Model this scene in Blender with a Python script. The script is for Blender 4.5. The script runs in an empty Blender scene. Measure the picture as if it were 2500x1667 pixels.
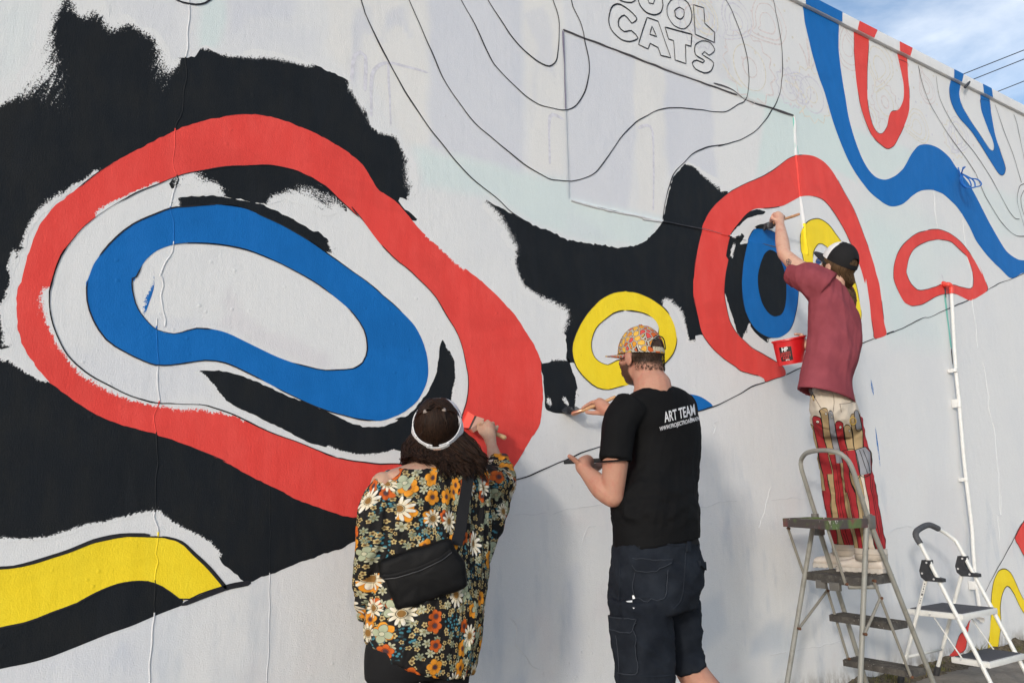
import bpy, bmesh, math, random
import numpy as np
from mathutils import Vector, Matrix, noise
from mathutils.geometry import delaunay_2d_cdt
from mathutils.bvhtree import BVHTree

random.seed(7)
rng = np.random.default_rng(7)
scene = bpy.context.scene
COL = scene.collection
R = math.radians

# ---------------------------------------------------------------- camera
# World: X runs along the painted wall (to the right), Y points into the wall
# (wall face at y = 0), Z is up, metres.
CAM = Vector((0.0, -3.3224, 1.210))
CROT = Matrix(((0.823191, -0.085761, -0.56125), (-0.567401, -0.159636, -0.80782), (-0.020316, 0.983444, -0.180071)))
cd = bpy.data.cameras.new('camera')
cd.sensor_fit = 'HORIZONTAL'; cd.sensor_width = 36.0
cd.lens = 29.3555
cd.clip_start = 0.05; cd.clip_end = 3000
cam = bpy.data.objects.new('camera', cd)
cam.matrix_world = Matrix.Translation(CAM) @ CROT.to_4x4()
COL.objects.link(cam); scene.camera = cam

# ---------------------------------------------------------------- light
SUN_EL, SUN_AZ = R(15.0), math.atan2(-0.83, -0.557)      # low hazy sun from the left, behind the camera
to_sun = Vector((math.sin(SUN_AZ) * math.cos(SUN_EL), math.cos(SUN_AZ) * math.cos(SUN_EL), math.sin(SUN_EL)))
sd = bpy.data.lights.new('sun', 'SUN'); sd.energy = 1.18; sd.angle = R(5.0); sd.color = (1.0, 0.93, 0.84)
sun = bpy.data.objects.new('sun', sd); COL.objects.link(sun)
sun.rotation_euler = to_sun.to_track_quat('Z', 'Y').to_euler()

world = bpy.data.worlds.new('World'); scene.world = world; world.use_nodes = True
wn = world.node_tree; wn.nodes.clear()
w_out = wn.nodes.new('ShaderNodeOutputWorld'); w_bg = wn.nodes.new('ShaderNodeBackground')
w_sky = wn.nodes.new('ShaderNodeTexSky'); w_sky.sky_type = 'NISHITA'; w_sky.sun_disc = False
w_sky.sun_elevation = SUN_EL; w_sky.sun_rotation = SUN_AZ
w_sky.air_density = 1.0; w_sky.dust_density = 1.2; w_sky.ozone_density = 2.0
w_bg.inputs['Strength'].default_value = 0.15
w_tc = wn.nodes.new('ShaderNodeTexCoord')
w_map = wn.nodes.new('ShaderNodeMapping'); w_map.inputs['Scale'].default_value = (2.2, 2.2, 5.0)
w_map.inputs['Rotation'].default_value = (0.15, 0.3, 0.4); w_map.inputs['Location'].default_value = (0.35, 0.2, 0.1)
w_n1 = wn.nodes.new('ShaderNodeTexNoise'); w_n1.inputs['Scale'].default_value = 1.6; w_n1.inputs['Detail'].default_value = 9; w_n1.inputs['Roughness'].default_value = 0.56
w_n1.inputs['Distortion'].default_value = 0.35
w_ramp = wn.nodes.new('ShaderNodeValToRGB')
w_ramp.color_ramp.elements[0].position = 0.43; w_ramp.color_ramp.elements[0].color = (0, 0, 0, 1)
w_ramp.color_ramp.elements[1].position = 0.68; w_ramp.color_ramp.elements[1].color = (1, 1, 1, 1)
w_mul = wn.nodes.new('ShaderNodeMath'); w_mul.operation = 'MULTIPLY'; w_mul.inputs[1].default_value = 0.92
w_mix = wn.nodes.new('ShaderNodeMixRGB'); w_mix.inputs[2].default_value = (3.75, 4.05, 4.5, 1)
L = wn.links.new
L(w_tc.outputs['Generated'], w_map.inputs['Vector']); L(w_map.outputs[0], w_n1.inputs['Vector'])
L(w_n1.outputs['Fac'], w_ramp.inputs[0]); L(w_ramp.outputs[0], w_mul.inputs[0]); L(w_mul.outputs[0], w_mix.inputs[0])
w_bw = wn.nodes.new('ShaderNodeRGBToBW'); w_ma = wn.nodes.new('ShaderNodeMath'); w_ma.operation = 'MULTIPLY_ADD'; w_ma.inputs[1].default_value = 0.34; w_ma.inputs[2].default_value = 0.62
w_cl = wn.nodes.new('ShaderNodeMixRGB'); w_cl.blend_type = 'MULTIPLY'; w_cl.inputs[0].default_value = 1.0; w_cl.inputs[1].default_value = (3.75, 4.05, 4.5, 1)   # cloud, brighter towards the sun as the sky is
L(w_sky.outputs[0], w_bw.inputs[0]); L(w_bw.outputs[0], w_ma.inputs[0]); L(w_ma.outputs[0], w_cl.inputs[2]); L(w_cl.outputs[0], w_mix.inputs[2])
L(w_sky.outputs[0], w_mix.inputs[1]); L(w_mix.outputs[0], w_bg.inputs['Color']); L(w_bg.outputs[0], w_out.inputs[0])

scene.view_settings.view_transform = 'Standard'; scene.view_settings.look = 'None'
scene.view_settings.exposure = 0.40; scene.view_settings.gamma = 1.0
scene.render.engine = 'CYCLES'
scene.cycles.use_denoising = True
scene.cycles.max_bounces = 6

# ---------------------------------------------------------------- object helpers
def tag(o, label=None, cat=None, group=None, kind=None):
    if label: o['label'] = label
    if cat: o['category'] = cat
    if group: o['group'] = group
    if kind: o['kind'] = kind
    return o
def empty(name, loc):
    o = bpy.data.objects.new(name, None); o.empty_display_size = 0.1; o.location = loc
    COL.objects.link(o); return o
def link_mesh(name, me, mats=None, parent=None):
    o = bpy.data.objects.new(name, me); COL.objects.link(o)
    if mats is not None:
        for m in (mats if isinstance(mats, (list, tuple)) else [mats]): me.materials.append(m)
    if parent is not None:
        o.parent = parent
        if parent.type == 'EMPTY': o.matrix_parent_inverse = Matrix.Translation(-parent.location)
    return o
def mesh(name, vf, mats, parent=None, smooth=True, auto=None):
    v, f = vf[0], vf[1]
    me = bpy.data.meshes.new(name)
    me.from_pydata([tuple(p) for p in v], [], f); me.update()
    if smooth:
        me.polygons.foreach_set('use_smooth', [True] * len(me.polygons))
        if auto is not None:
            me.set_sharp_from_angle(angle=R(auto))
    return link_mesh(name, me, mats, parent)
def join(*vfs):
    V, F = [], []
    for v, f in vfs:
        o = len(V); V += [tuple(p) for p in v]; F += [tuple(i + o for i in q) for q in f]
    return V, F
def catmull(pts, step=0.02, closed=False):
    P = [np.array(p, float) for p in pts]; n = len(P); out = []
    for i in range(n if closed else n - 1):
        if closed: a, b, c, d = P[i - 1], P[i], P[(i + 1) % n], P[(i + 2) % n]
        else: a, b, c, d = P[max(i - 1, 0)], P[i], P[i + 1], P[min(i + 2, n - 1)]
        m = max(1, int(np.linalg.norm((c - b)[:3]) / step))
        t1 = (c - a) * 0.42; t2 = (d - b) * 0.42
        for k in range(m):
            t = k / m
            out.append((2*t**3 - 3*t*t + 1) * b + (t**3 - 2*t*t + t) * t1 + (3*t*t - 2*t**3) * c + (t**3 - t*t) * t2)
    if not closed: out.append(P[-1])
    return out
def tube(pts, rad, seg=10, cap=True, squash=None):
    pts = [Vector(p[:3]) for p in pts]; n = len(pts)
    rads = rad if isinstance(rad, (list, tuple, np.ndarray)) else [rad] * n
    V, F = [], []
    t0 = (pts[1] - pts[0]).normalized()
    ref = Vector((0, 0, 1)) if abs(t0.z) < 0.9 else Vector((1, 0, 0))
    u = t0.cross(ref).normalized()
    for i, p in enumerate(pts):
        t = (pts[min(i + 1, n - 1)] - pts[max(i - 1, 0)])
        t = t.normalized() if t.length > 1e-9 else t0
        u = (u - t * u.dot(t))
        u = u.normalized() if u.length > 1e-6 else t.orthogonal().normalized()
        w = t.cross(u)
        for k in range(seg):
            a = 2 * math.pi * k / seg
            V.append(p + (u * math.cos(a) + w * math.sin(a)) * rads[i])
    for i in range(n - 1):
        for k in range(seg):
            a, b = i * seg + k, i * seg + (k + 1) % seg
            F.append((a, b, b + seg, a + seg))
    if cap:
        F.append(tuple(range(seg - 1, -1, -1))); F.append(tuple((n - 1) * seg + k for k in range(seg)))
    return V, F
def limb(pts, rads, seg=16, step=0.02, ends=True):
    """smooth tapered limb through joints, rounded ends"""
    q = catmull([tuple(p) + (r,) for p, r in zip(pts, rads)], step)
    P = [Vector(a[:3]) for a in q]; rr = [float(a[3]) for a in q]
    if ends:
        d0 = (P[0] - P[1]).normalized(); d1 = (P[-1] - P[-2]).normalized()
        pre = [(P[0] + d0 * rr[0] * s, rr[0] * math.sqrt(max(0.02, 1 - s * s))) for s in (0.95, 0.75, 0.4)]
        post = [(P[-1] + d1 * rr[-1] * s, rr[-1] * math.sqrt(max(0.02, 1 - s * s))) for s in (0.4, 0.75, 0.95)]
        P = [a for a, _ in pre] + P + [a for a, _ in post]; rr = [b for _, b in pre] + rr + [b for _, b in post]
    return tube(P, rr, seg)
def obox(c, ax, ay, az, bevel=0.0):
    """box with half-axis vectors; optional bevel"""
    c, ax, ay, az = Vector(c), Vector(ax), Vector(ay), Vector(az)
    bm = bmesh.new()
    vs = [bm.verts.new(c + ax * i + ay * j + az * k) for i in (-1, 1) for j in (-1, 1) for k in (-1, 1)]
    for q in ((0,1,3,2),(4,6,7,5),(0,4,5,1),(2,3,7,6),(0,2,6,4),(1,5,7,3)): bm.faces.new([vs[i] for i in q])
    bmesh.ops.recalc_face_normals(bm, faces=bm.faces)
    if bevel: bmesh.ops.bevel(bm, geom=list(bm.edges), offset=bevel, segments=2, affect='EDGES', profile=0.6)
    bm.verts.index_update()
    r = ([v.co.copy() for v in bm.verts], [tuple(v.index for v in f.verts) for f in bm.faces]); bm.free(); return r
def ext_poly(pts, d):
    """prism from a 3D polygon extruded along d"""
    n = len(pts); V = [Vector(p) for p in pts] + [Vector(p) + Vector(d) for p in pts]
    F = [tuple(range(n)), tuple(range(2 * n - 1, n - 1, -1))] + [(i, i + n, (i + 1) % n + n, (i + 1) % n) for i in range(n)]
    return V, F
def box2(a, b, w, h, up=(0, 0, 1), bevel=0.002):
    """bar of rectangular section from a to b"""
    a, b = Vector(a), Vector(b); t = b - a; u = t.cross(Vector(up)).normalized(); v = u.cross(t).normalized()
    return obox((a + b) / 2, t / 2, u * w / 2, v * h / 2, bevel)
def ellipsoid(c, rx, ry, rz, rot=None, nu=24, nv=16):
    c = Vector(c); V = []; F = []
    for j in range(nv + 1):
        e = -math.pi / 2 + math.pi * j / nv
        for i in range(nu):
            a = 2 * math.pi * i / nu
            p = Vector((rx * math.cos(e) * math.cos(a), ry * math.cos(e) * math.sin(a), rz * math.sin(e)))
            V.append(c + (rot @ p if rot else p))
    for j in range(nv):
        for i in range(nu):
            F.append((j*nu+i, j*nu+(i+1)%nu, (j+1)*nu+(i+1)%nu, (j+1)*nu+i))
    return V, F
def ring_lr(PL, PR, k=0.62, yaw=0.0, n=36, sq=2.08, tail=0.0, grow=0.0):
    """closed body ring whose outline seen across the view spans PL..PR; lateral axis turned by yaw"""
    PL, PR = Vector(PL), Vector(PR); c = (PL + PR) / 2; d = (PR - PL) / 2
    h = Vector((d.x, d.y, 0)); hw = h.length; rt = h / hw; tilt = d.z / hw
    ax = Vector((math.cos(yaw), math.sin(yaw), 0)); ay = Vector((-math.sin(yaw), math.cos(yaw), 0))
    co, si = ax.dot(rt), ay.dot(rt)
    rx = hw / math.sqrt(co * co + k * k * si * si) + grow; ry = k * (rx - grow) + grow
    out = []
    for i in range(n):
        a = 2 * math.pi * i / n; ca, sa = math.cos(a), math.sin(a)
        e = 2.0 / sq
        x = rx * math.copysign(abs(ca) ** e, ca); y = ry * math.copysign(abs(sa) ** e, sa)
        o = ax * x + ay * y
        out.append(c + o + Vector((0, 0, tilt * o.dot(rt) - tail * max(0.0, -sa))))
    return out
def loft(rings, cap=True):
    n = len(rings[0]); V = [p for r in rings for p in r]; F = []
    for j in range(len(rings) - 1):
        for i in range(n):
            F.append((j*n+i, j*n+(i+1)%n, (j+1)*n+(i+1)%n, (j+1)*n+i))
    if cap: F.append(tuple(range(n - 1, -1, -1))); F.append(tuple((len(rings)-1)*n+i for i in range(n)))
    return V, F
def smooth_rings(rings, per=3):
    """insert catmull rings between the given rings"""
    A = np.array([[tuple(p) for p in r] for r in rings]); m = len(A); out = []
    for i in range(m - 1):
        a, b, c, d = A[max(i-1,0)], A[i], A[i+1], A[min(i+2,m-1)]
        for k in range(per):
            t = k / per; t1 = (c - a) * 0.45; t2 = (d - b) * 0.45
            out.append((2*t**3-3*t*t+1)*b + (t**3-2*t*t+t)*t1 + (3*t*t-2*t**3)*c + (t**3-t*t)*t2)
    out.append(A[-1])
    return [[Vector(p) for p in r] for r in out]
def hollow_end(ring, depth=0.05, inset=0.006):
    """rings that turn back inside a garment's opening"""
    c = sum(ring, Vector()) / len(ring)
    def sc(s, dz): return [c + (p - c) * s + dz for p in ring]
    rad = sum((p - c).length for p in ring) / len(ring)
    return rad, c, sc
def union(name, vfs, voxel, mats, parent, smooth=4, factor=0.5):
    V, F = join(*vfs)
    me = bpy.data.meshes.new('tmp'); me.from_pydata(V, [], F); me.update()
    bm = bmesh.new(); bm.from_mesh(me); bmesh.ops.recalc_face_normals(bm, faces=bm.faces); bm.to_mesh(me); bm.free()
    o = bpy.data.objects.new('tmp', me); COL.objects.link(o)
    r = o.modifiers.new('r', 'REMESH'); r.mode = 'VOXEL'; r.voxel_size = voxel; r.use_smooth_shade = True
    if smooth:
        s = o.modifiers.new('s', 'SMOOTH'); s.factor = factor; s.iterations = smooth
    dg = bpy.context.evaluated_depsgraph_get()
    me2 = bpy.data.meshes.new_from_object(o.evaluated_get(dg)); me2.name = name
    bpy.data.objects.remove(o); bpy.data.meshes.remove(me)
    me2.materials.clear()
    me2.polygons.foreach_set('use_smooth', [True] * len(me2.polygons))
    return link_mesh(name, me2, mats, parent)
def get_co(o):
    a = np.empty(len(o.data.vertices) * 3, 'f4'); o.data.vertices.foreach_get('co', a); return a.reshape(-1, 3)
def set_co(o, a):
    o.data.vertices.foreach_set('co', a.astype('f4').ravel()); o.data.update()
def get_no(o):
    a = np.empty(len(o.data.vertices) * 3, 'f4'); o.data.vertices.foreach_get('normal', a); return a.reshape(-1, 3)
def displace(o, fn):
    co, no = get_co(o), get_no(o)
    d = np.array([fn(Vector(p)) for p in co.tolist()], 'f4')
    set_co(o, co + no * d[:, None])
def fattr(o, name, vals):
    at = o.data.attributes.new(name, 'FLOAT', 'POINT'); at.data.foreach_set('value', np.asarray(vals, 'f4').ravel())
def vattr(o, name, vals):
    at = o.data.attributes.new(name, 'FLOAT_VECTOR', 'POINT'); at.data.foreach_set('vector', np.asarray(vals, 'f4').ravel())
def corner_uv(o, name, side, fns):
    """pattern coordinates per face corner, so that a seam falls cleanly between faces"""
    me = o.data; n = len(me.loops); lv = np.empty(n, 'i4'); me.loops.foreach_get('vertex_index', lv)
    lt = np.empty(len(me.polygons), 'i4'); me.polygons.foreach_get('loop_total', lt); pf = np.repeat(np.arange(len(lt)), lt)
    s_ = np.array(side, float)[lv]; m = np.round(np.bincount(pf, s_) / lt).astype(int)[pf]
    out = np.zeros((n, 3))
    for k, uv in enumerate(fns): sel = m == k; out[sel] = uv[lv[sel]]
    at = me.attributes.new(name, 'FLOAT_VECTOR', 'CORNER'); at.data.foreach_set('vector', out.astype('f4').ravel())
def folds(dirv, freq=16.0, stretch=4.0, amp=0.006, seed=0.0):
    """cloth wrinkles running along dirv"""
    d = Vector(dirv).normalized()
    def fn(p):
        along = p.dot(d); q = (p - d * along) * freq + d * along * freq / stretch + Vector((seed, seed * 0.7, -seed))
        n1 = noise.noise(q); n2 = noise.noise(q * 2.1 + Vector((5, 3, 1)))
        return amp * ((1 - abs(n1) * 2.2) * 0.8 + 0.4 * n2)
    return fn

# ---------------------------------------------------------------- node helpers
class S:
    """socket with arithmetic"""
    def __init__(s, nt, sock): s.nt, s.k = nt, sock
    def m(s, op, b=None, c=None, clamp=False):
        n = s.nt.nodes.new('ShaderNodeMath'); n.operation = op; n.use_clamp = clamp
        s.nt.links.new(s.k, n.inputs[0])
        for i, x in ((1, b), (2, c)):
            if x is None: continue
            if isinstance(x, S): s.nt.links.new(x.k, n.inputs[i])
            else: n.inputs[i].default_value = x
        return S(s.nt, n.outputs[0])
    def __add__(s, b): return s.m('ADD', b)
    def __sub__(s, b): return s.m('SUBTRACT', b)
    def __mul__(s, b): return s.m('MULTIPLY', b)
    def __truediv__(s, b): return s.m('DIVIDE', b)
    def __rsub__(s, b): return (s * -1.0) + b
    __radd__ = __add__; __rmul__ = __mul__
    def gt(s, b): return s.m('GREATER_THAN', b)
    def lt(s, b): return s.m('LESS_THAN', b)
    def abs(s): return s.m('ABSOLUTE')
    def floor(s): return s.m('FLOOR')
    def fract(s): return s.m('FRACT')
    def cos(s): return s.m('COSINE')
    def sqrt(s): return s.m('SQRT')
    def max(s, b): return s.m('MAXIMUM', b)
    def min(s, b): return s.m('MINIMUM', b)
    def sat(s): return s.m('ADD', 0.0, clamp=True)
    def step(s, lo, hi):
        n = s.nt.nodes.new('ShaderNodeMapRange'); n.clamp = True; n.interpolation_type = 'SMOOTHSTEP'
        s.nt.links.new(s.k, n.inputs[0]); n.inputs[1].default_value = lo; n.inputs[2].default_value = hi
        return S(s.nt, n.outputs[0])
class Mt:
    def __init__(s, name, rough=0.7, spec=0.3, metal=0.0):
        s.mat = bpy.data.materials.new(name); s.mat.use_nodes = True; s.nt = s.mat.node_tree
        s.b = s.nt.nodes['Principled BSDF']
        s.b.inputs['Roughness'].default_value = rough; s.b.inputs['Specular IOR Level'].default_value = spec
        s.b.inputs['Metallic'].default_value = metal
    def lk(s, a, b): s.nt.links.new(a.k if isinstance(a, S) else a, b)
    def node(s, t, **kw):
        n = s.nt.nodes.new(t)
        for k, v in kw.items(): setattr(n, k, v)
        return n
    def coord(s, which='Object'):
        return s.node('ShaderNodeTexCoord').outputs[which]
    def attr(s, name, out='Fac'):
        n = s.node('ShaderNodeAttribute'); n.attribute_name = name
        return S(s.nt, n.outputs[out]) if out == 'Fac' else n.outputs[out]
    def mapping(s, vec, scale=(1, 1, 1), loc=(0, 0, 0), rot=(0, 0, 0)):
        n = s.node('ShaderNodeMapping'); s.lk(vec, n.inputs[0])
        n.inputs['Scale'].default_value = scale; n.inputs['Location'].default_value = loc; n.inputs['Rotation'].default_value = rot
        return n.outputs[0]
    def noise(s, vec, scale, detail=4, rough=0.5, dist=0.0, col=False):
        n = s.node('ShaderNodeTexNoise'); s.lk(vec, n.inputs['Vector'])
        n.inputs['Scale'].default_value = scale; n.inputs['Detail'].default_value = detail; n.inputs['Roughness'].default_value = rough
        n.inputs['Distortion'].default_value = dist
        return n.outputs['Color'] if col else S(s.nt, n.outputs['Fac'])
    def vor(s, vec, scale, feature='F1', dims='3D', rand=1.0):
        n = s.node('ShaderNodeTexVoronoi', feature=feature, voronoi_dimensions=dims); s.lk(vec, n.inputs['Vector'])
        n.inputs['Scale'].default_value = scale; n.inputs['Randomness'].default_value = rand
        return n
    def xyz(s, vec):
        n = s.node('ShaderNodeSeparateXYZ'); s.lk(vec, n.inputs[0]); return [S(s.nt, o) for o in n.outputs]
    def comb(s, x, y, z=0.0):
        n = s.node('ShaderNodeCombineXYZ')
        for i, v in enumerate((x, y, z)):
            if isinstance(v, S): s.lk(v, n.inputs[i])
            else: n.inputs[i].default_value = v
        return n.outputs[0]
    def mix(s, fac, a, b, mode='MIX'):
        n = s.node('ShaderNodeMixRGB', blend_type=mode)
        for i, v in ((0, fac), (1, a), (2, b)):
            if isinstance(v, S): s.lk(v, n.inputs[i])
            elif isinstance(v, (int, float)): n.inputs[i].default_value = v
            elif isinstance(v, tuple): n.inputs[i].default_value = tuple(v) + ((1,) if len(v) == 3 else ())
            else: s.lk(v, n.inputs[i])
        return n.outputs[0]
    def col(s, c):
        if isinstance(c, tuple): s.b.inputs['Base Color'].default_value = tuple(c) + (1,)
        else: s.lk(c, s.b.inputs['Base Color'])
    def rough(s, r): s.lk(r, s.b.inputs['Roughness'])
    def bump(s, h, dist=0.01, strength=1.0):
        n = s.node('ShaderNodeBump'); n.inputs['Strength'].default_value = strength; n.inputs['Distance'].default_value = dist
        s.lk(h, n.inputs['Height']); s.lk(n.outputs[0], s.b.inputs['Normal'])

# ================================================================= the wall and its painting
PX0, PX1, PZ0, PZ1, PDEP = 2.70, 4.738, 2.757, 3.754, 0.007          # filled-in opening, set back a little
def wall_y(x, z):
    d = min(x - PX0, PX1 - x, z - PZ0, PZ1 - z)
    t = min(1.0, max(0.0, d / 0.012))
    return PDEP * t * t * (3 - 2 * t)

def relief(m, strength=1.0):
    c = m.coord('Object')
    a = m.noise(m.mapping(c, (1, 1, 1)), 190, 3, 0.6)                     # orange peel
    b = m.noise(m.mapping(c, (26, 1, 6)), 1.0, 5, 0.6)                    # brush and roller drag, upright
    d = m.noise(c, 9.0, 4, 0.55)                                          # hand-trowelled unevenness
    v = m.vor(c, 17.0); blob = S(m.nt, v.outputs['Distance']).step(0.17, 0.05)
    keep = m.noise(c, 1.3, 2).step(0.50, 0.64)
    h = a * 0.36 + b * 0.36 + d * 0.75 + blob * keep * 0.3
    m.bump(h, 0.0052 * strength, 1.0)
    return c
def wall_material():
    m = Mt('painted_masonry', 0.62, 0.25)
    c = relief(m)
    tint = m.attr('tint', 'Vector')
    x, y, z = m.xyz(c)
    n1 = m.noise(m.mapping(c, (1.0, 1, 0.55)), 1.4, 6, 0.62, 0.6)
    n2 = m.noise(m.mapping(c, (3, 1, 0.8), (4, 2, 1)), 2.2, 5, 0.6)
    low = z.step(1.75, 0.9)
    k = m.mix(n1.step(0.42, 0.72) * 0.5, tint, m.mix(1.0, tint, (0.90, 0.915, 0.95), 'MULTIPLY'))
    k = m.mix(n2.step(0.52, 0.78) * (low * 1.0 + 0.14), k, m.mix(1.0, tint, (0.80, 0.835, 0.885), 'MULTIPLY'))
    n3 = m.noise(m.mapping(c, (2, 1, 2), (9, 2, 5)), 1.6, 4, 0.5)
    k = m.mix(n3.step(0.55, 0.75) * low * 0.45, k, m.mix(1.0, tint, (0.97, 0.90, 0.90), 'MULTIPLY'))
    gr = m.noise(c, 60, 4, 0.7)
    k = m.mix(gr.step(0.35, 0.8) * 0.10, k, (0.50, 0.50, 0.50))
    dirt = z.step(0.16, 0.0) * m.noise(m.mapping(c, (9, 1, 4)), 2.0, 5, 0.7).step(0.38, 0.62)
    k = m.mix(dirt * 0.8, k, (0.20, 0.165, 0.12))
    m.col(k); return m.mat
WHITE = (0.72, 0.72, 0.715)
def paint_material(name, rgb, rough=0.5, spec=0.35, streak=0.10, alt=None):
    m = Mt(name, rough, spec)
    c = relief(m, 0.95)
    n = m.noise(m.mapping(c, (5, 1, 2)), 2.4, 5, 0.6)
    alt = alt or tuple(min(1, v * (1 + 1.6 * streak)) + 0.004 for v in rgb)
    k = m.mix(n.step(0.35, 0.72) * 0.75, rgb, alt)
    big = m.noise(m.mapping(c, (1, 1, 1.6), (3, 1, 7)), 1.5, 4, 0.6, 0.8); k = m.mix(big.step(0.48, 0.68) * 0.55, k, tuple(v * 0.86 for v in rgb))
    lap = m.noise(m.mapping(c, (7, 1, 1.2), (1, 4, 2)), 1.3, 3, 0.5); k = m.mix(lap.step(0.58, 0.64) * 0.30, k, tuple(min(1, v * 1.10) + .006 for v in rgb))
    m.rough(lap * 0.16 + (rough - 0.08))
    sp = m.noise(c, 330, 2, 0.6).step(0.73, 0.80)                          # pinholes where the plaster shows
    k = m.mix(sp * m.noise(c, 2.3, 3).step(0.5, 0.75) * 0.45, k, WHITE)
    cov = m.attr('cover')
    br = m.node('ShaderNodeTexNoise'); m.lk(m.mapping(m.attr('brush', 'Vector'), (1, 1, 1)), br.inputs['Vector'])
    br.inputs['Scale'].default_value = 1.0; br.inputs['Detail'].default_value = 5; br.inputs['Roughness'].default_value = 0.68
    g = S(m.nt, br.outputs['Fac']) * 0.40 + m.noise(c, 150, 5, 0.75) * 0.64
    on = (cov * 0.52 + 0.24 - g).step(-0.03, 0.03)
    m.col(m.mix(on, WHITE, k)); return m.mat
M_WALL = wall_material()
PAINT = {
 'black': paint_material('black_paint', (0.0085, 0.0110, 0.0145), 0.62, 0.16, 0.2, (0.015, 0.016, 0.0165)),
 'red':   paint_material('red_paint', (0.74, 0.062, 0.050), 0.55, 0.18, 0.06, (0.79, 0.086, 0.070)),
 'blue':  paint_material('blue_paint', (0.006, 0.134, 0.43), 0.55, 0.15, 0.06, (0.009, 0.152, 0.48)),
 'yellow':paint_material('yellow_paint', (0.90, 0.66, 0.022), 0.55, 0.18, 0.05, (0.93, 0.72, 0.035)),
 'teal':  paint_material('teal_paint', (0.20, 0.55, 0.47), 0.5, 0.3, 0.08),
 'white': paint_material('white_paint', WHITE, 0.55, 0.3, 0.02),
 'caulk': paint_material('caulk', (0.63, 0.635, 0.645), 0.6, 0.2, 0.02),
}
def flat_mat(name, rgb, rough=0.6, spec=0.3, var=0.12, scale=40):
    m = Mt(name, rough, spec); n = m.noise(m.coord('Object'), scale, 4, 0.6)
    m.col(m.mix(n.step(0.3, 0.7), tuple(v * (1 - var) for v in rgb), tuple(min(1, v * (1 + var)) for v in rgb)))
    return m.mat
M_LINE = flat_mat('marker_line', (0.020, 0.020, 0.024), 0.5, 0.2)

wall = empty('mural_wall', (4.0, 0.0, 0.0))
tag(wall, 'tall white masonry wall with half-painted red, blue, yellow and black mural', 'wall')

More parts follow.
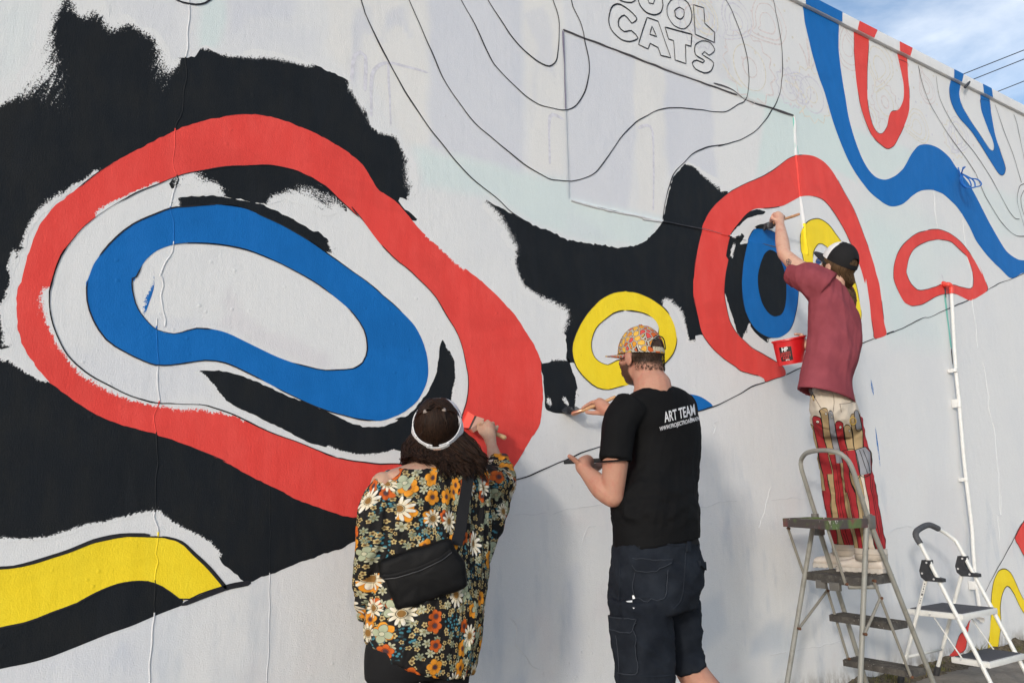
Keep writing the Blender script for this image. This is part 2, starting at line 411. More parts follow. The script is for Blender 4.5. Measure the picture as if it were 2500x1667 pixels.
# ---- ghost of an older picture under the thin white coat: (outline, colour, softness m, amount)
LAV, TEA, WARM, GREY = (0.585, 0.60, 0.665), (0.63, 0.73, 0.71), (0.735, 0.72, 0.69), (0.60, 0.61, 0.64)
GHOST = [
 ([(1.318,3.511),(1.854,3.702),(1.837,2.881),(1.724,2.837),(1.542,3.139),(1.432,3.090),(1.324,3.221)], WARM, .02, .8),
 ([(1.844,3.678),(2.418,3.881),(2.407,2.833),(1.852,2.866)], LAV, .02, 0.58),
 ([(2.418,3.881),(2.698,3.979),(2.696,3.273),(2.668,2.887),(2.450,2.882),(2.433,3.519)], WARM, .02, .7),
 ([(1.454,3.465),(1.509,3.503),(1.558,3.349),(1.596,3.323),(1.624,3.504),(1.712,3.563),(1.742,3.398),(1.692,3.449),(1.624,3.389),(1.587,3.320),(1.502,3.369),(1.468,3.118),(1.433,3.036),(1.447,3.314)], LAV, .012, 0.54),
 ([(2.427,3.753),(2.565,3.844),(2.607,3.780),(2.627,3.448),(2.530,3.517),(2.470,3.173),(2.462,3.110),(2.520,3.600)], LAV, .012, 0.41),
 ([(2.701,3.733),(3.239,3.751),(3.225,3.296),(3.136,2.777),(2.713,2.762)], LAV, .015, 0.51),
 ([(3.246,3.742),(3.494,3.731),(3.426,2.808),(3.207,2.790)], WARM, .012, .7),
 ([(3.496,3.756),(3.901,3.748),(3.893,3.118),(3.747,3.136),(3.623,3.180),(3.490,3.059),(3.461,3.284)], LAV, .02, 0.61),
 ([(2.711,3.972),(3.086,4.104),(3.036,3.702),(2.715,3.738)], LAV, .02, 0.34),
 ([(3.854,4.361),(3.978,4.390),(4.152,3.817),(3.994,3.824),(3.757,4.007)], GREY, .012, .35),
 ([(1.763,2.846),(2.122,2.851),(2.691,2.851),(2.713,2.762),(3.394,2.780),(3.281,2.629),(3.165,2.572),(2.816,2.533),(2.418,2.593),(2.206,2.675),(1.811,2.663)], TEA, .03, .75),
 ([(4.025,3.820),(5.181,3.859),(5.422,3.404),(5.037,3.463),(4.772,3.486),(4.440,3.308),(4.283,3.224),(4.438,3.777),(4.196,3.765)], TEA, .02, .85),
 ([(5.399,3.827),(6.258,3.835),(6.127,3.699),(5.792,3.508),(5.561,3.547)], TEA, .03, .7),
 ([(6.898,3.703),(8.077,3.800),(7.972,3.415),(7.481,3.319),(7.205,3.600)], TEA, .04, .45),
 ([(5.722,3.523),(6.992,3.081),(5.837,2.684),(5.562,2.731),(5.388,3.187)], TEA, .12, .45),
 ([(5.444,3.177),(5.937,3.115),(5.797,2.362),(5.599,2.293),(5.561,2.662)], TEA, .08, .6),
 ([(5.677,2.909),(6.507,2.868),(6.402,2.254),(5.653,2.246)], TEA, .10, .5),
 ([(0.067,2.993),(0.179,3.061),(0.176,2.941),(0.147,2.778),(0.088,2.726)], TEA, .06, .35),
 ([(0.753,3.285),(0.861,3.323),(0.859,3.086),(0.768,3.049)], TEA, .012, .7),
 ([(0.868,3.325),(1.171,3.432),(1.149,3.290),(0.956,3.253),(0.891,3.138)], LAV, .02, 0.48),
 ([(0.940,3.273),(1.294,3.284),(1.289,3.138),(1.129,3.134),(0.954,3.098),(0.885,3.094),(0.872,3.225)], LAV, .05, 0.27),
 ([(0.436,3.166),(0.707,3.261),(0.705,2.998),(0.654,3.023),(0.561,3.089)], LAV, .08, 0.31),
 ([(0.920,2.048),(0.958,2.000),(0.989,1.951),(1.166,1.869),(1.359,1.815),(1.385,1.761),(1.279,1.754),(1.046,1.828),(0.949,1.864),(0.891,1.881),(0.939,1.945),(0.908,1.994)], (0.66,0.635,0.65), .015, .7),
 ([(0.619,1.904),(0.704,1.906),(0.848,1.906),(0.884,1.887),(0.801,1.872),(0.721,1.843),(0.667,1.856)], LAV, .015, 0.41),
 ([(0.461,1.832),(0.520,1.769),(0.662,1.718),(0.807,1.736),(0.836,1.695),(0.875,1.604),(0.688,1.581),(0.541,1.621),(0.434,1.682),(0.377,1.744),(0.460,1.744)], LAV, .02, 0.31),
 ([(0.246,0.682),(0.608,0.762),(0.709,0.805),(0.710,0.577),(0.249,0.640)], (0.61,0.635,0.70), .10, .55),
 ([(0.715,0.810),(0.829,0.837),(0.805,0.564),(0.722,0.575)], (0.63,0.66,0.69), .06, .5),
 ([(0.972,0.581),(1.077,0.567),(1.078,0.529),(0.973,0.543)], (0.55,0.60,0.63), .05, .4),
 ([(2.710,2.690),(2.899,2.640),(3.002,2.594),(2.921,2.560),(2.778,2.532),(2.654,2.548)], LAV, .04, 0.27),
 ([(3.458,0.595),(3.690,0.640),(3.739,0.461),(3.468,0.341),(3.413,0.431)], (0.50,0.545,0.60), .03, .5),
 ([(3.920,0.376),(4.089,0.448),(4.220,0.458),(4.164,0.304),(3.962,0.282),(3.893,0.291)], (0.50,0.545,0.60), .03, .6),
 ([(2.621,0.823),(2.673,0.839),(2.678,0.360),(2.625,0.317),(2.576,0.323)], (0.53,0.56,0.63), .05, .5),
 ([(4.084,0.403),(4.388,0.418),(4.363,0.235),(4.093,0.177)], (0.52,0.57,0.62), .04, .45),
 ([(2.827,0.730),(2.992,0.737),(2.956,0.600),(2.795,0.634)], (0.68,0.58,0.60), .06, .35),
 ([(5.847,1.228),(6.363,1.283),(6.377,0.568),(5.929,0.321),(5.624,0.619)], (0.66,0.645,0.64), .10, .4),
 ([(4.992,0.409),(5.514,0.440),(5.465,0.181),(4.973,0.162)], (0.57,0.60,0.64), .08, .4),
]
def pip(pts, poly):
    x, z = pts[:, 0], pts[:, 1]; ins = np.zeros(len(pts), bool); n = len(poly)
    for i in range(n):
        (x0, z0), (x1, z1) = poly[i - 1], poly[i]
        if z0 == z1: continue
        c = ((z0 > z) != (z1 > z)) & (x < (x1 - x0) * (z - z0) / (z1 - z0) + x0)
        ins ^= c
    return ins
def dist_lines(pts, line, closed=False):
    d = np.full(len(pts), 1e9); n = len(line)
    for i in range(0 if closed else 1, n):
        a, b = np.array(line[i - 1]), np.array(line[i]); ab = b - a; L2 = max(ab @ ab, 1e-12)
        t = np.clip(((pts - a) @ ab) / L2, 0, 1)
        d = np.minimum(d, np.hypot(*(pts - (a + t[:, None] * ab)).T))
    return d
LAY = 0.0008
WALL_X0, WALL_X1, WALL_TOP, COP_TOP = -9.0, 34.0, 4.66, 4.755
def build_wall_face():
    xs = sorted(set([WALL_X0, -6, -4, -2.5, -1.5] + list(np.round(np.arange(-0.8, 9.6, 0.024), 4)) + [10, 11, 13, 16, 20, 26, WALL_X1]
                + [PX0, PX0 + .004, PX0 + .008, PX0 + .012, PX1, PX1 - .004, PX1 - .008, PX1 - .012]))
    zs = sorted(set(list(np.round(np.arange(0, WALL_TOP, 0.024), 4)) + [WALL_TOP - 1e-3] + [PZ0, PZ0 + .004, PZ0 + .008, PZ0 + .012, PZ1, PZ1 - .004, PZ1 - .008, PZ1 - .012]))
    nx, nz = len(xs), len(zs)
    X, Z = np.meshgrid(xs, zs); pts = np.stack([X.ravel(), Z.ravel()], 1)
    V = [(x, wall_y(x, z), z) for x, z in pts.tolist()]
    F = [(j*nx+i, j*nx+i+1, (j+1)*nx+i+1, (j+1)*nx+i) for j in range(nz - 1) for i in range(nx - 1)]
    o = mesh('wall_face', (V, F), M_WALL, wall)
    t = np.tile(np.array(WHITE), (len(pts), 1))
    wob = np.array([[noise.noise(Vector((x * 7, z * 7, 0))), noise.noise(Vector((x * 7, z * 7, 9)))] for x, z in pts.tolist()]) * 0.018
    for poly, c, soft, amt in GHOST:
        P = np.array(poly); lo, hi = P.min(0) - 3 * soft, P.max(0) + 3 * soft
        sel = np.where((pts[:, 0] > lo[0]) & (pts[:, 0] < hi[0]) & (pts[:, 1] > lo[1]) & (pts[:, 1] < hi[1]))[0]
        if not len(sel): continue
        q = pts[sel] + wob[sel]; sdv = dist_lines(q, poly, True) * np.where(pip(q, poly), 1, -1)
        a = np.clip(sdv / (2 * soft) + 0.5, 0, 1) * amt
        t[sel] = t[sel] * (1 - a[:, None]) + np.array(c) * a[:, None]
    vattr(o, 'tint', t)
    return o
wall_face = build_wall_face()
core = mesh('wall_core', join(obox(((WALL_X0 + WALL_X1) / 2, 0.17, WALL_TOP / 2 - .2), ((WALL_X1 - WALL_X0) / 2, 0, 0), (0, 0.145, 0), (0, 0, WALL_TOP / 2 + .19))), flat_mat('wall_back', (0.5, 0.5, 0.5)), wall, smooth=False)
cop = obox(((WALL_X0 + WALL_X1) / 2, 0.14, (WALL_TOP + COP_TOP) / 2), ((WALL_X1 - WALL_X0) / 2, 0, 0), (0, 0.168, 0), (0, 0, (COP_TOP - WALL_TOP) / 2), 0.006)
coping = mesh('coping', cop, PAINT['white'], wall, smooth=True, auto=30)
fattr(coping, 'cover', np.ones(len(coping.data.vertices)))

SHAPES = []          # (polygon, holes, colour) in paint order, for colouring the cracks
def hand_edge(poly, closed=True, jit=0.0022, step=0.018, rough=0.0, seed=0):
    q = catmull([(p[0], p[1], 0) for p in poly], step, closed); out = []
    for p in q:
        v = Vector((p[0], p[1], seed * 3.1))
        dx = noise.noise(v * 11) * jit + noise.noise(v * 45) * rough; dz = noise.noise(v * 11 + Vector((7, 7, 7))) * jit + noise.noise(v * 45 + Vector((3, 9, 1))) * rough
        out.append((p[0] + dx, p[1] + dz))
    return out
PANEL_LINES = []
for e in (0.0, 0.004, 0.008, 0.012):
    a, b, c, d = PX0 + e, PX1 - e, PZ0 + e, PZ1 - e
    PANEL_LINES.append([(a, c), (b, c), (b, d), (a, d)])
def sheet(name, color, poly, layer, holes=(), dry=(), width=0.07, brush=(0.9, 0.4), rough=0.0, full=1.0, sharp=False):
    """one coat of paint lying on the wall; dry = lines along which the brush ran out"""
    sd_ = len(SHAPES) + 1
    dry = [l if isinstance(l, tuple) else (l, width) for l in dry]
    loops = [(poly if sharp else hand_edge(poly, rough=rough, seed=sd_, step=0.014 if rough else 0.018))] + [hand_edge(h, seed=sd_ + 50) for h in holes]
    SHAPES.append((loops, color))
    pts, edges = [], []
    def add(l):
        o = len(pts); pts.extend(l); n = len(l); edges.extend([(o + i, o + (i + 1) % n) for i in range(n)])
    for l in loops: add(l)
    A = np.array(loops[0]); lo, hi = A.min(0), A.max(0)
    if lo[0] < PX1 and hi[0] > PX0 and lo[1] < PZ1 and hi[1] > PZ0:
        for l in PANEL_LINES:
            for i in range(4):                                  # only the stretches that fall within this shape's box
                a, b = l[i], l[(i + 1) % 4]
                a2 = (min(max(a[0], lo[0] - .01), hi[0] + .01), min(max(a[1], lo[1] - .01), hi[1] + .01))
                b2 = (min(max(b[0], lo[0] - .01), hi[0] + .01), min(max(b[1], lo[1] - .01), hi[1] + .01))
                if (a[0] == b[0] and a2[0] != a[0]) or (a[1] == b[1] and a2[1] != a[1]): continue
                if a2 != b2: o = len(pts); pts.extend([a2, b2]); edges.append((o, o + 1))
    if dry:
        g = max(0.007, min(0.02, 0.8 * min(w_ for _, w_ in dry)))
        gx, gz = np.meshgrid(np.arange(lo[0], hi[0], g), np.arange(lo[1], hi[1], g)); G = np.stack([gx.ravel(), gz.ravel()], 1)
        G = G + rng.uniform(-.004, .004, G.shape)
        near = np.min([dist_lines(G, l) / (w_ * 2.0) for l, w_ in dry], 0) < 1
        ok = pip(G, loops[0]) & near & (dist_lines(G, loops[0], True) > 0.006)
        for h in loops[1:]: ok &= ~pip(G, h)
        pts.extend([tuple(p) for p in G[ok]])
    vs, es, fs, *_ = delaunay_2d_cdt([Vector(p) for p in pts], edges, [], 0, 1e-6)
    VV = np.array([tuple(v) for v in vs]); cen = np.array([np.mean([VV[i] for i in f], 0) for f in fs])
    keep = pip(cen, loops[0])
    for h in loops[1:]: keep &= ~pip(cen, h)
    fs = [f for f, k in zip(fs, keep) if k]
    used = sorted({i for f in fs for i in f}); mp = {o: i for i, o in enumerate(used)}
    P2 = VV[used]; F = []
    for f in fs:
        f = [mp[i] for i in f]; a, b, c = [P2[i] for i in f[:3]]
        if (b[0]-a[0])*(c[1]-a[1]) - (b[1]-a[1])*(c[0]-a[0]) < 0: f = f[::-1]
        F.append(tuple(f))
    V = [(x, wall_y(x, z) - LAY * layer, z) for x, z in P2.tolist()]
    o = mesh(name, (V, F), PAINT[color], wall)
    cov = np.full(len(P2), full)
    if dry:
        mod = np.array([0.30 + 1.5 * max(0.0, noise.noise(Vector((x * 4.5, z * 4.5, sd_))) + 0.42) for x, z in P2.tolist()])
        cov = np.minimum(cov, np.min([0.16 + 0.90 * dist_lines(P2, l) / (w_ * 1.5 * mod) for l, w_ in dry], 0))
    fattr(o, 'cover', np.clip(cov, 0, 1.3))
    b = np.array(brush) / np.hypot(*brush); al, ac = P2 @ b, P2 @ np.array([-b[1], b[0]])
    vattr(o, 'brush', np.stack([al * 10, ac * 70, np.zeros(len(P2))], 1))
    return o
def ribbon(name, line, w, layer=4, mat=None, parent=None, vary=0.45, seed=0, step=0.02, straight=False, gap=None, closed=False):
    q = [np.array((p[0], p[1], 0.0)) for p in line] if straight else [np.array((p[0], p[1], 0.)) for p in hand_edge(line, closed, jit=0.003, step=step, seed=seed)]
    if closed: q.append(q[0])
    V, F = [], []; n = len(q); prev = None
    for i in range(n):
        t = q[min(i + 1, n - 1)] - q[max(i - 1, 0)]; t /= (np.linalg.norm(t) + 1e-9); nn = np.array((-t[1], t[0]))
        v = noise.noise(Vector((q[i][0] * 5, q[i][1] * 5, seed * 1.7)))
        ww = w * (1 + vary * v * 1.6) * 0.5
        if gap is not None and noise.noise(Vector((q[i][0] * 3.0, q[i][1] * 3.0, seed * 2.3 + 40))) < gap: ww = 0.0
        if i in (0, n - 1) and not closed: ww *= 0.4
        for s in (-1, 1):
            x, z = q[i][0] + nn[0] * ww * s, q[i][1] + nn[1] * ww * s
            V.append((x, wall_y(x, z) - LAY * layer, z))
        if prev is not None and (ww > 0 or prev > 0): F.append((2*i-2, 2*i-1, 2*i+1, 2*i))
        prev = ww
    o = mesh(name, (V, F), mat or M_LINE, parent or wall)
    fattr(o, 'cover', np.ones(len(V))); return o

# ---- big red and blue rings on the left
RED_OUT = [(0.973,2.807),(0.898,2.782),(0.790,2.726),(0.693,2.665),(0.602,2.590),(0.501,2.505),(0.423,2.428),(0.349,2.341),(0.283,2.258),(0.243,2.168),(0.222,2.077),(0.209,1.982),(0.199,1.961),(0.202,1.886),(0.214,1.809),(0.238,1.740),(0.266,1.696),(0.315,1.638),(0.382,1.586),(0.449,1.540),(0.536,1.497),(0.611,1.476),(0.682,1.459),(0.755,1.435),(0.836,1.402),(0.948,1.354),(1.042,1.301),(1.139,1.257),(1.231,1.209),(1.356,1.162),(1.454,1.133),(1.503,1.126),(1.666,1.076),(1.867,1.068),(2.060,1.134),(2.269,1.302),(2.328,1.368),(2.407,1.475),(2.465,1.548),(2.487,1.685),(2.486,1.777),(2.476,1.869),(2.444,1.941),(2.390,2.011),(2.325,2.088),(2.228,2.170),(2.123,2.239),(2.030,2.291),(1.929,2.357),(1.831,2.414),(1.773,2.458),(1.677,2.547),(1.584,2.591),(1.547,2.637),(1.501,2.697),(1.447,2.729),(1.385,2.759),(1.333,2.777),(1.254,2.797),(1.171,2.811),(1.090,2.820),(1.027,2.818)]
RED_IN = [(0.981,2.581),(0.870,2.546),(0.785,2.511),(0.710,2.476),(0.637,2.427),(0.561,2.375),(0.499,2.326),(0.440,2.269),(0.388,2.207),(0.356,2.152),(0.327,2.093),(0.311,2.036),(0.304,1.987),(0.298,1.957),(0.303,1.897),(0.318,1.839),(0.340,1.781),(0.372,1.731),(0.416,1.687),(0.466,1.654),(0.529,1.621),(0.605,1.591),(0.676,1.575),(0.748,1.575),(0.842,1.575),(0.912,1.559),(1.005,1.526),(1.087,1.489),(1.163,1.461),(1.272,1.423),(1.368,1.386),(1.466,1.364),(1.602,1.353),(1.681,1.353),(1.785,1.352),(1.889,1.378),(1.965,1.440),(2.022,1.594),(2.043,1.655),(2.052,1.742),(2.040,1.819),(2.021,1.897),(2.001,1.948),(1.976,1.989),(1.927,2.054),(1.879,2.119),(1.821,2.173),(1.735,2.236),(1.641,2.296),(1.568,2.362),(1.514,2.422),(1.451,2.483),(1.485,2.443),(1.388,2.510),(1.344,2.544),(1.301,2.569),(1.243,2.591),(1.177,2.606),(1.097,2.606),(1.042,2.596)]
BLUE_OUT = [(0.862,2.388),(0.771,2.364),(0.709,2.345),(0.650,2.317),(0.592,2.278),(0.543,2.236),(0.495,2.182),(0.461,2.127),(0.433,2.073),(0.418,2.016),(0.413,2.005),(0.419,1.937),(0.436,1.885),(0.467,1.833),(0.506,1.789),(0.558,1.759),(0.609,1.735),(0.668,1.715),(0.721,1.720),(0.780,1.732),(0.848,1.749),(0.904,1.746),(0.969,1.729),(1.050,1.694),(1.157,1.647),(1.251,1.607),(1.364,1.569),(1.497,1.543),(1.601,1.539),(1.689,1.566),(1.718,1.582),(1.782,1.634),(1.824,1.703),(1.837,1.763),(1.832,1.838),(1.806,1.913),(1.768,1.977),(1.707,2.031),(1.634,2.082),(1.561,2.132),(1.473,2.183),(1.395,2.226),(1.344,2.252),(1.250,2.303),(1.152,2.343),(1.065,2.368),(0.988,2.390),(0.921,2.394)]
BLUE_IN = [(0.744,2.206),(0.697,2.190),(0.651,2.163),(0.614,2.121),(0.591,2.074),(0.574,2.029),(0.568,2.040),(0.570,1.997),(0.583,1.949),(0.606,1.910),(0.634,1.877),(0.668,1.852),(0.694,1.844),(0.728,1.843),(0.761,1.852),(0.794,1.868),(0.835,1.875),(0.891,1.872),(0.949,1.857),(1.046,1.820),(1.138,1.782),(1.232,1.758),(1.328,1.743),(1.393,1.748),(1.469,1.758),(1.511,1.786),(1.532,1.837),(1.531,1.893),(1.518,1.933),(1.483,1.983),(1.422,2.037),(1.337,2.092),(1.254,2.134),(1.157,2.173),(1.079,2.197),(0.994,2.216),(0.920,2.222),(0.862,2.223),(0.799,2.217)]
TOPB = [(-0.620,2.524),(-0.217,2.586),(0.026,2.597),(0.095,2.643),(0.130,2.702),(0.142,2.763),(0.169,2.799),(0.176,2.860),(0.187,2.952),(0.199,3.038),(0.220,3.081),(0.273,3.109),(0.317,3.109),(0.332,3.068),(0.342,3.106),(0.398,3.143),(0.423,3.099),(0.442,3.066),(0.492,3.106),(0.520,3.084),(0.555,3.071),(0.589,3.074),(0.625,3.046),(0.648,3.013),(0.665,2.961),(0.692,2.986),(0.748,3.003),(0.782,3.062),(0.834,3.049),(0.879,3.054),(0.940,3.069),(0.954,3.090),(1.048,3.119),(1.129,3.126),(1.229,3.121),(1.333,3.107),(1.431,3.081),(1.450,3.032),(1.518,3.005),(1.523,2.952),(1.542,2.894),(1.570,2.882),(1.683,2.882),(1.712,2.816),(1.763,2.781),(1.782,2.703),(1.790,2.641),(1.772,2.597),(1.744,2.582),(1.696,2.569),(1.682,2.553),(1.715,2.528),(1.753,2.503),(1.771,2.477)]
GAPL = [(0.423,2.428),(0.394,2.396),(0.360,2.364),(0.332,2.330),(0.310,2.305),(0.288,2.280),(0.256,2.239),(0.231,2.187),(0.213,2.123),(0.195,2.060),(0.183,1.992),(0.179,2.081),(0.174,2.041),(0.182,1.975),(0.177,1.922),(0.163,1.901),(0.152,1.893),(0.084,1.879),(-0.539,1.793)]
sheet('black_field', 'black', GAPL + TOPB + [(1.603,2.498),(1.512,2.577),(1.422,2.654),(1.335,2.687),(1.256,2.704),(1.133,2.717),(0.977,2.697),(0.830,2.631),(0.692,2.560),(0.594,2.486),(0.494,2.406)], 1,
      dry=[([(0.042,2.601),(0.095,2.643),(0.130,2.702),(0.142,2.763),(0.169,2.799),(0.176,2.860),(0.187,2.952),(0.199,3.038),(0.226,3.077)], .11), ([(0.317,3.109),(0.332,3.068),(0.342,3.106),(0.398,3.137),(0.442,3.066),(0.492,3.106),(0.555,3.071),(0.589,3.074),(0.625,3.046),(0.648,3.013),(0.665,2.961)], .09), [(0.782,3.062),(0.879,3.054),(0.954,3.090),(1.048,3.119),(1.129,3.126),(1.229,3.121)],
           [(1.449,3.068),(1.518,3.005)], ([(1.600,2.908),(1.695,2.903),(1.724,2.818),(1.763,2.781),(1.790,2.641),(1.744,2.582)], .09), (GAPL, 0.03)], width=0.060, brush=(0.35, 0.95), rough=0.012)
sheet('black_patch', 'black', [(-0.537,1.771),(0.085,1.870),(0.154,1.874),(0.163,1.856),(0.174,1.818),(0.195,1.768),(0.191,1.742),(0.165,1.734),(0.096,1.734),(-0.528,1.691)], 1, dry=[[(0.154,1.874),(0.163,1.856),(0.174,1.818),(0.195,1.768)]], width=0.05, rough=0.012)
LOWB = [(-0.428,1.033),(0.151,1.089),(0.214,1.088),(0.275,1.087),(0.358,1.090),(0.421,1.105),(0.474,1.127),(0.507,1.131),(0.585,1.147),(0.655,1.160),(0.702,1.165),(0.753,1.125),(0.804,1.098),(0.849,1.074),(0.895,1.043),(0.928,1.006),(0.956,0.966),(0.990,0.938),(1.017,0.913),(1.048,0.894)]
sheet('black_field', 'black', [(0.321,1.632),(0.304,1.644),(0.269,1.658),(0.234,1.681),(0.199,1.711),(0.166,1.721),(0.097,1.716),(-0.526,1.667)] + LOWB + [(1.085,0.909),(1.153,0.927),(1.237,0.955),(1.338,0.983),(1.429,1.006),(1.482,1.028),(1.577,1.056),(1.536,1.191),(1.502,1.230),(1.290,1.307),(1.136,1.351),(0.945,1.435),(0.778,1.494),(0.679,1.519),(0.521,1.553),(0.428,1.602),(0.355,1.650)], 1,
      dry=[LOWB[:-4], ([(0.304,1.644),(0.269,1.658),(0.234,1.681),(0.199,1.711),(0.166,1.721)], .02)], width=0.024, brush=(0.5, 0.85), rough=0.005)
sheet('black_field', 'black', [(-0.391,0.696),(0.174,0.802),(0.236,0.811),(0.325,0.827),(0.385,0.847),(0.458,0.872),(0.521,0.905),(0.559,0.919),(0.609,0.932),(0.656,0.931),(0.703,0.924),(0.734,0.906),(0.765,0.885),(0.812,0.852),(0.807,0.834),(0.709,0.805),(0.630,0.777),(0.552,0.756),(0.467,0.728),(0.385,0.704),(0.314,0.690),(0.246,0.684),(0.184,0.672),(-0.374,0.545)], 1)
sheet('yellow_band', 'yellow', [(-0.412,0.887),(0.158,0.999),(0.221,1.001),(0.261,1.003),(0.311,1.012),(0.372,1.031),(0.435,1.051),(0.499,1.075),(0.555,1.085),(0.612,1.090),(0.682,1.088),(0.743,1.079),(0.793,1.058),(0.845,1.011),(0.898,0.957),(0.956,0.895),(0.914,0.883),(0.871,0.871),(0.812,0.852),(0.765,0.885),(0.734,0.906),(0.703,0.924),(0.656,0.931),(0.609,0.932),(0.559,0.919),(0.521,0.905),(0.458,0.872),(0.385,0.847),(0.325,0.827),(0.275,0.818),(0.236,0.812),(0.174,0.802),(-0.391,0.696)], 2)
sheet('red_ring', 'red', RED_OUT, 2, [RED_IN], dry=[[(0.298,1.957),(0.303,1.897),(0.340,1.781),(0.416,1.687),(0.529,1.621),(0.605,1.591),(0.676,1.575),(0.748,1.575),(0.842,1.575),(1.005,1.526)], [(0.637,2.427),(0.561,2.375),(0.499,2.326),(0.440,2.269)], [(1.831,2.414),(1.929,2.357),(2.030,2.291)]], width=0.022, brush=(0.2, 1), rough=0.004)
sheet('blue_ring', 'blue', BLUE_OUT, 2, [BLUE_IN])
sheet('black_stroke', 'black', [(0.680,2.443),(0.716,2.481),(0.870,2.561),(1.042,2.606),(1.176,2.614),(1.301,2.578),(1.388,2.518),(1.432,2.459),(1.406,2.471),(1.371,2.473),(1.385,2.450),(1.347,2.426),(1.296,2.422),(1.254,2.443),(1.197,2.457),(1.149,2.460),(1.102,2.439),(1.040,2.426),(0.949,2.427),(0.875,2.424),(0.850,2.431),(0.769,2.408),(0.760,2.452),(0.692,2.423)], 1,
      dry=[[(1.385,2.450),(1.347,2.426),(1.296,2.422),(1.254,2.443),(1.197,2.457),(1.149,2.460),(1.102,2.439)], [(0.854,2.424),(0.850,2.431),(0.769,2.408),(0.760,2.452)]], width=0.07, brush=(0.9, -0.3), rough=0.01)
sheet('black_stroke', 'black', [(0.701,2.383),(0.741,2.396),(0.839,2.420),(0.949,2.425),(1.040,2.425),(1.119,2.402),(1.199,2.372),(1.282,2.341),(1.298,2.345),(1.340,2.321),(1.358,2.303),(1.383,2.287),(1.362,2.279),(1.386,2.254),(1.333,2.262),(1.250,2.286),(1.153,2.327),(0.989,2.375),(0.863,2.371),(0.709,2.351)], 1.5, dry=[[(0.701,2.383),(0.709,2.351)], [(1.358,2.303),(1.386,2.254)]], width=0.03, rough=0.008)
sheet('black_stroke', 'black', [(0.805,1.700),(0.870,1.710),(0.934,1.708),(1.014,1.691),(1.081,1.666),(1.173,1.629),(1.267,1.600),(1.364,1.566),(1.447,1.530),(1.532,1.509),(1.618,1.515),(1.689,1.542),(1.673,1.544),(1.736,1.571),(1.792,1.622),(1.848,1.696),(1.877,1.757),(1.892,1.826),(1.897,1.886),(1.915,1.927),(1.936,1.898),(1.965,1.857),(1.983,1.807),(1.989,1.747),(1.984,1.686),(1.963,1.634),(1.905,1.531),(1.829,1.447),(1.737,1.397),(1.672,1.413),(1.602,1.392),(1.499,1.387),(1.408,1.402),(1.361,1.420),(1.271,1.441),(1.177,1.484),(1.116,1.512),(1.041,1.546),(0.975,1.572),(0.916,1.613),(0.880,1.654),(0.851,1.685)], 1,
      dry=[[(1.672,1.413),(1.602,1.392),(1.499,1.387),(1.408,1.402),(1.361,1.420)], [(1.936,1.898),(1.983,1.807),(1.989,1.747),(1.963,1.634)], [(0.805,1.700),(0.851,1.685),(0.916,1.613)]], width=0.010, brush=(0.1, 1), rough=0.006)
sheet('blue_stroke', 'blue', [(0.638,2.099),(0.647,2.050),(0.646,2.007),(0.633,1.955),(0.619,1.904),(0.606,1.910),(0.603,1.952),(0.615,1.989),(0.629,2.033)], 1, dry=[[(0.606,1.910),(0.603,1.952),(0.629,2.033),(0.638,2.099)]], width=0.03)

# ---- middle
sheet('black_field', 'black', [(2.173,2.650),(2.238,2.633),(2.316,2.613),(2.406,2.586),(2.546,2.560),(2.678,2.532),(2.816,2.533),(2.959,2.540),(3.067,2.550),(3.179,2.580),(3.282,2.640),(3.376,2.732),(3.418,2.806),(3.466,2.951),(3.503,3.038),(3.571,3.116),(3.630,3.170),(3.702,3.174),(3.797,3.146),(3.918,3.117),(3.919,3.046),(3.989,3.065),(3.968,3.031),(3.925,2.969),(3.867,2.875),(3.804,2.724),(3.755,2.544),(3.753,2.487),(3.746,2.407),(3.762,2.240),(3.768,2.130),(3.672,2.110),(3.610,2.099),(3.614,2.056),(3.531,2.054),(3.542,2.098),(3.507,2.127),(3.482,2.189),(3.442,2.239),(3.385,2.259),(3.326,2.237),(3.256,2.260),(3.062,2.238),(2.874,2.146),(2.767,2.017),(2.748,1.880),(2.681,1.875),(2.652,1.882),(2.648,1.949),(2.645,2.016),(2.598,2.040),(2.613,2.118),(2.531,2.138),(2.451,2.177),(2.373,2.215),(2.341,2.277),(2.320,2.341),(2.304,2.376),(2.355,2.393),(2.311,2.425),(2.267,2.456),(2.252,2.492),(2.269,2.523),(2.204,2.560),(2.172,2.588),(2.145,2.616)], 1,
      dry=[[(2.598,2.040),(2.613,2.118),(2.531,2.138),(2.451,2.177),(2.373,2.215),(2.341,2.277),(2.320,2.341),(2.311,2.425),(2.252,2.492),(2.172,2.588),(2.145,2.616)], [(3.614,2.056),(3.531,2.054),(3.542,2.098),(3.482,2.189),(3.385,2.259)], [(3.630,3.170),(3.702,3.174),(3.797,3.146),(3.918,3.117)]], width=0.055, brush=(0.8, 0.5), rough=0.012)
sheet('black_patch', 'black', [(2.476,1.888),(2.489,1.853),(2.545,1.865),(2.557,1.889),(2.652,1.892),(2.669,1.864),(2.690,1.809),(2.715,1.734),(2.704,1.649),(2.617,1.608),(2.593,1.605),(2.508,1.627),(2.499,1.695),(2.493,1.778)], 1, dry=[[(2.557,1.889),(2.652,1.892)], [(2.715,1.734),(2.704,1.649)], [(2.526,1.669),(2.531,1.651)], [(2.620,1.682),(2.642,1.660)]], width=0.018, brush=(0.2, 1), rough=0.007)
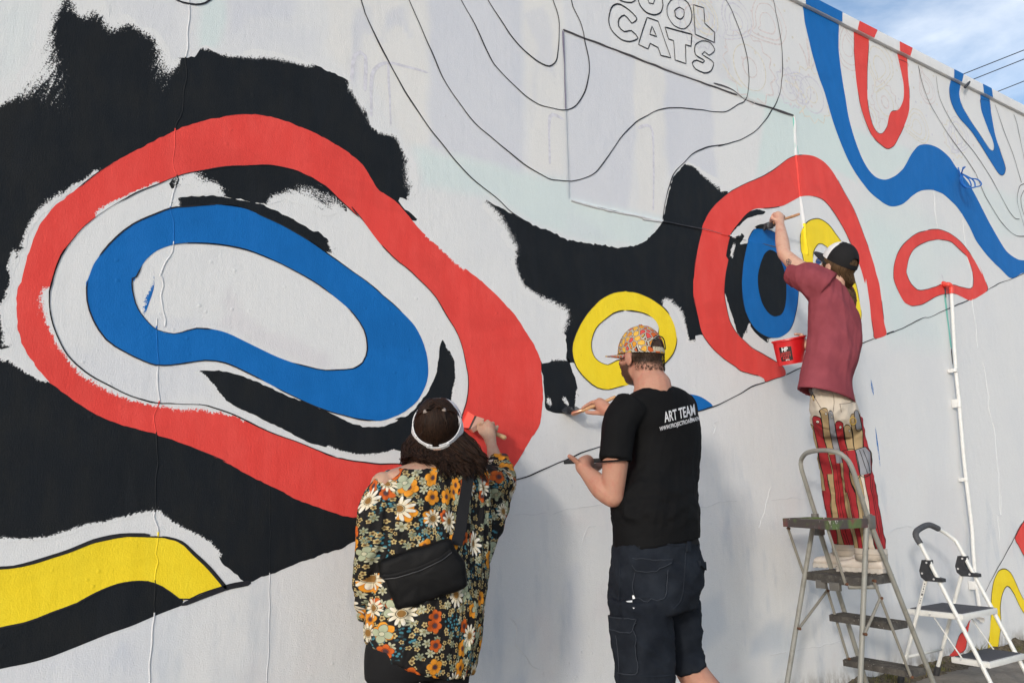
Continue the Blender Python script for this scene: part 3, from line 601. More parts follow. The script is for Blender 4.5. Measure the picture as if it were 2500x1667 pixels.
sheet('yellow_ring', 'yellow', [(3.066,2.298),(2.971,2.273),(2.878,2.222),(2.798,2.148),(2.732,2.063),(2.692,1.981),(2.686,1.913),(2.710,1.848),(2.757,1.799),(2.829,1.755),(2.904,1.744),(2.982,1.758),(3.061,1.778),(3.171,1.819),(3.286,1.878),(3.360,1.924),(3.422,1.981),(3.453,2.058),(3.442,2.142),(3.396,2.212),(3.327,2.258),(3.230,2.289),(3.148,2.302)], 2, [[(3.059,2.188),(2.978,2.162),(2.897,2.109),(2.844,2.054),(2.816,1.992),(2.825,1.924),(2.861,1.893),(2.924,1.878),(2.990,1.907),(3.098,1.935),(3.238,1.998),(3.299,2.065),(3.317,2.119),(3.278,2.168),(3.168,2.193)]])
RED2 = [(4.750,3.470),(4.624,3.413),(4.498,3.327),(4.357,3.239),(4.204,3.164),(4.056,3.085),(3.947,3.015),(3.857,2.944),(3.784,2.866),(3.728,2.769),(3.677,2.646),(3.641,2.528),(3.619,2.424),(3.618,2.413),(3.615,2.335),(3.636,2.227),(3.666,2.120),(3.729,2.049),(3.818,1.991),(3.942,1.939),(3.981,1.918),(4.079,1.903),(4.154,1.895),(4.197,1.881),(4.207,1.861),(4.308,1.890),(4.412,1.920),(4.397,1.963),(4.334,1.993),(4.220,2.032),(4.109,2.066),(4.050,2.099),(3.980,2.143),(3.921,2.212),(3.897,2.300),(3.886,2.390),(3.909,2.508),(3.943,2.606),(3.925,2.626),(3.971,2.751),(4.010,2.805),(4.086,2.878),(4.163,2.946),(4.257,2.994),(4.369,3.017),(4.523,3.062),(4.646,3.123),(4.751,3.173),(4.875,3.193),(4.977,3.186),(5.073,3.130),(5.167,3.039),(5.256,2.918),(5.343,2.769),(5.388,2.640),(5.404,2.682),(5.420,2.524),(5.421,2.385),(5.430,2.287),(5.439,2.244),(5.590,2.287),(5.579,2.371),(5.576,2.501),(5.568,2.652),(5.540,2.740),(5.527,2.795),(5.462,2.951),(5.342,3.179),(5.229,3.310),(5.137,3.415),(5.039,3.477),(4.917,3.498)]
sheet('red_arch', 'red', RED2, 2)
sheet('black_crescent', 'black', [(4.347,2.985),(4.293,2.994),(4.219,2.975),(4.145,2.943),(4.070,2.887),(3.994,2.808),(3.954,2.748),(3.909,2.624),(3.876,2.458),(3.952,2.233),(3.981,2.152),(4.027,2.122),(4.052,2.120),(4.088,2.162),(4.099,2.206),(4.145,2.167),(4.218,2.126),(4.282,2.115),(4.308,2.130),(4.287,2.154),(4.199,2.190),(4.105,2.266),(4.084,2.420),(4.115,2.599),(4.156,2.738),(4.065,2.724),(4.120,2.787),(4.078,2.798),(4.023,2.759),(3.989,2.766),(4.046,2.823),(4.141,2.899),(4.233,2.940),(4.326,2.969)], 1, dry=[[(4.078,2.798),(3.989,2.766)], [(4.052,2.120),(4.088,2.162),(4.099,2.206)], [(4.308,2.130),(4.282,2.115)], [(4.010,2.722),(3.976,2.634)]], width=0.022, brush=(0.6, 0.8), rough=0.006)
sheet('black_stroke', 'black', [(4.225,2.865),(4.282,2.893),(4.374,2.909),(4.418,2.892),(4.352,2.872),(4.278,2.862)], 3)
sheet('blue_ring', 'blue', [(4.220,2.848),(4.176,2.804),(4.130,2.734),(4.086,2.621),(4.057,2.503),(4.050,2.398),(4.070,2.289),(4.124,2.208),(4.196,2.163),(4.286,2.147),(4.380,2.158),(4.466,2.197),(4.530,2.266),(4.568,2.342),(4.600,2.428),(4.617,2.503),(4.616,2.605),(4.573,2.710),(4.500,2.802),(4.424,2.862),(4.316,2.868)], 2)
sheet('black_oval', 'black', [(4.354,2.731),(4.296,2.697),(4.249,2.627),(4.213,2.542),(4.209,2.453),(4.232,2.367),(4.279,2.311),(4.342,2.290),(4.412,2.308),(4.460,2.367),(4.484,2.451),(4.491,2.561),(4.467,2.649),(4.420,2.716)], 3)
sheet('yellow_ring', 'yellow', [(4.725,2.942),(4.768,2.988),(4.848,3.026),(4.925,3.040),(5.014,3.016),(5.085,2.963),(5.155,2.905),(5.221,2.816),(5.262,2.663),(5.282,2.586),(5.299,2.490),(5.302,2.387),(5.221,2.306),(4.954,2.290),(4.790,2.394),(4.715,2.590),(4.688,2.775),(4.692,2.880)], 2, [[(4.802,2.744),(4.825,2.805),(4.876,2.853),(4.945,2.854),(5.015,2.805),(5.105,2.681),(5.148,2.550),(5.098,2.428),(4.975,2.434),(4.843,2.560),(4.800,2.677)]])
sheet('blue_half_disc', 'blue', [(3.418,1.741),(3.551,1.752),(3.625,1.741),(3.684,1.717),(3.720,1.692),(3.649,1.670),(3.556,1.643),(3.408,1.617)], 2)

# ---- right
def clip_top(p): return [(x, min(z, WALL_TOP - 0.002)) for x, z in p]
sheet('blue_band', 'blue', clip_top([(4.900,4.697),(4.944,4.661),(4.953,4.540),(4.979,4.418),(5.021,4.258),(5.068,4.128),(5.118,4.028),(5.178,3.844),(5.262,3.666),(5.352,3.531),(5.451,3.438),(5.576,3.357),(5.733,3.308),(5.853,3.301),(6.011,3.353),(6.157,3.447),(6.301,3.516),(6.470,3.554),(6.635,3.547),(6.819,3.480),(6.969,3.363),(7.085,3.223),(7.243,3.119),(7.441,3.034),(7.619,2.973),(7.875,3.060),(8.494,3.233),(8.500,3.252),(7.907,3.175),(7.738,3.175),(7.585,3.219),(7.452,3.331),(7.326,3.458),(7.205,3.600),(7.081,3.724),(6.898,3.833),(6.798,3.908),(6.636,3.953),(6.468,3.946),(6.323,3.897),(6.197,3.790),(6.068,3.655),(5.924,3.558),(5.791,3.504),(5.670,3.498),(5.582,3.537),(5.503,3.621),(5.434,3.764),(5.389,3.912),(5.370,4.082),(5.351,4.253),(5.348,4.460),(5.381,4.681),(5.354,4.732)]), 2)
sheet('red_band', 'red', clip_top([(5.578,4.699),(5.572,4.663),(5.544,4.459),(5.539,4.277),(5.553,4.072),(5.601,3.936),(5.658,3.846),(5.745,3.793),(5.862,3.768),(5.972,3.823),(6.100,3.968),(6.244,4.175),(6.284,4.361),(6.290,4.491),(6.310,4.665),(6.304,4.705),(6.157,4.701),(6.164,4.666),(6.183,4.556),(6.208,4.403),(6.183,4.270),(6.096,4.153),(5.986,4.109),(5.937,4.051),(5.897,3.965),(5.822,3.886),(5.758,3.874),(5.696,3.930),(5.662,4.086),(5.699,4.353),(5.746,4.551),(5.772,4.676),(5.772,4.707)]), 2)
sheet('blue_band', 'blue', clip_top([(7.013,4.696),(6.990,4.661),(6.938,4.556),(6.942,4.439),(7.038,4.329),(7.232,4.242),(7.393,4.126),(7.527,4.019),(7.638,3.939),(7.721,3.939),(7.785,4.023),(7.729,4.168),(7.670,4.330),(7.650,4.520),(7.655,4.672),(7.647,4.706),(7.483,4.706),(7.487,4.654),(7.468,4.508),(7.544,4.352),(7.603,4.261),(7.620,4.195),(7.591,4.145),(7.526,4.148),(7.389,4.245),(7.228,4.360),(7.126,4.454),(7.102,4.550),(7.145,4.673),(7.137,4.705)]), 2)
sheet('red_ring', 'red', [(6.287,3.182),(6.119,3.121),(5.977,3.039),(5.861,2.942),(5.787,2.832),(5.762,2.730),(5.770,2.698),(5.816,2.620),(5.877,2.557),(5.985,2.541),(6.103,2.566),(6.270,2.631),(6.441,2.688),(6.611,2.713),(6.720,2.702),(6.831,2.686),(6.922,2.705),(7.165,2.810),(7.145,2.891),(7.083,3.009),(7.108,2.940),(6.988,3.065),(6.836,3.167),(6.649,3.223),(6.456,3.221)], 2, [[(6.466,3.139),(6.268,3.085),(6.097,3.007),(6.005,2.920),(5.947,2.812),(5.946,2.792),(5.983,2.725),(6.074,2.680),(6.206,2.699),(6.344,2.735),(6.459,2.772),(6.627,2.786),(6.767,2.784),(6.905,2.795),(6.945,2.865),(6.941,2.974),(6.887,3.060),(6.818,3.087),(6.661,3.147)]])
sheet('red_patch', 'red', [(7.290,0.916),(7.104,0.800),(7.153,0.723),(7.216,0.644),(7.405,0.453),(7.499,0.561),(7.490,0.900)], 2)
sheet('yellow_band', 'yellow', [(6.495,0.030),(6.548,0.140),(6.597,0.265),(6.632,0.393),(6.691,0.495),(6.781,0.560),(6.870,0.574),(6.966,0.539),(7.024,0.462),(7.079,0.375),(7.127,0.316),(7.262,0.240),(7.230,0.123),(7.100,0.218),(7.036,0.287),(6.981,0.374),(6.919,0.433),(6.864,0.439),(6.794,0.389),(6.742,0.295),(6.723,0.183),(6.683,0.099),(6.626,0.015)], 2)
sheet('red_patch', 'red', [(6.294,0.251),(6.235,0.214),(6.160,0.180),(6.102,0.145),(6.038,0.078),(5.966,0.046),(5.922,0.027),(5.941,0.005),(6.002,-0.011),(6.095,0.039),(6.183,0.062),(6.242,0.172)], 2, rough=0.006)
for pts in ([(5.343,1.948),(5.363,1.885),(5.358,1.835),(5.340,1.884)], [(5.342,1.621),(5.356,1.478),(5.352,1.345),(5.339,1.514)]):
    sheet('blue_stroke', 'blue', pts, 1, full=.62, brush=(0.12, 1))
# paint carried over the coping
def coping_patch(color, pts):
    n = len(pts); q = [(x, z) for x, z in pts]
    V = [(x, -0.030, z) for x, z in q]; o = mesh('coping_paint', (V, [tuple(range(n))]), PAINT[color], wall)
    fattr(o, 'cover', np.ones(n)); SHAPES.append(([q], color))
def cp(xb0, xb1, xt0, xt1): return [(xb0, WALL_TOP + .004), (xb1, WALL_TOP + .004), (xt1, COP_TOP - .003), (xt0, COP_TOP - .003)]
for c, a in (('blue', (4.945, 5.385, 4.95, 5.40)), ('red', (5.58, 5.80, 5.62, 5.86)), ('red', (6.16, 6.31, 6.17, 6.36)), ('blue', (6.99, 7.12, 7.01, 7.17)), ('blue', (7.50, 7.66, 7.50, 7.66))):
    coping_patch(c, cp(*a))

# ---- thin drawn lines
LINES = [
 [(1.476,3.529),(1.510,3.437),(1.587,3.302),(1.664,3.184),(1.743,3.074),(1.832,2.974),(1.933,2.876),(2.036,2.784),(2.120,2.730),(2.239,2.672),(2.316,2.618),(2.406,2.586)],
 [(1.725,3.616),(1.792,3.492),(1.853,3.374),(1.915,3.255),(1.998,3.151),(2.103,3.051),(2.190,3.003),(2.301,2.945),(2.426,2.887),(2.556,2.849),(2.629,2.851),(2.704,2.864),(2.808,2.901),(2.902,2.958),(3.002,3.077),(3.091,3.196),(3.212,3.321),(3.335,3.410),(3.444,3.471),(3.587,3.518),(3.800,3.559),(4.007,3.597),(4.153,3.689),(4.226,3.740),(4.273,3.890),(4.272,4.048),(4.239,4.171),(4.179,4.299),(4.067,4.435)],
 [(2.019,3.719),(2.111,3.596),(2.176,3.483),(2.231,3.402),(2.322,3.341),(2.426,3.281),(2.521,3.254),(2.620,3.257),(2.696,3.271),(2.775,3.321),(2.845,3.422),(2.880,3.542),(2.882,3.633),(2.854,3.748),(2.824,3.841),(2.774,3.915),(2.757,3.977)],
 [(2.181,3.776),(2.283,3.663),(2.340,3.602),(2.433,3.536),(2.517,3.502),(2.591,3.500),(2.643,3.550),(2.663,3.666),(2.671,3.779),(2.655,3.852),(2.622,3.930)],
 [(3.401,2.770),(3.432,2.888),(3.505,3.062),(3.606,3.165),(3.692,3.243),(3.828,3.316),(3.985,3.370),(3.928,3.347),(4.144,3.439),(4.319,3.551),(4.445,3.673),(4.535,3.789),(4.597,3.900),(4.644,4.077),(4.654,4.288),(4.626,4.475),(4.584,4.615)],
 [(0.644,3.238),(0.665,3.230),(0.694,3.227),(0.745,3.235),(0.781,3.254),(0.802,3.277),(0.816,3.299)],
 [(6.468,4.640),(6.496,4.500),(6.576,4.342),(6.765,4.162),(6.943,4.040),(7.101,3.943),(7.218,3.851)],
 [(6.739,4.627),(6.752,4.438),(6.853,4.299),(7.030,4.159),(7.247,4.042),(7.462,3.885),(7.617,3.729),(7.750,3.600),(7.839,3.556),(7.926,3.563)],
 [(7.218,3.851),(7.319,3.688),(7.421,3.591),(7.554,3.481),(7.701,3.413),(7.829,3.392),(7.971,3.412),(8.196,3.461)],
 [(7.744,4.630),(7.853,4.392),(7.972,4.187),(8.062,3.939)], [(8.094,4.624),(8.134,4.533),(8.186,4.199),(8.215,4.042)],
 [(8.232,3.973),(8.116,3.941),(8.015,3.894),(7.947,3.793),(7.929,3.702),(7.997,3.506)], [(8.216,3.916),(8.098,3.875),(8.011,3.788),(7.997,3.697),(8.027,3.615)],
 [(2.278,1.273),(2.391,1.298),(2.537,1.347),(2.655,1.388),(2.739,1.416),(2.863,1.448),(3.125,1.528),(3.408,1.617),(3.727,1.690),(3.941,1.767),(4.070,1.823),(4.207,1.861)],
 [(4.412,1.920),(4.562,1.972),(4.925,2.091),(5.301,2.203),(5.431,2.243)], [(5.590,2.287),(5.691,2.322),(5.592,2.292),(5.790,2.347),(6.107,2.463),(6.200,2.476),(6.441,2.560),(6.831,2.686)], [(7.165,2.810),(7.394,2.900),(7.638,2.972),(7.874,3.054),(8.087,3.125)],
 [(7.293,0.926),(7.104,0.800),(6.880,0.650),(6.744,0.563),(6.503,0.395)],
]
def run_on(l, at_start, at_end, ln=0.75):
    l = list(l)
    def ext(p, q):
        p, q = np.array(p), np.array(q); d_ = (p - q) / np.hypot(*(p - q)); r = p + d_ * ln; return (float(r[0]), float(min(r[1], WALL_TOP - .03)))
    if at_start: l = [ext(l[0], l[1])] + l
    if at_end: l = l + [ext(l[-1], l[-2])]
    return l
for i_, (s_, e_) in {0: (1, 0), 1: (1, 1), 2: (1, 1), 3: (1, 1), 4: (0, 1)}.items(): LINES[i_] = run_on(LINES[i_], s_, e_)
LINES[5] = [(0.644,3.238),(0.627,3.290),(0.658,3.368),(0.729,3.420),(0.797,3.402),(0.829,3.354),(0.816,3.299),(0.802,3.277),(0.781,3.254),(0.745,3.235),(0.694,3.227),(0.665,3.230),(0.644,3.238)]
for i, l in enumerate(LINES): ribbon('drawn_line', l, 0.0062 if i not in (5,) else 0.006, 4, seed=i)
ribbon('drawn_line', [(0.804,0.836),(0.871,0.859),(0.959,0.884),(1.058,0.899)], 0.016, 3, seed=31, vary=.3)
# outlines drawn round the shapes, worn and broken
OUTL = [(BLUE_OUT, .0026, .08), (BLUE_IN, .0026, .05), (RED_IN, .0025, .08), (RED_OUT, .003, .22), (RED2, .0042, -.2), (SHAPES[-1][0][0], 0, 0)]
for i, (p, w, g) in enumerate(OUTL[:5]): ribbon('painted_outline', p, w, 4, seed=60 + i, closed=True, gap=g)
k = 0
for loops, c in SHAPES:
    if c in ('yellow', 'blue', 'red') and len(loops[0]) > 30:
        for l in loops:
            if any(len(l) == len(q) for q in ()): continue
            if 0.12 < np.ptp(np.array(l)[:, 0]) < 1.9 and k < 40:
                P_ = np.array(l)[::2]; P_ = P_[P_[:, 1] < WALL_TOP - 0.02]
                if len(P_) > 8: ribbon('painted_outline', [tuple(q) for q in P_], 0.0058 if c == 'yellow' else 0.0042, 4, seed=80 + k, gap=-.35 if c == 'yellow' else -.2); k += 1
ribbon('painted_outline', [(0.172,0.998),(0.221,1.005),(0.261,1.007),(0.311,1.017),(0.372,1.036),(0.435,1.057),(0.499,1.081),(0.554,1.092),(0.611,1.095),(0.682,1.093)], 0.012, 3, seed=33)
ribbon('painted_outline', [(0.724,1.086),(0.793,1.061),(0.845,1.014),(0.898,0.961),(0.966,0.882)], 0.014, 3, seed=34, gap=-.3)

# ---- hand-drawn lettering COOL CATS
def ell(crop_pts): return crop_pts
LET = [
 [(3.270,4.005),(3.213,4.040),(3.127,4.053),(3.067,4.009),(3.041,3.924),(3.059,3.865),(3.128,3.829),(3.201,3.834),(3.270,3.879),(3.220,3.911),(3.160,3.886),(3.118,3.908),(3.124,3.957),(3.167,3.995),(3.209,3.973),(3.226,3.961)],
 [(3.355,4.042),(3.448,4.048),(3.494,3.938),(3.541,3.832),(3.455,3.822),(3.435,3.868),(3.370,3.875),(3.349,3.832),(3.271,3.838),(3.311,3.940)], [(3.393,3.997),(3.371,3.935),(3.428,3.939)],
 [(3.505,4.027),(3.744,4.054),(3.729,3.967),(3.679,3.962),(3.673,3.832),(3.577,3.828),(3.574,3.957),(3.530,3.955)],
 [(3.834,4.038),(3.912,4.049),(3.951,4.010),(3.895,3.955),(3.853,3.968),(3.826,3.940),(3.884,3.932),(3.934,3.915),(3.902,3.849),(3.840,3.816),(3.757,3.820),(3.732,3.856),(3.771,3.886),(3.829,3.884),(3.848,3.903),(3.766,3.922),(3.768,3.986)],
 [(3.776,4.271),(3.873,4.282),(3.872,4.172),(3.963,4.137),(3.951,4.062),(3.775,4.064)],
 [(3.656,4.278),(3.729,4.265),(3.756,4.198),(3.734,4.127),(3.672,4.069),(3.583,4.065),(3.535,4.112),(3.535,4.174),(3.580,4.239)], [(3.646,4.211),(3.683,4.205),(3.679,4.159),(3.644,4.125),(3.604,4.134),(3.599,4.170)],
 [(3.424,4.260),(3.484,4.231),(3.499,4.174),(3.476,4.117),(3.419,4.079),(3.350,4.074),(3.299,4.106),(3.288,4.163),(3.345,4.232)], [(3.397,4.207),(3.431,4.188),(3.416,4.152),(3.378,4.147),(3.364,4.175)],
 [(3.282,4.185),(3.225,4.225),(3.136,4.218),(3.095,4.131),(3.114,4.090),(3.172,4.084),(3.232,4.097),(3.260,4.119),(3.280,4.150),(3.219,4.141),(3.175,4.135),(3.162,4.167),(3.208,4.195),(3.244,4.178)],
]
STRAIGHT = (1, 2, 3, 5)
for i, l in enumerate(LET):
    if i in STRAIGHT:
        q = []
        for j in range(len(l)):
            a, b = np.array(l[j]), np.array(l[(j + 1) % len(l)]); n_ = max(2, int(np.hypot(*(b - a)) / .02)); q += [tuple(a + (b - a) * t / n_) for t in range(n_)]
        q.append(q[0]); ribbon('letter_outline', q, 0.0075, 4, seed=200 + i, straight=True, vary=.25)
    else: ribbon('letter_outline', l, 0.0075, 4, seed=200 + i, closed=True, vary=.25)

# ---- faded paisley and flowers at the upper right
GH = [flat_mat('faded_rose', (0.66, 0.60, 0.585)), flat_mat('faded_ochre', (0.69, 0.655, 0.57)), flat_mat('faded_lilac', (0.62, 0.61, 0.655))]
def circ(cx, cz, r, n=18, sq=1.0, lob=0, amp=0.0):
    return [(cx + (r + amp * math.cos(lob * a)) * math.cos(a) * sq, cz + (r + amp * math.cos(lob * a)) * math.sin(a)) for a in [2 * math.pi * i / n for i in range(n)]]
def dot(cx, cz, r, mat, k):
    V = [(x, wall_y(x, z) - LAY * (.3 + .02 * (k % 40)), z) for x, z in circ(cx, cz, r, 10)]
    mesh('faded_dot', (V, [tuple(range(9, -1, -1))]), mat, wall)
def paisley(cx, cz, s, rot, mat, k):
    base = [(0, -1), (.55, -.85), (.8, -.3), (.62, .25), (.25, .6), (.2, 1.0), (-.1, .75), (-.45, .3), (-.75, -.25), (-.55, -.8)]
    cr, sr = math.cos(rot), math.sin(rot)
    for f in (1.0, 0.78, 0.45):
        ribbon('faded_paisley', [(cx + s * f * (x * cr - z * sr), cz + s * f * (x * sr + z * cr)) for x, z in base], 0.010, .5 + .02 * (k % 37) + .05 * f, GH[mat], seed=k, closed=True)
    for j in range(9):
        a = j * .7; dot(cx + s * 1.25 * math.cos(a), cz + s * 1.25 * math.sin(a), .011, GH[(mat + 1) % 3], k + j)
def rosette(cx, cz, s, mat, k):
    ribbon('faded_rosette', circ(cx, cz, s, 48, 1, 12, s * .1), 0.010, .55 + .02 * (k % 37), GH[mat], seed=k, closed=True)
    ribbon('faded_rosette', circ(cx, cz, s * .68, 24), 0.010, .62 + .02 * (k % 37), GH[(mat + 1) % 3], seed=k + 1, closed=True)
    ribbon('faded_rosette', circ(cx, cz, s * .3, 14), 0.010, .68 + .02 * (k % 37), GH[mat], seed=k + 2, closed=True)
for i, (c_, s_, r_) in enumerate(zip([(4.505,4.365),(3.859,4.258),(4.176,4.271),(5.459,4.509),(5.880,4.436),(4.799,3.997),(6.548,4.482),(6.327,4.054),(6.990,4.117),(6.193,4.607)], (.23, .16, .19, .20, .24, .15, .16, .19, .2, .1), (2.3, .4, 2.6, .2, 2.9, 1.2, .4, 2.0, 2.6, 1.))):
    paisley(c_[0], c_[1], s_, r_, i % 3, 300 + 12 * i)
for i, (c_, s_) in enumerate(zip([(4.293,3.988),(4.961,3.971),(3.800,4.161),(5.908,4.166),(6.928,4.102),(4.713,3.959),(5.681,3.986)], (.24, .2, .17, .17, .16, .14, .12))): rosette(c_[0], c_[1], s_, i % 3, 500 + 5 * i)
for i, l in enumerate(([(4.945,4.164),(4.917,4.270),(4.864,4.339)], [(4.956,4.168),(4.967,4.299),(4.957,4.411)], [(4.967,4.171),(5.018,4.315),(5.045,4.432)], [(4.978,4.174),(5.057,4.283),(5.113,4.373)], [(4.658,3.999),(4.797,3.982),(4.888,3.896),(4.792,3.788)], [(4.018,3.934),(4.100,3.867),(4.202,3.818)], [(1.441,3.093),(1.458,3.225),(1.508,3.231),(1.510,3.057)], [(1.544,2.939),(1.546,3.150),(1.626,3.233),(1.843,3.244)], [(1.626,3.229),(1.642,2.918)], [(2.577,2.930),(2.587,3.203),(2.681,3.211)], [(3.240,3.300),(3.358,3.311),(3.330,2.813)])):
    ribbon('faded_line', l, 0.016, 1, GH[(0, 0, 1, 0, 1, 1, 2, 2, 2, 2, 2)[i]], seed=600 + i)

# ---- cracks filled with caulk: raised beads taking the colour painted over them
BEADCOL = ['white', 'black', 'red', 'blue', 'yellow']
BOXED = [(np.array(l[0]).min(0), np.array(l[0]).max(0), [[(float(a), float(b)) for a, b in q] for q in l], c) for l, c in SHAPES]
def pin(x, z, poly):
    r = False; x0, z0 = poly[-1]
    for x1, z1 in poly:
        if (z0 > z) != (z1 > z) and x < (x1 - x0) * (z - z0) / (z1 - z0) + x0: r = not r
        x0, z0 = x1, z1
    return r
def colour_at(x, z):
    c = 'white'
    for lo, hi, loops, col in BOXED:
        if lo[0] < x < hi[0] and lo[1] < z < hi[1] and col in BEADCOL and pin(x, z, loops[0]) and not any(pin(x, z, h) for h in loops[1:]): c = col
    return c
def bead(name, line, w=0.0056, h=0.0012, jit=0.007, step=0.014, force=None, seed=0):
    q = catmull([(p[0], p[1], 0) for p in line], step); V, F, mi = [], [], []
    ctr = []
    for p in q:
        v = Vector((p[0] * 14, p[1] * 14, seed)); ctr.append((p[0] + noise.noise(v) * jit, p[1] + noise.noise(v + Vector((4, 4, 4))) * jit * .5))
    n = len(ctr)
    for i, (x, z) in enumerate(ctr):
        a, b = np.array(ctr[max(i-1, 0)]), np.array(ctr[min(i+1, n-1)]); t = (b - a) / (np.hypot(*(b - a)) + 1e-9); nn = (-t[1], t[0])
        s = 1 + 0.5 * noise.noise(Vector((x * 20, z * 20, seed + 5)))
        for k_, hh in ((-1, -0.002), (-.5, h * .8), (0, h), (.5, h * .8), (1, -0.002)):
            xx, zz = x + nn[0] * w * .5 * k_ * s, z + nn[1] * w * .5 * k_ * s
            V.append((xx, wall_y(xx, zz) - 0.002 - hh * s, zz))
        if i:
            c = force or colour_at(x, z)
            for k_ in range(4): F.append((5*i-5+k_, 5*i-4+k_, 5*i+1+k_, 5*i+k_)); mi.append(BEADCOL.index(c) if c in BEADCOL else 0)
    o = mesh(name, (V, F), [PAINT['caulk' if c == 'white' else c] for c in BEADCOL], wall); o.data.polygons.foreach_set('material_index', mi); fattr(o, 'cover', np.ones(len(V)))
    return o
bead('crack_bead', [(0.721,3.266),(0.722,3.166),(0.721,3.051),(0.717,2.977),(0.724,2.907),(0.714,2.824),(0.717,2.761),(0.696,2.685),(0.693,2.599),(0.695,2.500),(0.714,2.465),(0.693,2.400),(0.690,2.332),(0.702,2.297),(0.709,2.223),(0.708,2.164),(0.684,2.116),(0.666,2.063),(0.673,2.061),(0.682,2.026),(0.674,1.988),(0.683,1.939),(0.692,1.897),(0.693,1.869)], seed=1)
bead('crack_bead', [(0.667,1.895),(0.668,1.852),(0.668,1.782),(0.675,1.719),(0.683,1.615),(0.688,1.581),(0.675,1.525),(0.682,1.464),(0.688,1.410),(0.698,1.343),(0.692,1.276),(0.696,1.196),(0.695,1.187),(0.691,1.156),(0.708,1.118),(0.710,1.068),(0.704,1.025),(0.717,0.993),(0.709,0.932),(0.711,0.835),(0.711,0.775),(0.709,0.703),(0.706,0.656),(0.710,0.577)], seed=2)
bead('crack_bead', [(1.120,1.264),(1.126,1.115),(1.129,0.968),(1.133,0.797),(1.137,0.668),(1.132,0.604),(1.135,0.519)], 0.0026, 0.0006, seed=4)
for i, l in enumerate(([(2.531,1.114),(2.639,1.134),(2.693,1.136),(2.733,1.144),(2.846,1.147)], [(3.554,1.117),(3.649,1.125),(3.721,1.143),(3.877,1.145)], [(4.170,1.141),(4.344,1.153),(4.548,1.145)], [(5.388,0.908),(5.540,0.935),(5.706,0.929),(5.864,0.931),(6.025,0.929)], [(4.068,0.269),(4.233,0.273),(4.347,0.273),(4.522,0.267),(4.757,0.276)],
      [(6.482,3.557),(6.478,3.340),(6.481,3.157)], [(6.892,3.429),(6.894,3.176),(6.913,2.945),(6.914,3.048),(6.945,2.927),(6.905,2.783),(6.897,2.537),(6.883,2.294)], [(6.943,2.179),(6.959,2.001),(6.952,1.794),(6.989,1.649),(6.975,1.359),(6.922,0.977)], [(6.970,1.153),(6.930,0.975),(6.884,0.967),(6.866,0.783)], [(3.723,1.528),(3.743,1.564),(3.711,1.587),(3.754,1.600)], [(5.398,0.916),(5.495,0.933),(5.690,0.939)], [(2.717,0.965),(2.744,1.035),(2.800,1.045)], [(2.300,1.114),(2.393,1.115),(2.502,1.117)], [(2.254,0.653),(2.293,0.623),(2.302,0.525),(2.346,0.475),(2.418,0.405)], [(4.179,1.219),(4.082,1.029),(4.040,0.983)])):
    bead('crack_bead', l, 0.0028, 0.0006, 0.018, seed=20 + i)
# edges of the filled opening: joint lines with the recess's shade painted in
M_GAP = flat_mat('shaded_joint', (0.085, 0.08, 0.09), 0.9)
ribbon('shaded_joint', [(2.696,3.750),(2.847,3.749),(3.067,3.748),(3.268,3.746),(3.495,3.743),(3.734,3.745),(4.145,3.751)], 0.0065, 3, M_GAP, seed=701, vary=.7, gap=-.42)
ribbon('shaded_joint', [(3.917,3.771),(4.090,3.775),(4.230,3.741),(4.491,3.748),(4.727,3.753)], 0.008, 3, M_GAP, seed=702, vary=.9)
ribbon('shaded_joint', [(2.694,3.742),(2.697,3.567),(2.696,3.273)], 0.009, 3, flat_mat('left_edge_shade', (0.22, 0.19, 0.26)), seed=703, vary=.8)  # purplish line painted for the shade of the left recess edge
bead('caulk_joint', [(4.737,3.752),(4.732,3.637),(4.725,3.462),(4.726,3.316),(4.730,3.165),(4.739,3.004),(4.741,2.876),(4.745,2.758)], 0.020, 0.007, 0.004, seed=41)
bead('caulk_joint', [(2.712,2.754),(2.931,2.745),(3.204,2.752),(3.392,2.751)], 0.014, 0.006, 0.004, seed=42)
bead('caulk_joint', [(3.229,2.740),(3.389,2.751),(3.727,2.763),(3.989,2.760),(4.117,2.760)], 0.012, 0.006, 0.004, seed=43)
ribbon('teal_drip', [(4.732,3.746),(4.725,3.582),(4.730,3.465)], 0.02, 4, PAINT['teal'], seed=44, vary=.8)
ribbon('shaded_joint', [(2.725,2.749),(2.957,2.747),(3.392,2.755),(3.728,2.769),(3.989,2.763),(4.126,2.762),(4.421,2.759)], 0.007, 4, M_GAP, seed=45, vary=1.0, gap=-.1)

# ================================================================= ground
def ground_material():
    m = Mt('worn_concrete', 0.9, 0.2); c = m.coord('Object')
    n = m.noise(c, 3.0, 8, 0.65); n2 = m.noise(c, 45, 4, 0.7); x, y, z = m.xyz(c)
    k = m.mix(n.step(0.3, 0.7), (0.20, 0.175, 0.145), (0.33, 0.295, 0.25))
    k = m.mix(n2.step(0.5, 0.75) * 0.6, k, (0.14, 0.125, 0.105))
    v = S(m.nt, m.vor(c, 26).outputs['Distance']).step(0.16, 0.10) * m.noise(c, 9, 3).step(0.52, 0.6)
    k = m.mix(v, k, (0.045, 0.04, 0.035))
    edge = (y + m.noise(m.mapping(c, (6, 6, 1)), 1.0, 5, 0.7) * 0.34).step(-0.02, 0.12)
    k = m.mix(edge * 0.85, k, (0.085, 0.066, 0.042))
    m.col(k); m.bump(n2 * 0.5 + n, 0.012, 0.8); return m.mat
g = bmesh.new()
ed = [-400, -60, -20, -6, -2.4, 0.0]
M_GROUND = ground_material()
gv, gf = [], []
xs = [-400, -80, -20, -6, 0, 4, 8, 14, 34, 90, 400]; ys = [-400, -90, -30, -10, -4, -1.6, 0.0, 0.33, 40, 400]
gv = [(x, y, 0.0) for y in ys for x in xs]
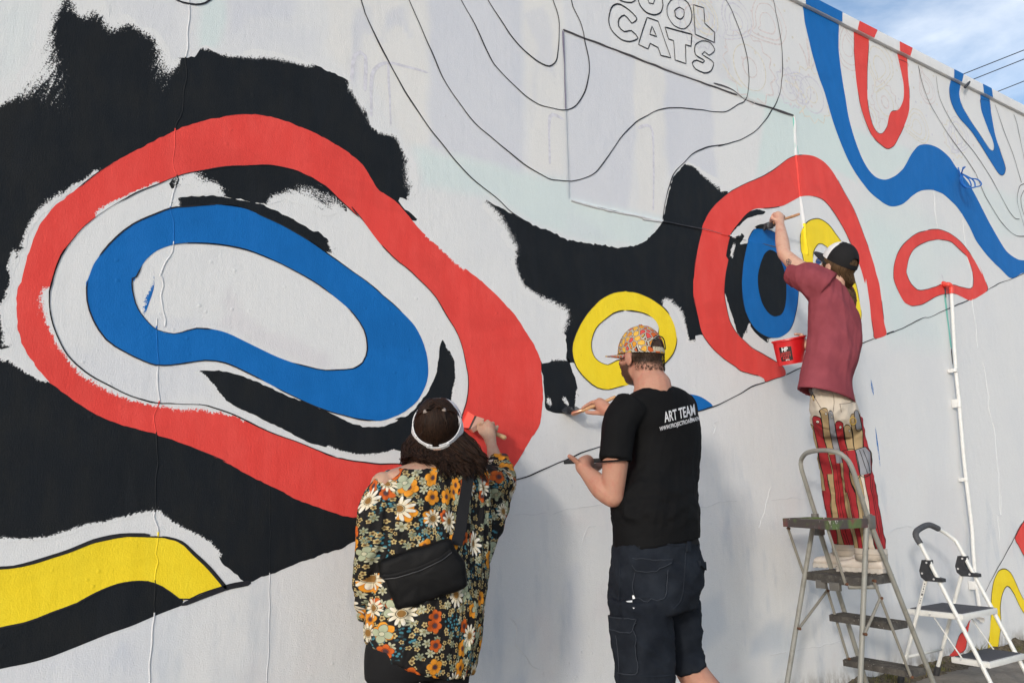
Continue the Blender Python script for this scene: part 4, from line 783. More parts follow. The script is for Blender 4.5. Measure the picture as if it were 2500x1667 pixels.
gf = [(j*11+i, j*11+i+1, (j+1)*11+i+1, (j+1)*11+i) for j in range(9) for i in range(10)]
ground = tag(mesh('ground', (gv, gf), M_GROUND, None, smooth=False), kind='structure'); g.free()
ground['label'] = 'worn brown concrete yard in front of the painted wall'
# crumbled strip of soil, raised slightly, along the foot of the wall
sv, sf = [], []; nx = 520
for i in range(nx + 1):
    x = 0.0 + 12.0 * i / nx
    for j, yy in enumerate((0.0, -0.04, -0.09, -0.14, -0.19)):
        h = (0.055, 0.045, 0.028, 0.012, -0.006)[j] * (0.6 + 0.9 * noise.noise(Vector((x * 5, j * .7, 0))) ) + 0.008 * noise.noise(Vector((x * 30, yy * 40, 3)))
        sv.append((x, yy + (0.05 * noise.noise(Vector((x * 4, 9, j))) if j else 0.0), max(-0.008, h)))
for i in range(nx):
    for j in range(4): a = i * 5 + j; sf.append((a, a + 1, a + 6, a + 5))
ms = Mt('dry_soil', 0.95, 0.1); c_ = ms.coord('Object'); n_ = ms.noise(c_, 40, 6, 0.7)
ms.col(ms.mix(n_.step(.3, .7), (0.075, 0.058, 0.038), (0.20, 0.165, 0.12))); ms.bump(n_, 0.01)
tag(mesh('soil_strip', (sv, sf), ms.mat), 'strip of dry crumbled soil along the foot of the wall', 'soil', kind='stuff')
mg = Mt('dry_grass', 0.8, 0.2); r_ = mg.attr('rnd'); mg.col(mg.mix(r_, (0.10, 0.12, 0.035), (0.26, 0.22, 0.10)))
gv, gf, gr = [], [], []
def tuft(x, y, n, hgt):
    for _ in range(n):
        a = random.uniform(0, 6.28); bx, by = x + random.gauss(0, .025), min(-0.008, y + random.gauss(0, .02)); h = hgt * random.uniform(.4, 1.1); l = random.uniform(.2, .9) * h
        dx, dy = math.cos(a) * l, -abs(math.sin(a)) * l; wx, wy = -math.sin(a) * .0022, math.cos(a) * .0022; o = len(gv); z0 = 0.005
        gv.extend([(bx - wx, by - wy, z0), (bx + wx, by + wy, z0), (bx + dx * .4 + wx * .8, by + dy * .4 + wy * .8, z0 + h * .65), (bx + dx * .4 - wx * .8, by + dy * .4 - wy * .8, z0 + h * .65), (bx + dx, by + dy, z0 + h)])
        gf.extend([(o, o + 1, o + 2, o + 3), (o + 3, o + 2, o + 4)]); gr.extend([random.random()] * 5)
for _ in range(150): tuft(random.uniform(4.6, 11), random.uniform(-.14, -.01), random.randint(6, 20), random.uniform(.02, .055))
for x, y, n, h in ((7.15, -.05, 90, .09), (6.35, -.04, 60, .09), (5.95, -.05, 60, .05), (5.25, -.08, 90, .06), (5.05, -.06, 90, .05), (7.4, -.08, 120, .10), (5.75, -.05, 50, .04), (7.0, -.12, 60, .05)): 
    for _ in range(4): tuft(x + random.gauss(0, .08), y + random.gauss(0, .02), n // 4, h)
go = tag(mesh('grass', (gv, gf), mg.mat), 'sparse dry grass growing along the foot of the wall', 'grass', kind='stuff'); fattr(go, 'rnd', gr)

# ================================================================= things on the wall
M_PVC = flat_mat('painted_pipe', (0.68, 0.68, 0.66), 0.45, 0.4, 0.05)
M_REDP = flat_mat('red_pipe', (0.70, 0.065, 0.045), 0.4, 0.4, 0.06)
pipe = empty('drain_pipe', (6.36, -0.05, 0.0)); tag(pipe, 'thin white drain pipe with red elbow running down the wall', 'pipe')
pp = [(6.468,-0.055,2.684), (6.436,-0.052,2.364), (6.408,-0.050,2.062), (6.400,-0.050,1.823), (6.376,-0.050,1.423), (6.373,-0.050,1.234), (6.375,-0.050,0.901), (6.354,-0.050,0.722), (6.343,-0.050,0.515), (6.349,-0.050,0.378), (6.344,-0.050,0.285)]
mesh('pipe_body', tube(catmull(pp, .03), 0.0145, 14), M_PVC, pipe)
el = [(6.483,0.010,2.771), (6.447,-0.020,2.762), (6.450,-0.050,2.757), (6.472,-0.056,2.738), (6.468,-0.055,2.684)]
mesh('elbow', tube(catmull(el, .008), 0.019, 14), M_REDP, pipe)
mesh('wall_flange', tube([(6.466,0.004,2.768), (6.459,-0.008,2.764)], 0.028, 16), M_REDP, pipe, auto=40)
for a, b, r in (((6.392,-0.050,2.087), (6.389,-0.050,2.061), .0185), ((6.402,-0.050,1.854), (6.393,-0.050,1.792), .0185), ((6.369,-0.050,1.263), (6.366,-0.050,1.239), .0185), ((6.341,-0.050,0.519), (6.338,-0.050,0.464), .0185)):
    cl = mesh('pipe_clamp', tube([a, b], r, 16), M_PVC, pipe, auto=40)
    m_ = (Vector(a) + Vector(b)) / 2; mesh('clamp_foot', obox(m_ + Vector((-0.004, 0.026, 0)), (0.014, 0, 0), (0, 0.022, 0), (0, 0, abs(a[2] - b[2]) / 2 + .002), .002), M_PVC, cl)
mesh('drain_outlet', join(tube([(6.346,-0.050,0.293), (6.326,-0.060,0.262)], .026, 14), tube([(6.361,-0.050,0.262), (6.343,-0.060,0.248)], .018, 10)), M_PVC, pipe, auto=40)
ribbon('teal_strip', [(6.470,2.696),(6.465,2.595),(6.469,2.463),(6.471,2.347),(6.471,2.260)], 0.028, 2, PAINT['teal'], seed=801, vary=.3)
ribbon('dark_streak', [(6.475,2.756),(6.479,2.715),(6.476,2.663)], 0.022, 3, M_GAP, seed=802); ribbon('dark_streak', [(6.471,2.260),(6.466,2.202),(6.464,2.130)], 0.012, 3, M_GAP, seed=803)  # dark streaks on the wall behind the pipe
ribbon('dark_streak', [(6.451,2.860),(6.469,2.818),(6.476,2.774)], 0.012, 3, GH[2], seed=804)
M_BLUEC = flat_mat('blue_cable', (0.014, 0.13, 0.44), 0.45, 0.4, 0.1)
coil = empty('cable_coil', (6.923,-0.020,3.774)); tag(coil, 'blue coiled cable hanging from the wall above the wavy blue band', 'cable')
for loop_ in ([(6.905,-0.012,3.835), (6.903,-0.020,3.789), (6.872,-0.040,3.744), (6.816,-0.060,3.694), (6.775,-0.090,3.637), (6.766,-0.120,3.600), (6.779,-0.150,3.585), (6.801,-0.180,3.588), (6.812,-0.210,3.590), (6.816,-0.220,3.604), (6.816,-0.210,3.631), (6.830,-0.180,3.661), (6.844,-0.140,3.682), (6.852,-0.100,3.707), (6.902,-0.050,3.756)],
              [(6.907,-0.040,3.770), (6.854,-0.050,3.724), (6.805,-0.080,3.659), (6.800,-0.110,3.614), (6.801,-0.140,3.598), (6.793,-0.150,3.621), (6.835,-0.120,3.676), (6.866,-0.080,3.726), (6.891,-0.050,3.761)],
              [(6.913,-0.040,3.770), (6.844,-0.060,3.712), (6.794,-0.090,3.647), (6.786,-0.130,3.595), (6.804,-0.170,3.590), (6.816,-0.170,3.629), (6.846,-0.140,3.676), (6.882,-0.090,3.724), (6.903,-0.050,3.760)],
              [(6.908,-0.030,3.768), (6.832,-0.050,3.707), (6.804,-0.070,3.646), (6.780,-0.110,3.600), (6.794,-0.160,3.587)]):
    mesh('cable_loop', tube(catmull(loop_, .008), 0.0052, 8), M_BLUEC, coil)
mesh('cable_tail', tube(catmull([(6.910,-0.030,3.778), (6.886,-0.050,3.788), (6.881,-0.060,3.800), (6.901,-0.070,3.820)], .008), 0.006, 8), M_BLUEC, coil)
mesh('cable_tail', tube(catmull([(6.874,-0.060,3.795), (6.873,-0.065,3.810), (6.883,-0.070,3.815)], .008), 0.004, 8), M_BLUEC, coil)

# overhead wires leaving the roof, and the small bracket one is tied to
M_WIRE = flat_mat('wire', (0.05, 0.055, 0.065), 0.6)
for i, (a, b, lb) in enumerate((((7.694,0.250,5.013), (7.721,-0.310,5.014), 'topmost of the three thin overhead wires above the wall'), ((7.828,0.250,4.988), (7.848,-0.250,4.992), 'middle of the three thin overhead wires, tied to a bracket on the wall top'), ((8.311,0.250,4.997), (8.317,-0.040,5.002), 'lowest of the three thin overhead wires above the wall'))):
    a, b = Vector(a), Vector(b); d_ = (b - a).normalized(); q = [a + d_ * t * 24 for t in np.linspace(0, 1, 60) ** 1.5]
    q = [p + Vector((0, 0, .0009 * (p - a).length ** 2)) for p in q]
    w = mesh('overhead_wire', tube(q, 0.0042, 6), M_WIRE); tag(w, lb, 'wire', 'overhead wires')
br = mesh('wire_bracket', join(tube([(7.119,-0.050,4.604), (7.269,-0.020,4.708), (7.836,0.250,4.994)], .012, 8)), M_WIRE); tag(br, 'small dark bracket on the wall top holding an overhead wire', 'bracket')

# ================================================================= grey step ladder
def steel(name, rgb, rough=0.5, metal=0.0, grime=(0.10, 0.085, 0.06), amt=0.5, spec=0.4):
    m = Mt(name, rough, spec, metal); c = m.coord('Object'); n = m.noise(c, 14, 6, 0.7); n2 = m.noise(c, 90, 4, 0.6)
    k = m.mix(n.step(0.48, 0.75) * amt, rgb, grime); k = m.mix(n2.step(0.6, 0.8) * amt * 0.6, k, tuple(v * 1.5 for v in rgb)); m.col(k)
    m.bump(n2, 0.0006); return m.mat
M_TUBE = steel('worn_grey_steel', (0.27, 0.265, 0.235), 0.45, 0.0)
def tread_mat():
    m = Mt('ribbed_tread', 0.75, 0.3); c = m.coord('Object'); n = m.noise(c, 18, 6, 0.7)
    k = m.mix(n.step(0.35, 0.75), (0.055, 0.050, 0.046), (0.13, 0.12, 0.105))
    sp = m.noise(c, 70, 2).step(0.68, 0.74); k = m.mix(sp * 0.5, k, (0.5, 0.48, 0.45)); m.col(k); m.bump(n, 0.001); return m.mat
def tray_mat():
    m = Mt('paint_stained_tray', 0.55, 0.35); c = m.coord('Object'); n = m.noise(c, 7, 3, 0.5, 0.5, True)
    x, y, z = m.xyz(n)
    k = m.mix(x.step(0.52, 0.66), (0.075, 0.06, 0.055), (0.11, 0.16, 0.05)); k = m.mix(y.step(0.55, 0.68), k, (0.20, 0.055, 0.06))
    k = m.mix(z.step(0.58, 0.66) * .6, k, (0.20, 0.19, 0.17))
    sp = m.noise(m.mapping(c, (1, 1, .45)), 60, 3, .6).step(0.60, 0.66) * m.noise(c, 5, 2).step(0.53, 0.63); k = m.mix(sp, k, (0.72, 0.66, 0.66)); m.col(k); return m.mat
M_TREAD, M_TRAY, M_CAPS = tread_mat(), tray_mat(), steel('dark_hinge_steel', (0.13, 0.125, 0.115), 0.5)
M_RUST = flat_mat('rusty_bolt', (0.12, 0.055, 0.03), 0.8)
lad = empty('step_ladder', (4.15, -0.48, 0.0)); tag(lad, 'paint-stained grey steel step ladder with handrail hoop and tray, person standing on it', 'ladder')
YN, YF = -0.69, -0.27
NF0, NF1 = Vector((4.095,-0.690,1.035)), Vector((4.540,-0.690,0.168)); FF0, FF1 = Vector((4.244,-0.270,0.983)), Vector((4.566,-0.270,0.097))
NR0, NR1 = Vector((4.065,-0.690,1.020)), Vector((3.887,-0.690,0.257)); FR0, FR1 = Vector((4.186,-0.270,0.985)), Vector((3.859,-0.270,0.193))
def to_floor(a, b, z=0.012): return a + (b - a) * ((a.z - z) / (a.z - b.z))
NFb, FFb, NRb, FRb = to_floor(NF0, NF1), to_floor(FF0, FF1), to_floor(NR0, NR1), to_floor(FR0, FR1)
def on_line(a, b, z): return a + (b - a) * ((a.z - z) / (a.z - b.z))
for a, b, nm in ((NF0, NFb, 'front_rail'), (FF0, FFb, 'front_rail'), (NR0, NRb, 'rear_leg'), (FR0, FRb, 'rear_leg')):
    o = mesh(nm, tube([a, a.lerp(b, .5), b], 0.0135, 12), M_TUBE, lad, auto=50)
    d = (b - a).normalized(); mesh('rubber_foot', tube([b - d * .04, b + d * .01], 0.018, 12), M_CAPS, o, auto=40)
hoop = [(4.086,-0.690,1.045), (4.035,-0.690,1.177), (3.995,-0.690,1.289), (3.973,-0.680,1.347), (3.947,-0.655,1.386), (3.956,-0.580,1.407), (4.013,-0.450,1.413), (4.090,-0.335,1.404), (4.129,-0.272,1.370), (4.129,-0.270,1.322), (4.160,-0.270,1.236), (4.227,-0.270,1.050)]
mesh('handrail_hoop', tube(catmull(hoop, .02), 0.0128, 12), M_TUBE, lad)
# tray
ta, tb, tc_, td = Vector((3.943,-0.270,1.019)), Vector((3.741,-0.690,1.028)), Vector((4.065,-0.690,1.022)), Vector((4.272,-0.270,1.019))
zt = (ta.z + tb.z) / 2
T = [Vector((3.80, -0.26, zt)), Vector((3.74, -0.70, zt)), Vector((4.06, -0.70, zt)), Vector((4.17, -0.26, zt))]
T[0].x, T[1].x = ta.x, tb.x
tray = mesh('tool_tray', ext_poly([p + Vector((0, 0, .018)) for p in T], (0, 0, -0.034)), M_TRAY, lad, smooth=False)
for i in range(4):
    a, b = T[i], T[(i + 1) % 4]; mesh('tray_lip', box2(a + Vector((0, 0, .003)), b + Vector((0, 0, .003)), .006, .046), M_TRAY, tray, smooth=False)
for a in (NF0, FF0): mesh('hinge_block', obox(a + Vector((0.0, 0, -0.005)), (0.028, 0, 0), (0, 0.02, 0), (0, 0, 0.034), .006), M_CAPS, lad, auto=40)
for p_ in ((4.218,-0.270,1.046), (4.087,-0.690,1.051)): mesh('hoop_socket', tube([Vector(p_) + Vector((0, 0, .02)), Vector(p_) - Vector((0, 0, .03))], .021, 12), M_CAPS, lad, auto=40)
# steps
def tread(zt, depth_pts, name='step'):
    A, B, C_, D_ = [Vector(p) for p in depth_pts]
    st = mesh(name, ext_poly([A, B, C_, D_], (0, 0, -0.034)), M_TREAD, lad, smooth=False)
    for i in range(1, 9):
        t = i / 9.0; mesh('grip_rib', box2(A.lerp(D_, t) + Vector((0, 0, .0015)), B.lerp(C_, t) + Vector((0, 0, .0015)), .006, .004, bevel=.0008), M_TREAD, st, smooth=False)
    return st
plat_z = 0.752
pf_ = [(4.09, -.275), (4.02, -.44), (3.985, -.56), (3.99, -.635), (4.05, -.675), (4.16, -.685), (4.285, -.68), (4.335, -.27)]
pl_ = mesh('platform', ext_poly([(x_, y_, plat_z) for x_, y_ in pf_], (0, 0, -0.042)), M_TREAD, lad, smooth=False)
for i in range(1, 8):
    x_ = 4.06 + i * .032; mesh('grip_rib', box2((x_ + .03, -.29, plat_z + .0015), (x_, -.66, plat_z + .0015), .006, .004, bevel=.0008), M_TREAD, pl_, smooth=False)
for (x_, y_) in ((4.05, -.40), (4.0, -.52)): mesh('platform_bracket', obox((x_ - .004, y_, plat_z - .055), (.012, 0, 0), (0, .03, 0), (0, 0, .022), .003), M_CAPS, pl_, auto=40)
mesh('platform_tube', tube([(3.99, -.60, plat_z - .05), (4.10, -.70, plat_z - .05)], .012, 10), M_TUBE, pl_, auto=40)
for z in (0.505, 0.253):
    pn, pf = on_line(NF0, NF1, z), on_line(FF0, FF1, z); w_ = 0.155
    tread(z, [(pf.x - w_, YF - .005, z), (pn.x - w_, YN + .005, z), (pn.x - .008, YN + .005, z), (pf.x - .008, YF - .005, z)])
# braces
M_BRACE = steel('grey_brace', (0.25, 0.235, 0.20), 0.5)
for a, b in (((3.974,-0.265,0.993), (4.087,-0.265,0.722)), ((3.772,-0.660,1.009), (3.883,-0.660,0.729)), ((4.217,-0.300,0.688), (4.369,-0.300,0.261)), ((4.036,-0.720,0.737), (4.284,-0.720,0.239)), ((4.230,-0.300,0.641), (3.953,-0.300,0.465)), ((4.080,-0.720,0.649), (3.915,-0.720,0.490))):
    o = mesh('brace', tube([a, b], 0.0075, 8), M_BRACE, lad, auto=50)
    for e in (a, b): mesh('bolt', tube([Vector(e) + Vector((-.004, -.012, 0)), Vector(e) + Vector((.004, .006, 0))], .008, 8), M_RUST, o, auto=40)

# ================================================================= white step stool
M_WSTEEL = steel('white_steel', (0.70, 0.70, 0.67), 0.35, 0.0, (0.35, 0.32, 0.27), 0.22)
M_GRIP = flat_mat('grey_foam_grip', (0.085, 0.087, 0.095), 0.8, 0.2)
M_PAD = flat_mat('grey_step_pad', (0.10, 0.10, 0.108), 0.85, 0.2, .2, 200)
M_PLAST = flat_mat('black_plastic', (0.035, 0.036, 0.04), 0.5, 0.4)
M_STEELB = flat_mat('rivet', (0.55, 0.55, 0.55), 0.3, 0.6)
sl = empty('step_stool', (5.29, -0.5, 0.0)); tag(sl, 'folding white two-step ladder with grey grip standing behind the grey ladder', 'ladder')
XL, XR = 5.08, 5.50
def rail_pt(x, z): return Vector((x, -0.385 - (0.864 - z) * 0.4355, z))
for x in (XL, XR):
    o = mesh('front_rail', tube([rail_pt(x, .86), rail_pt(x, .5), rail_pt(x, .012)], 0.0125, 14), M_WSTEEL, sl, auto=50)
    mesh('rubber_foot', tube([rail_pt(x, .055), rail_pt(x, .0)], .0195, 12), M_PLAST, o, auto=40)
    r0, r1 = Vector((x, -0.41, 0.68)), Vector((x, -0.158, 0.012))
    o = mesh('rear_leg', tube([r0, r0.lerp(r1, .5), r1], 0.0118, 14), M_WSTEEL, sl, auto=50)
    mesh('rubber_foot', tube([r0.lerp(r1, .93), r1 + Vector((0, 0, -.012))], .0185, 12), M_PLAST, o, auto=40)
    # hinge plate
    q = [(x - .02, -0.43, .765), (x - .02, -0.405, .765), (x - .02, -0.438, .70), (x - .02, -0.47, .665), (x - .02, -0.50, .655), (x - .02, -0.49, .64), (x - .02, -0.405, .642), (x - .02, -0.375, .665), (x - .02, -0.37, .70), (x - .02, -0.395, .765)]
    q = [(x - .02, -0.445, .765), (x - .02, -0.445, .745), (x - .02, -0.432, .725), (x - .02, -0.437, .695), (x - .02, -0.465, .668), (x - .02, -0.512, .660), (x - .02, -0.512, .640), (x - .02, -0.405, .640), (x - .02, -0.378, .662), (x - .02, -0.372, .70), (x - .02, -0.395, .765)]
    h = mesh('hinge_plate', ext_poly(q, (.04, 0, 0)), M_PLAST, sl, smooth=False)
    for (yy, zz) in ((-.425, .75), (-.39, .685), (-.46, .655)): mesh('rivet', tube([(x - .0235, yy, zz), (x - .019, yy, zz)], .006, 10), M_STEELB, h, auto=40)
hp = [rail_pt(XL, .86), rail_pt(XL, .905) + Vector((0.004, 0.006, 0)), Vector((XL + .03, -.355, .935)), Vector((XL + .17, -.33, .960)), Vector((XR - .17, -.33, .960)), Vector((XR - .06, -.345, .915)), rail_pt(XR, .865) + Vector((-.006, .004, 0)), rail_pt(XR, .82)]
hq = catmull(hp, .012)
mesh('handle_bar', tube(hq, 0.0125, 12), M_WSTEEL, sl)
n_h = len(hq); mesh('foam_grip', tube(hq[int(n_h * .02):int(n_h * .70)], 0.0185, 14), M_GRIP, sl)
def stool_step(z, y0, y1):
    A = [Vector((XL + .012, y0, z)), Vector((XL + .012, y1, z)), Vector((XR - .012, y1, z)), Vector((XR - .012, y0, z))]
    st = mesh('step', obox(((XL + XR) / 2, (y0 + y1) / 2, z - .017), ((XR - XL) / 2 - .002, 0, 0), (0, (y1 - y0) / 2, 0), (0, 0, .017), .006), M_WSTEEL, sl, auto=40)
    mesh('step_pad', obox(((XL + XR) / 2, (y0 + y1) / 2, z + .0015), ((XR - XL) / 2 - .022, 0, 0), (0, (y1 - y0) / 2 - .014, 0), (0, 0, .0025), .001), M_PAD, st, auto=40)
stool_step(0.462, -0.598, -0.25); stool_step(0.212, -0.725, -0.50)
for x in (XL + .02, XR - .02):
    o = mesh('link_rod', tube([(x, -.40, .445), (x, -.56, .205)], .0045, 8), M_WSTEEL, sl)
    for e in ((x - .024, -.40, .44), (x - .024, -.56, .205)): mesh('rivet', tube([e, (e[0] + .03, e[1], e[2])], .0065, 10), M_STEELB, o, auto=40)
    for e in (rail_pt(x, .44), rail_pt(x, .195), Vector((x, -.30, .44))): mesh('rivet', tube([e + Vector((-.037, 0, 0)), e + Vector((-.033, 0, 0))], .007, 10), M_STEELB, o, auto=40)
lr0, lr1 = Vector((XL, -0.41, 0.68)), Vector((XL, -0.158, 0.012)); ld_ = (lr1 - lr0).normalized(); lf_ = (CAM - lr0); lf_ = (lf_ - ld_ * lf_.dot(ld_)).normalized()
for t_, l_, w_ in ((.055, .010, .005), (.078, .009, .004), (.100, .010, .005), (.122, .008, .004), (.150, .014, .009), (.185, .007, .004), (.205, .009, .004), (.228, .008, .004)):
    mesh('printed_mark', obox(lr0.lerp(lr1, t_ + .03) + lf_ * .0121, ld_ * l_ * .5, ld_.cross(lf_) * w_ * .5, lf_ * .0004), M_PLAST, sl, smooth=False)
mesh('rear_crossbar', tube([(XL, -.215, .17), (XR, -.215, .17)], .009, 10), M_WSTEEL, sl)

# ================================================================= people
def skin_mat(name, rgb, hair=(0.035, 0.022, 0.015), red=(0.45, 0.13, 0.09)):
    m = Mt(name, 0.55, 0.28); c = m.coord('Object'); n = m.noise(c, 26, 6, 0.68); n2 = m.noise(c, 260, 3, 0.6)
    k = m.mix(n.step(0.42, 0.72) * 0.42, rgb, red); k = m.mix(n2.step(0.3, 0.75) * 0.14, k, tuple(v * 0.6 for v in rgb))
    hs = m.noise(c, 420, 2, 0.6)
    k = m.mix((m.attr('dark') * 1.3 - hs * 0.55).sat(), k, hair)
    m.col(k); m.bump(n2 + n, 0.0012)
    m.b.inputs['Subsurface Weight'].default_value = 0.08; m.b.inputs['Subsurface Radius'].default_value = (0.01, 0.004, 0.002)
    return m.mat
def cloth_mat(name, rgb, rough=0.85, weave=900, var=0.12, spec=0.15, fade=None):
    m = Mt(name, rough, spec); c = m.coord('Object'); n = m.noise(c, 9, 5, 0.6); w = m.noise(c, weave, 2, 0.5)
    k = m.mix(n.step(0.3, 0.75), tuple(v * (1 - var) for v in rgb), fade or tuple(v * (1 + var) for v in rgb))
    k = m.mix(w.step(0.35, 0.7) * 0.2, k, tuple(v * 0.55 for v in rgb)); m.col(k); m.bump(w, 0.0008, 0.5)
    m.b.inputs['Sheen Weight'].default_value = 0.0
    return m.mat
def hair_mat(name, lo, hi):
    m = Mt(name, 0.55, 0.16); r = m.attr('rnd'); c = m.coord('Object'); n = m.noise(c, 60, 3)
    m.col(m.mix((r * 0.8 + n * 0.35).sat(), lo, hi)); return m.mat
def hframe(c, yaw, pitch, roll=0.0):
    return Matrix.Translation(Vector(c)) @ Matrix.Rotation(yaw, 4, 'Z') @ Matrix.Rotation(pitch, 4, 'X') @ Matrix.Rotation(roll, 4, 'Y')
def xf(M, vf): return [M @ Vector(p) for p in vf[0]], vf[1]
def head_parts(M, nose=True):
    P_ = [ellipsoid((0, -.012, .028), .076, .096, .094), ellipsoid((0, .018, -.035), .063, .074, .085), ellipsoid((0, .045, -.088), .034, .034, .026),
          ellipsoid((0, .058, -.01), .052, .030, .045)]
    for s in (-1, 1):
        P_.append(ellipsoid((s * .079, -.006, -.012), .008, .019, .033, Matrix.Rotation(R(-14), 3, 'X')))
        P_.append(ellipsoid((s * .083, -.014, -.010), .005, .015, .030, Matrix.Rotation(R(-14), 3, 'X')))
        P_.append(ellipsoid((s * .034, .066, -.022), .022, .016, .018)); P_.append(ellipsoid((s * .030, .080, .018), .024, .012, .008))
    P_.append(limb([(0, .082, .008), (0, .096, -.018), (0, .103, -.030)], [.008, .010, .013], 10, .008))
    P_.append(ellipsoid((0, .090, -.060), .024, .010, .006)); P_.append(ellipsoid((0, .088, -.070), .021, .010, .006))
    return [xf(M, p) for p in P_]
def digits(chains):
    out = []
    for pts, r0 in chains:
        n = len(pts); out.append(limb(pts, [r0 * (1 - 0.26 * i / (n - 1)) for i in range(n)], 10, .006))
    return out
def cap_mesh(M, rx=.083, ry=.103, h=.112, arch=True, n=56, rows=18):
    V, F = [], []
    for j in range(rows + 1):
        t = j / rows; z = h * t; s = (1 - t ** 2.15) ** 0.5 if t < 1 else 0.0
        for i in range(n):
            a = 2 * math.pi * i / n; V.append(M @ Vector((rx * s * math.cos(a), ry * s * math.sin(a), z + 0.006 * math.sin(a) * (1 - t))))
    for j in range(rows):
        for i in range(n):
            a = 2 * math.pi * (i + .5) / n; t = (j + .5) / rows; zz = h * t
            if arch:
                x = rx * math.cos(a)
                if math.sin(a) < -.3 and (x / .042) ** 2 + ((zz - .012) / .048) ** 2 < 1 and zz > .012: continue
            F.append((j*n+i, j*n+(i+1)%n, (j+1)*n+(i+1)%n, (j+1)*n+i))
    return V, F
def brim_mesh(M, rx=.080, y0=.085, ln=.075, droop=.022, up=0.0, thick=.004, span=82):
    V, F = [], []; nu, nv = 20, 6
    for k in (0, 1):
        for j in range(nv + 1):
            for i in range(nu + 1):
                s = -1 + 2 * i / nu; a = s * R(span); t = j / nv
                bx = rx * math.sin(a) * 1.0; by = (y0 + .018) * math.cos(a)
                l = ln * (1 - abs(s) ** 3.0) * t
                V.append(M @ Vector((bx * (1 + .10 * t), by + l, .004 + up * t - droop * (s * s) * (0.35 + t * .65) - thick * k)))
    m = (nu + 1) * (nv + 1)
    for k in (0, 1):
        for j in range(nv):
            for i in range(nu):
                q = [k*m+j*(nu+1)+i, k*m+j*(nu+1)+i+1, k*m+(j+1)*(nu+1)+i+1, k*m+(j+1)*(nu+1)+i]; F.append(tuple(q if k == 0 else q[::-1]))
    for i in range(nu): a = nv*(nu+1)+i; F.append((a, a+1, a+1+m, a+m))
    return V, F
def bvh_of(o):
    me = o.data; return BVHTree.FromPolygons([v.co.copy() for v in me.vertices], [tuple(p.vertices) for p in me.polygons])
def onto(bvh, p, off=0.0015):
    """slide p along the sight line until it lies on the surface"""
    d = (Vector(p) - CAM).normalized(); h = bvh.ray_cast(CAM, d)
    if h[0] is None:
        q = bvh.find_nearest(Vector(p)); return q[0] + q[1] * off
    return h[0] + (h[1] if h[1].dot(d) < 0 else -h[1]) * off
def patch(name, bvh, poly, mat, parent, off=0.003, step=0.012):
    """cloth piece lying on a surface, from its outline"""
    q = [Vector(p) for p in poly]; c = sum(q, Vector()) / len(q)
    u = (q[1] - q[0]).normalized(); n = u.cross(q[2] - q[0]).normalized(); v = n.cross(u)
    P2 = [((p - c).dot(u), (p - c).dot(v)) for p in q]; pts = []; edges = []
    for i in range(len(P2)):
        a, b = np.array(P2[i]), np.array(P2[(i + 1) % len(P2)]); k = max(1, int(np.hypot(*(b - a)) / step)); pts += [tuple(a + (b - a) * t / k) for t in range(k)]
    nb = len(pts); edges = [(i, (i + 1) % nb) for i in range(nb)]; out = list(pts)
    A = np.array(pts); gx, gz = np.meshgrid(np.arange(A[:, 0].min(), A[:, 0].max(), step), np.arange(A[:, 1].min(), A[:, 1].max(), step)); G = np.stack([gx.ravel(), gz.ravel()], 1)
    ok = pip(G, pts) & (dist_lines(G, pts, True) > step * .4); pts += [tuple(p) for p in G[ok]]
    vs, es, fs, *_ = delaunay_2d_cdt([Vector(p) for p in pts], edges, [], 1, 1e-6)
    w = [c + u * p.x + v * p.y for p in vs]
    top = [onto(bvh, p, off) for p in w]; low = [onto(bvh, p, -.004) for p in w]; m = len(vs)
    F = [tuple(f) for f in fs] + [tuple(m + i for i in reversed(f)) for f in fs]
    cnt = {}
    for f in fs:
        for i in range(len(f)): e = (f[i], f[(i + 1) % len(f)]); cnt[e] = 1
    for (a, b) in list(cnt):
        if (b, a) not in cnt: F.append((b, a, a + m, b + m))
    return mesh(name, (top + low, F), mat, parent, auto=40)
def strip_on(name, bvh, line, w, mat, parent, off=0.004, n_off=0.0):
    q = [onto(bvh, p, off) for p in catmull([tuple(p) for p in line], .012)]; V, F = [], []
    for i, p in enumerate(q):
        t = (q[min(i + 1, len(q) - 1)] - q[max(i - 1, 0)]).normalized(); s = t.cross((CAM - p).normalized()).normalized()
        V += [p - s * w / 2, p + (CAM - p).normalized() * .002, p + s * w / 2]
        if i: F += [(3*i-3, 3*i-2, 3*i+1, 3*i), (3*i-2, 3*i-1, 3*i+2, 3*i+1)]
    return mesh(name, (V, F), mat, parent)
def lettering(name, text, corners, bvh, mat, parent, off=0.002, bold=0.0, narrow=1.0):
    cu = bpy.data.curves.new('txt', 'FONT'); cu.body = text; cu.size = 1.0; cu.offset = bold; cu.resolution_u = 3; cu.space_character = 1.02
    o = bpy.data.objects.new('txt', cu); COL.objects.link(o)
    me = bpy.data.meshes.new_from_object(o.evaluated_get(bpy.context.evaluated_depsgraph_get())); bpy.data.objects.remove(o)
    bm = bmesh.new(); bm.from_mesh(me); bpy.data.meshes.remove(me)
    bmesh.ops.remove_doubles(bm, verts=bm.verts, dist=1e-4)
    bmesh.ops.triangulate(bm, faces=bm.faces)
    for _ in range(2): bmesh.ops.subdivide_edges(bm, edges=[e for e in bm.edges if e.calc_length() > .16], cuts=1)
    co = np.array([v.co[:2] for v in bm.verts]); lo, hi = co.min(0), co.max(0)
    TL, TR, BR, BL = [Vector(p) for p in corners]; V = []
    for x, y in (co - lo) / (hi - lo):
        p = (BL.lerp(BR, x)).lerp(TL.lerp(TR, x), y); V.append(onto(bvh, p, off) if bvh else p)
    bm.verts.index_update(); F = [tuple(v.index for v in f.verts) for f in bm.faces]; bm.free()
    return mesh(name, (V, F), mat, parent, smooth=False)
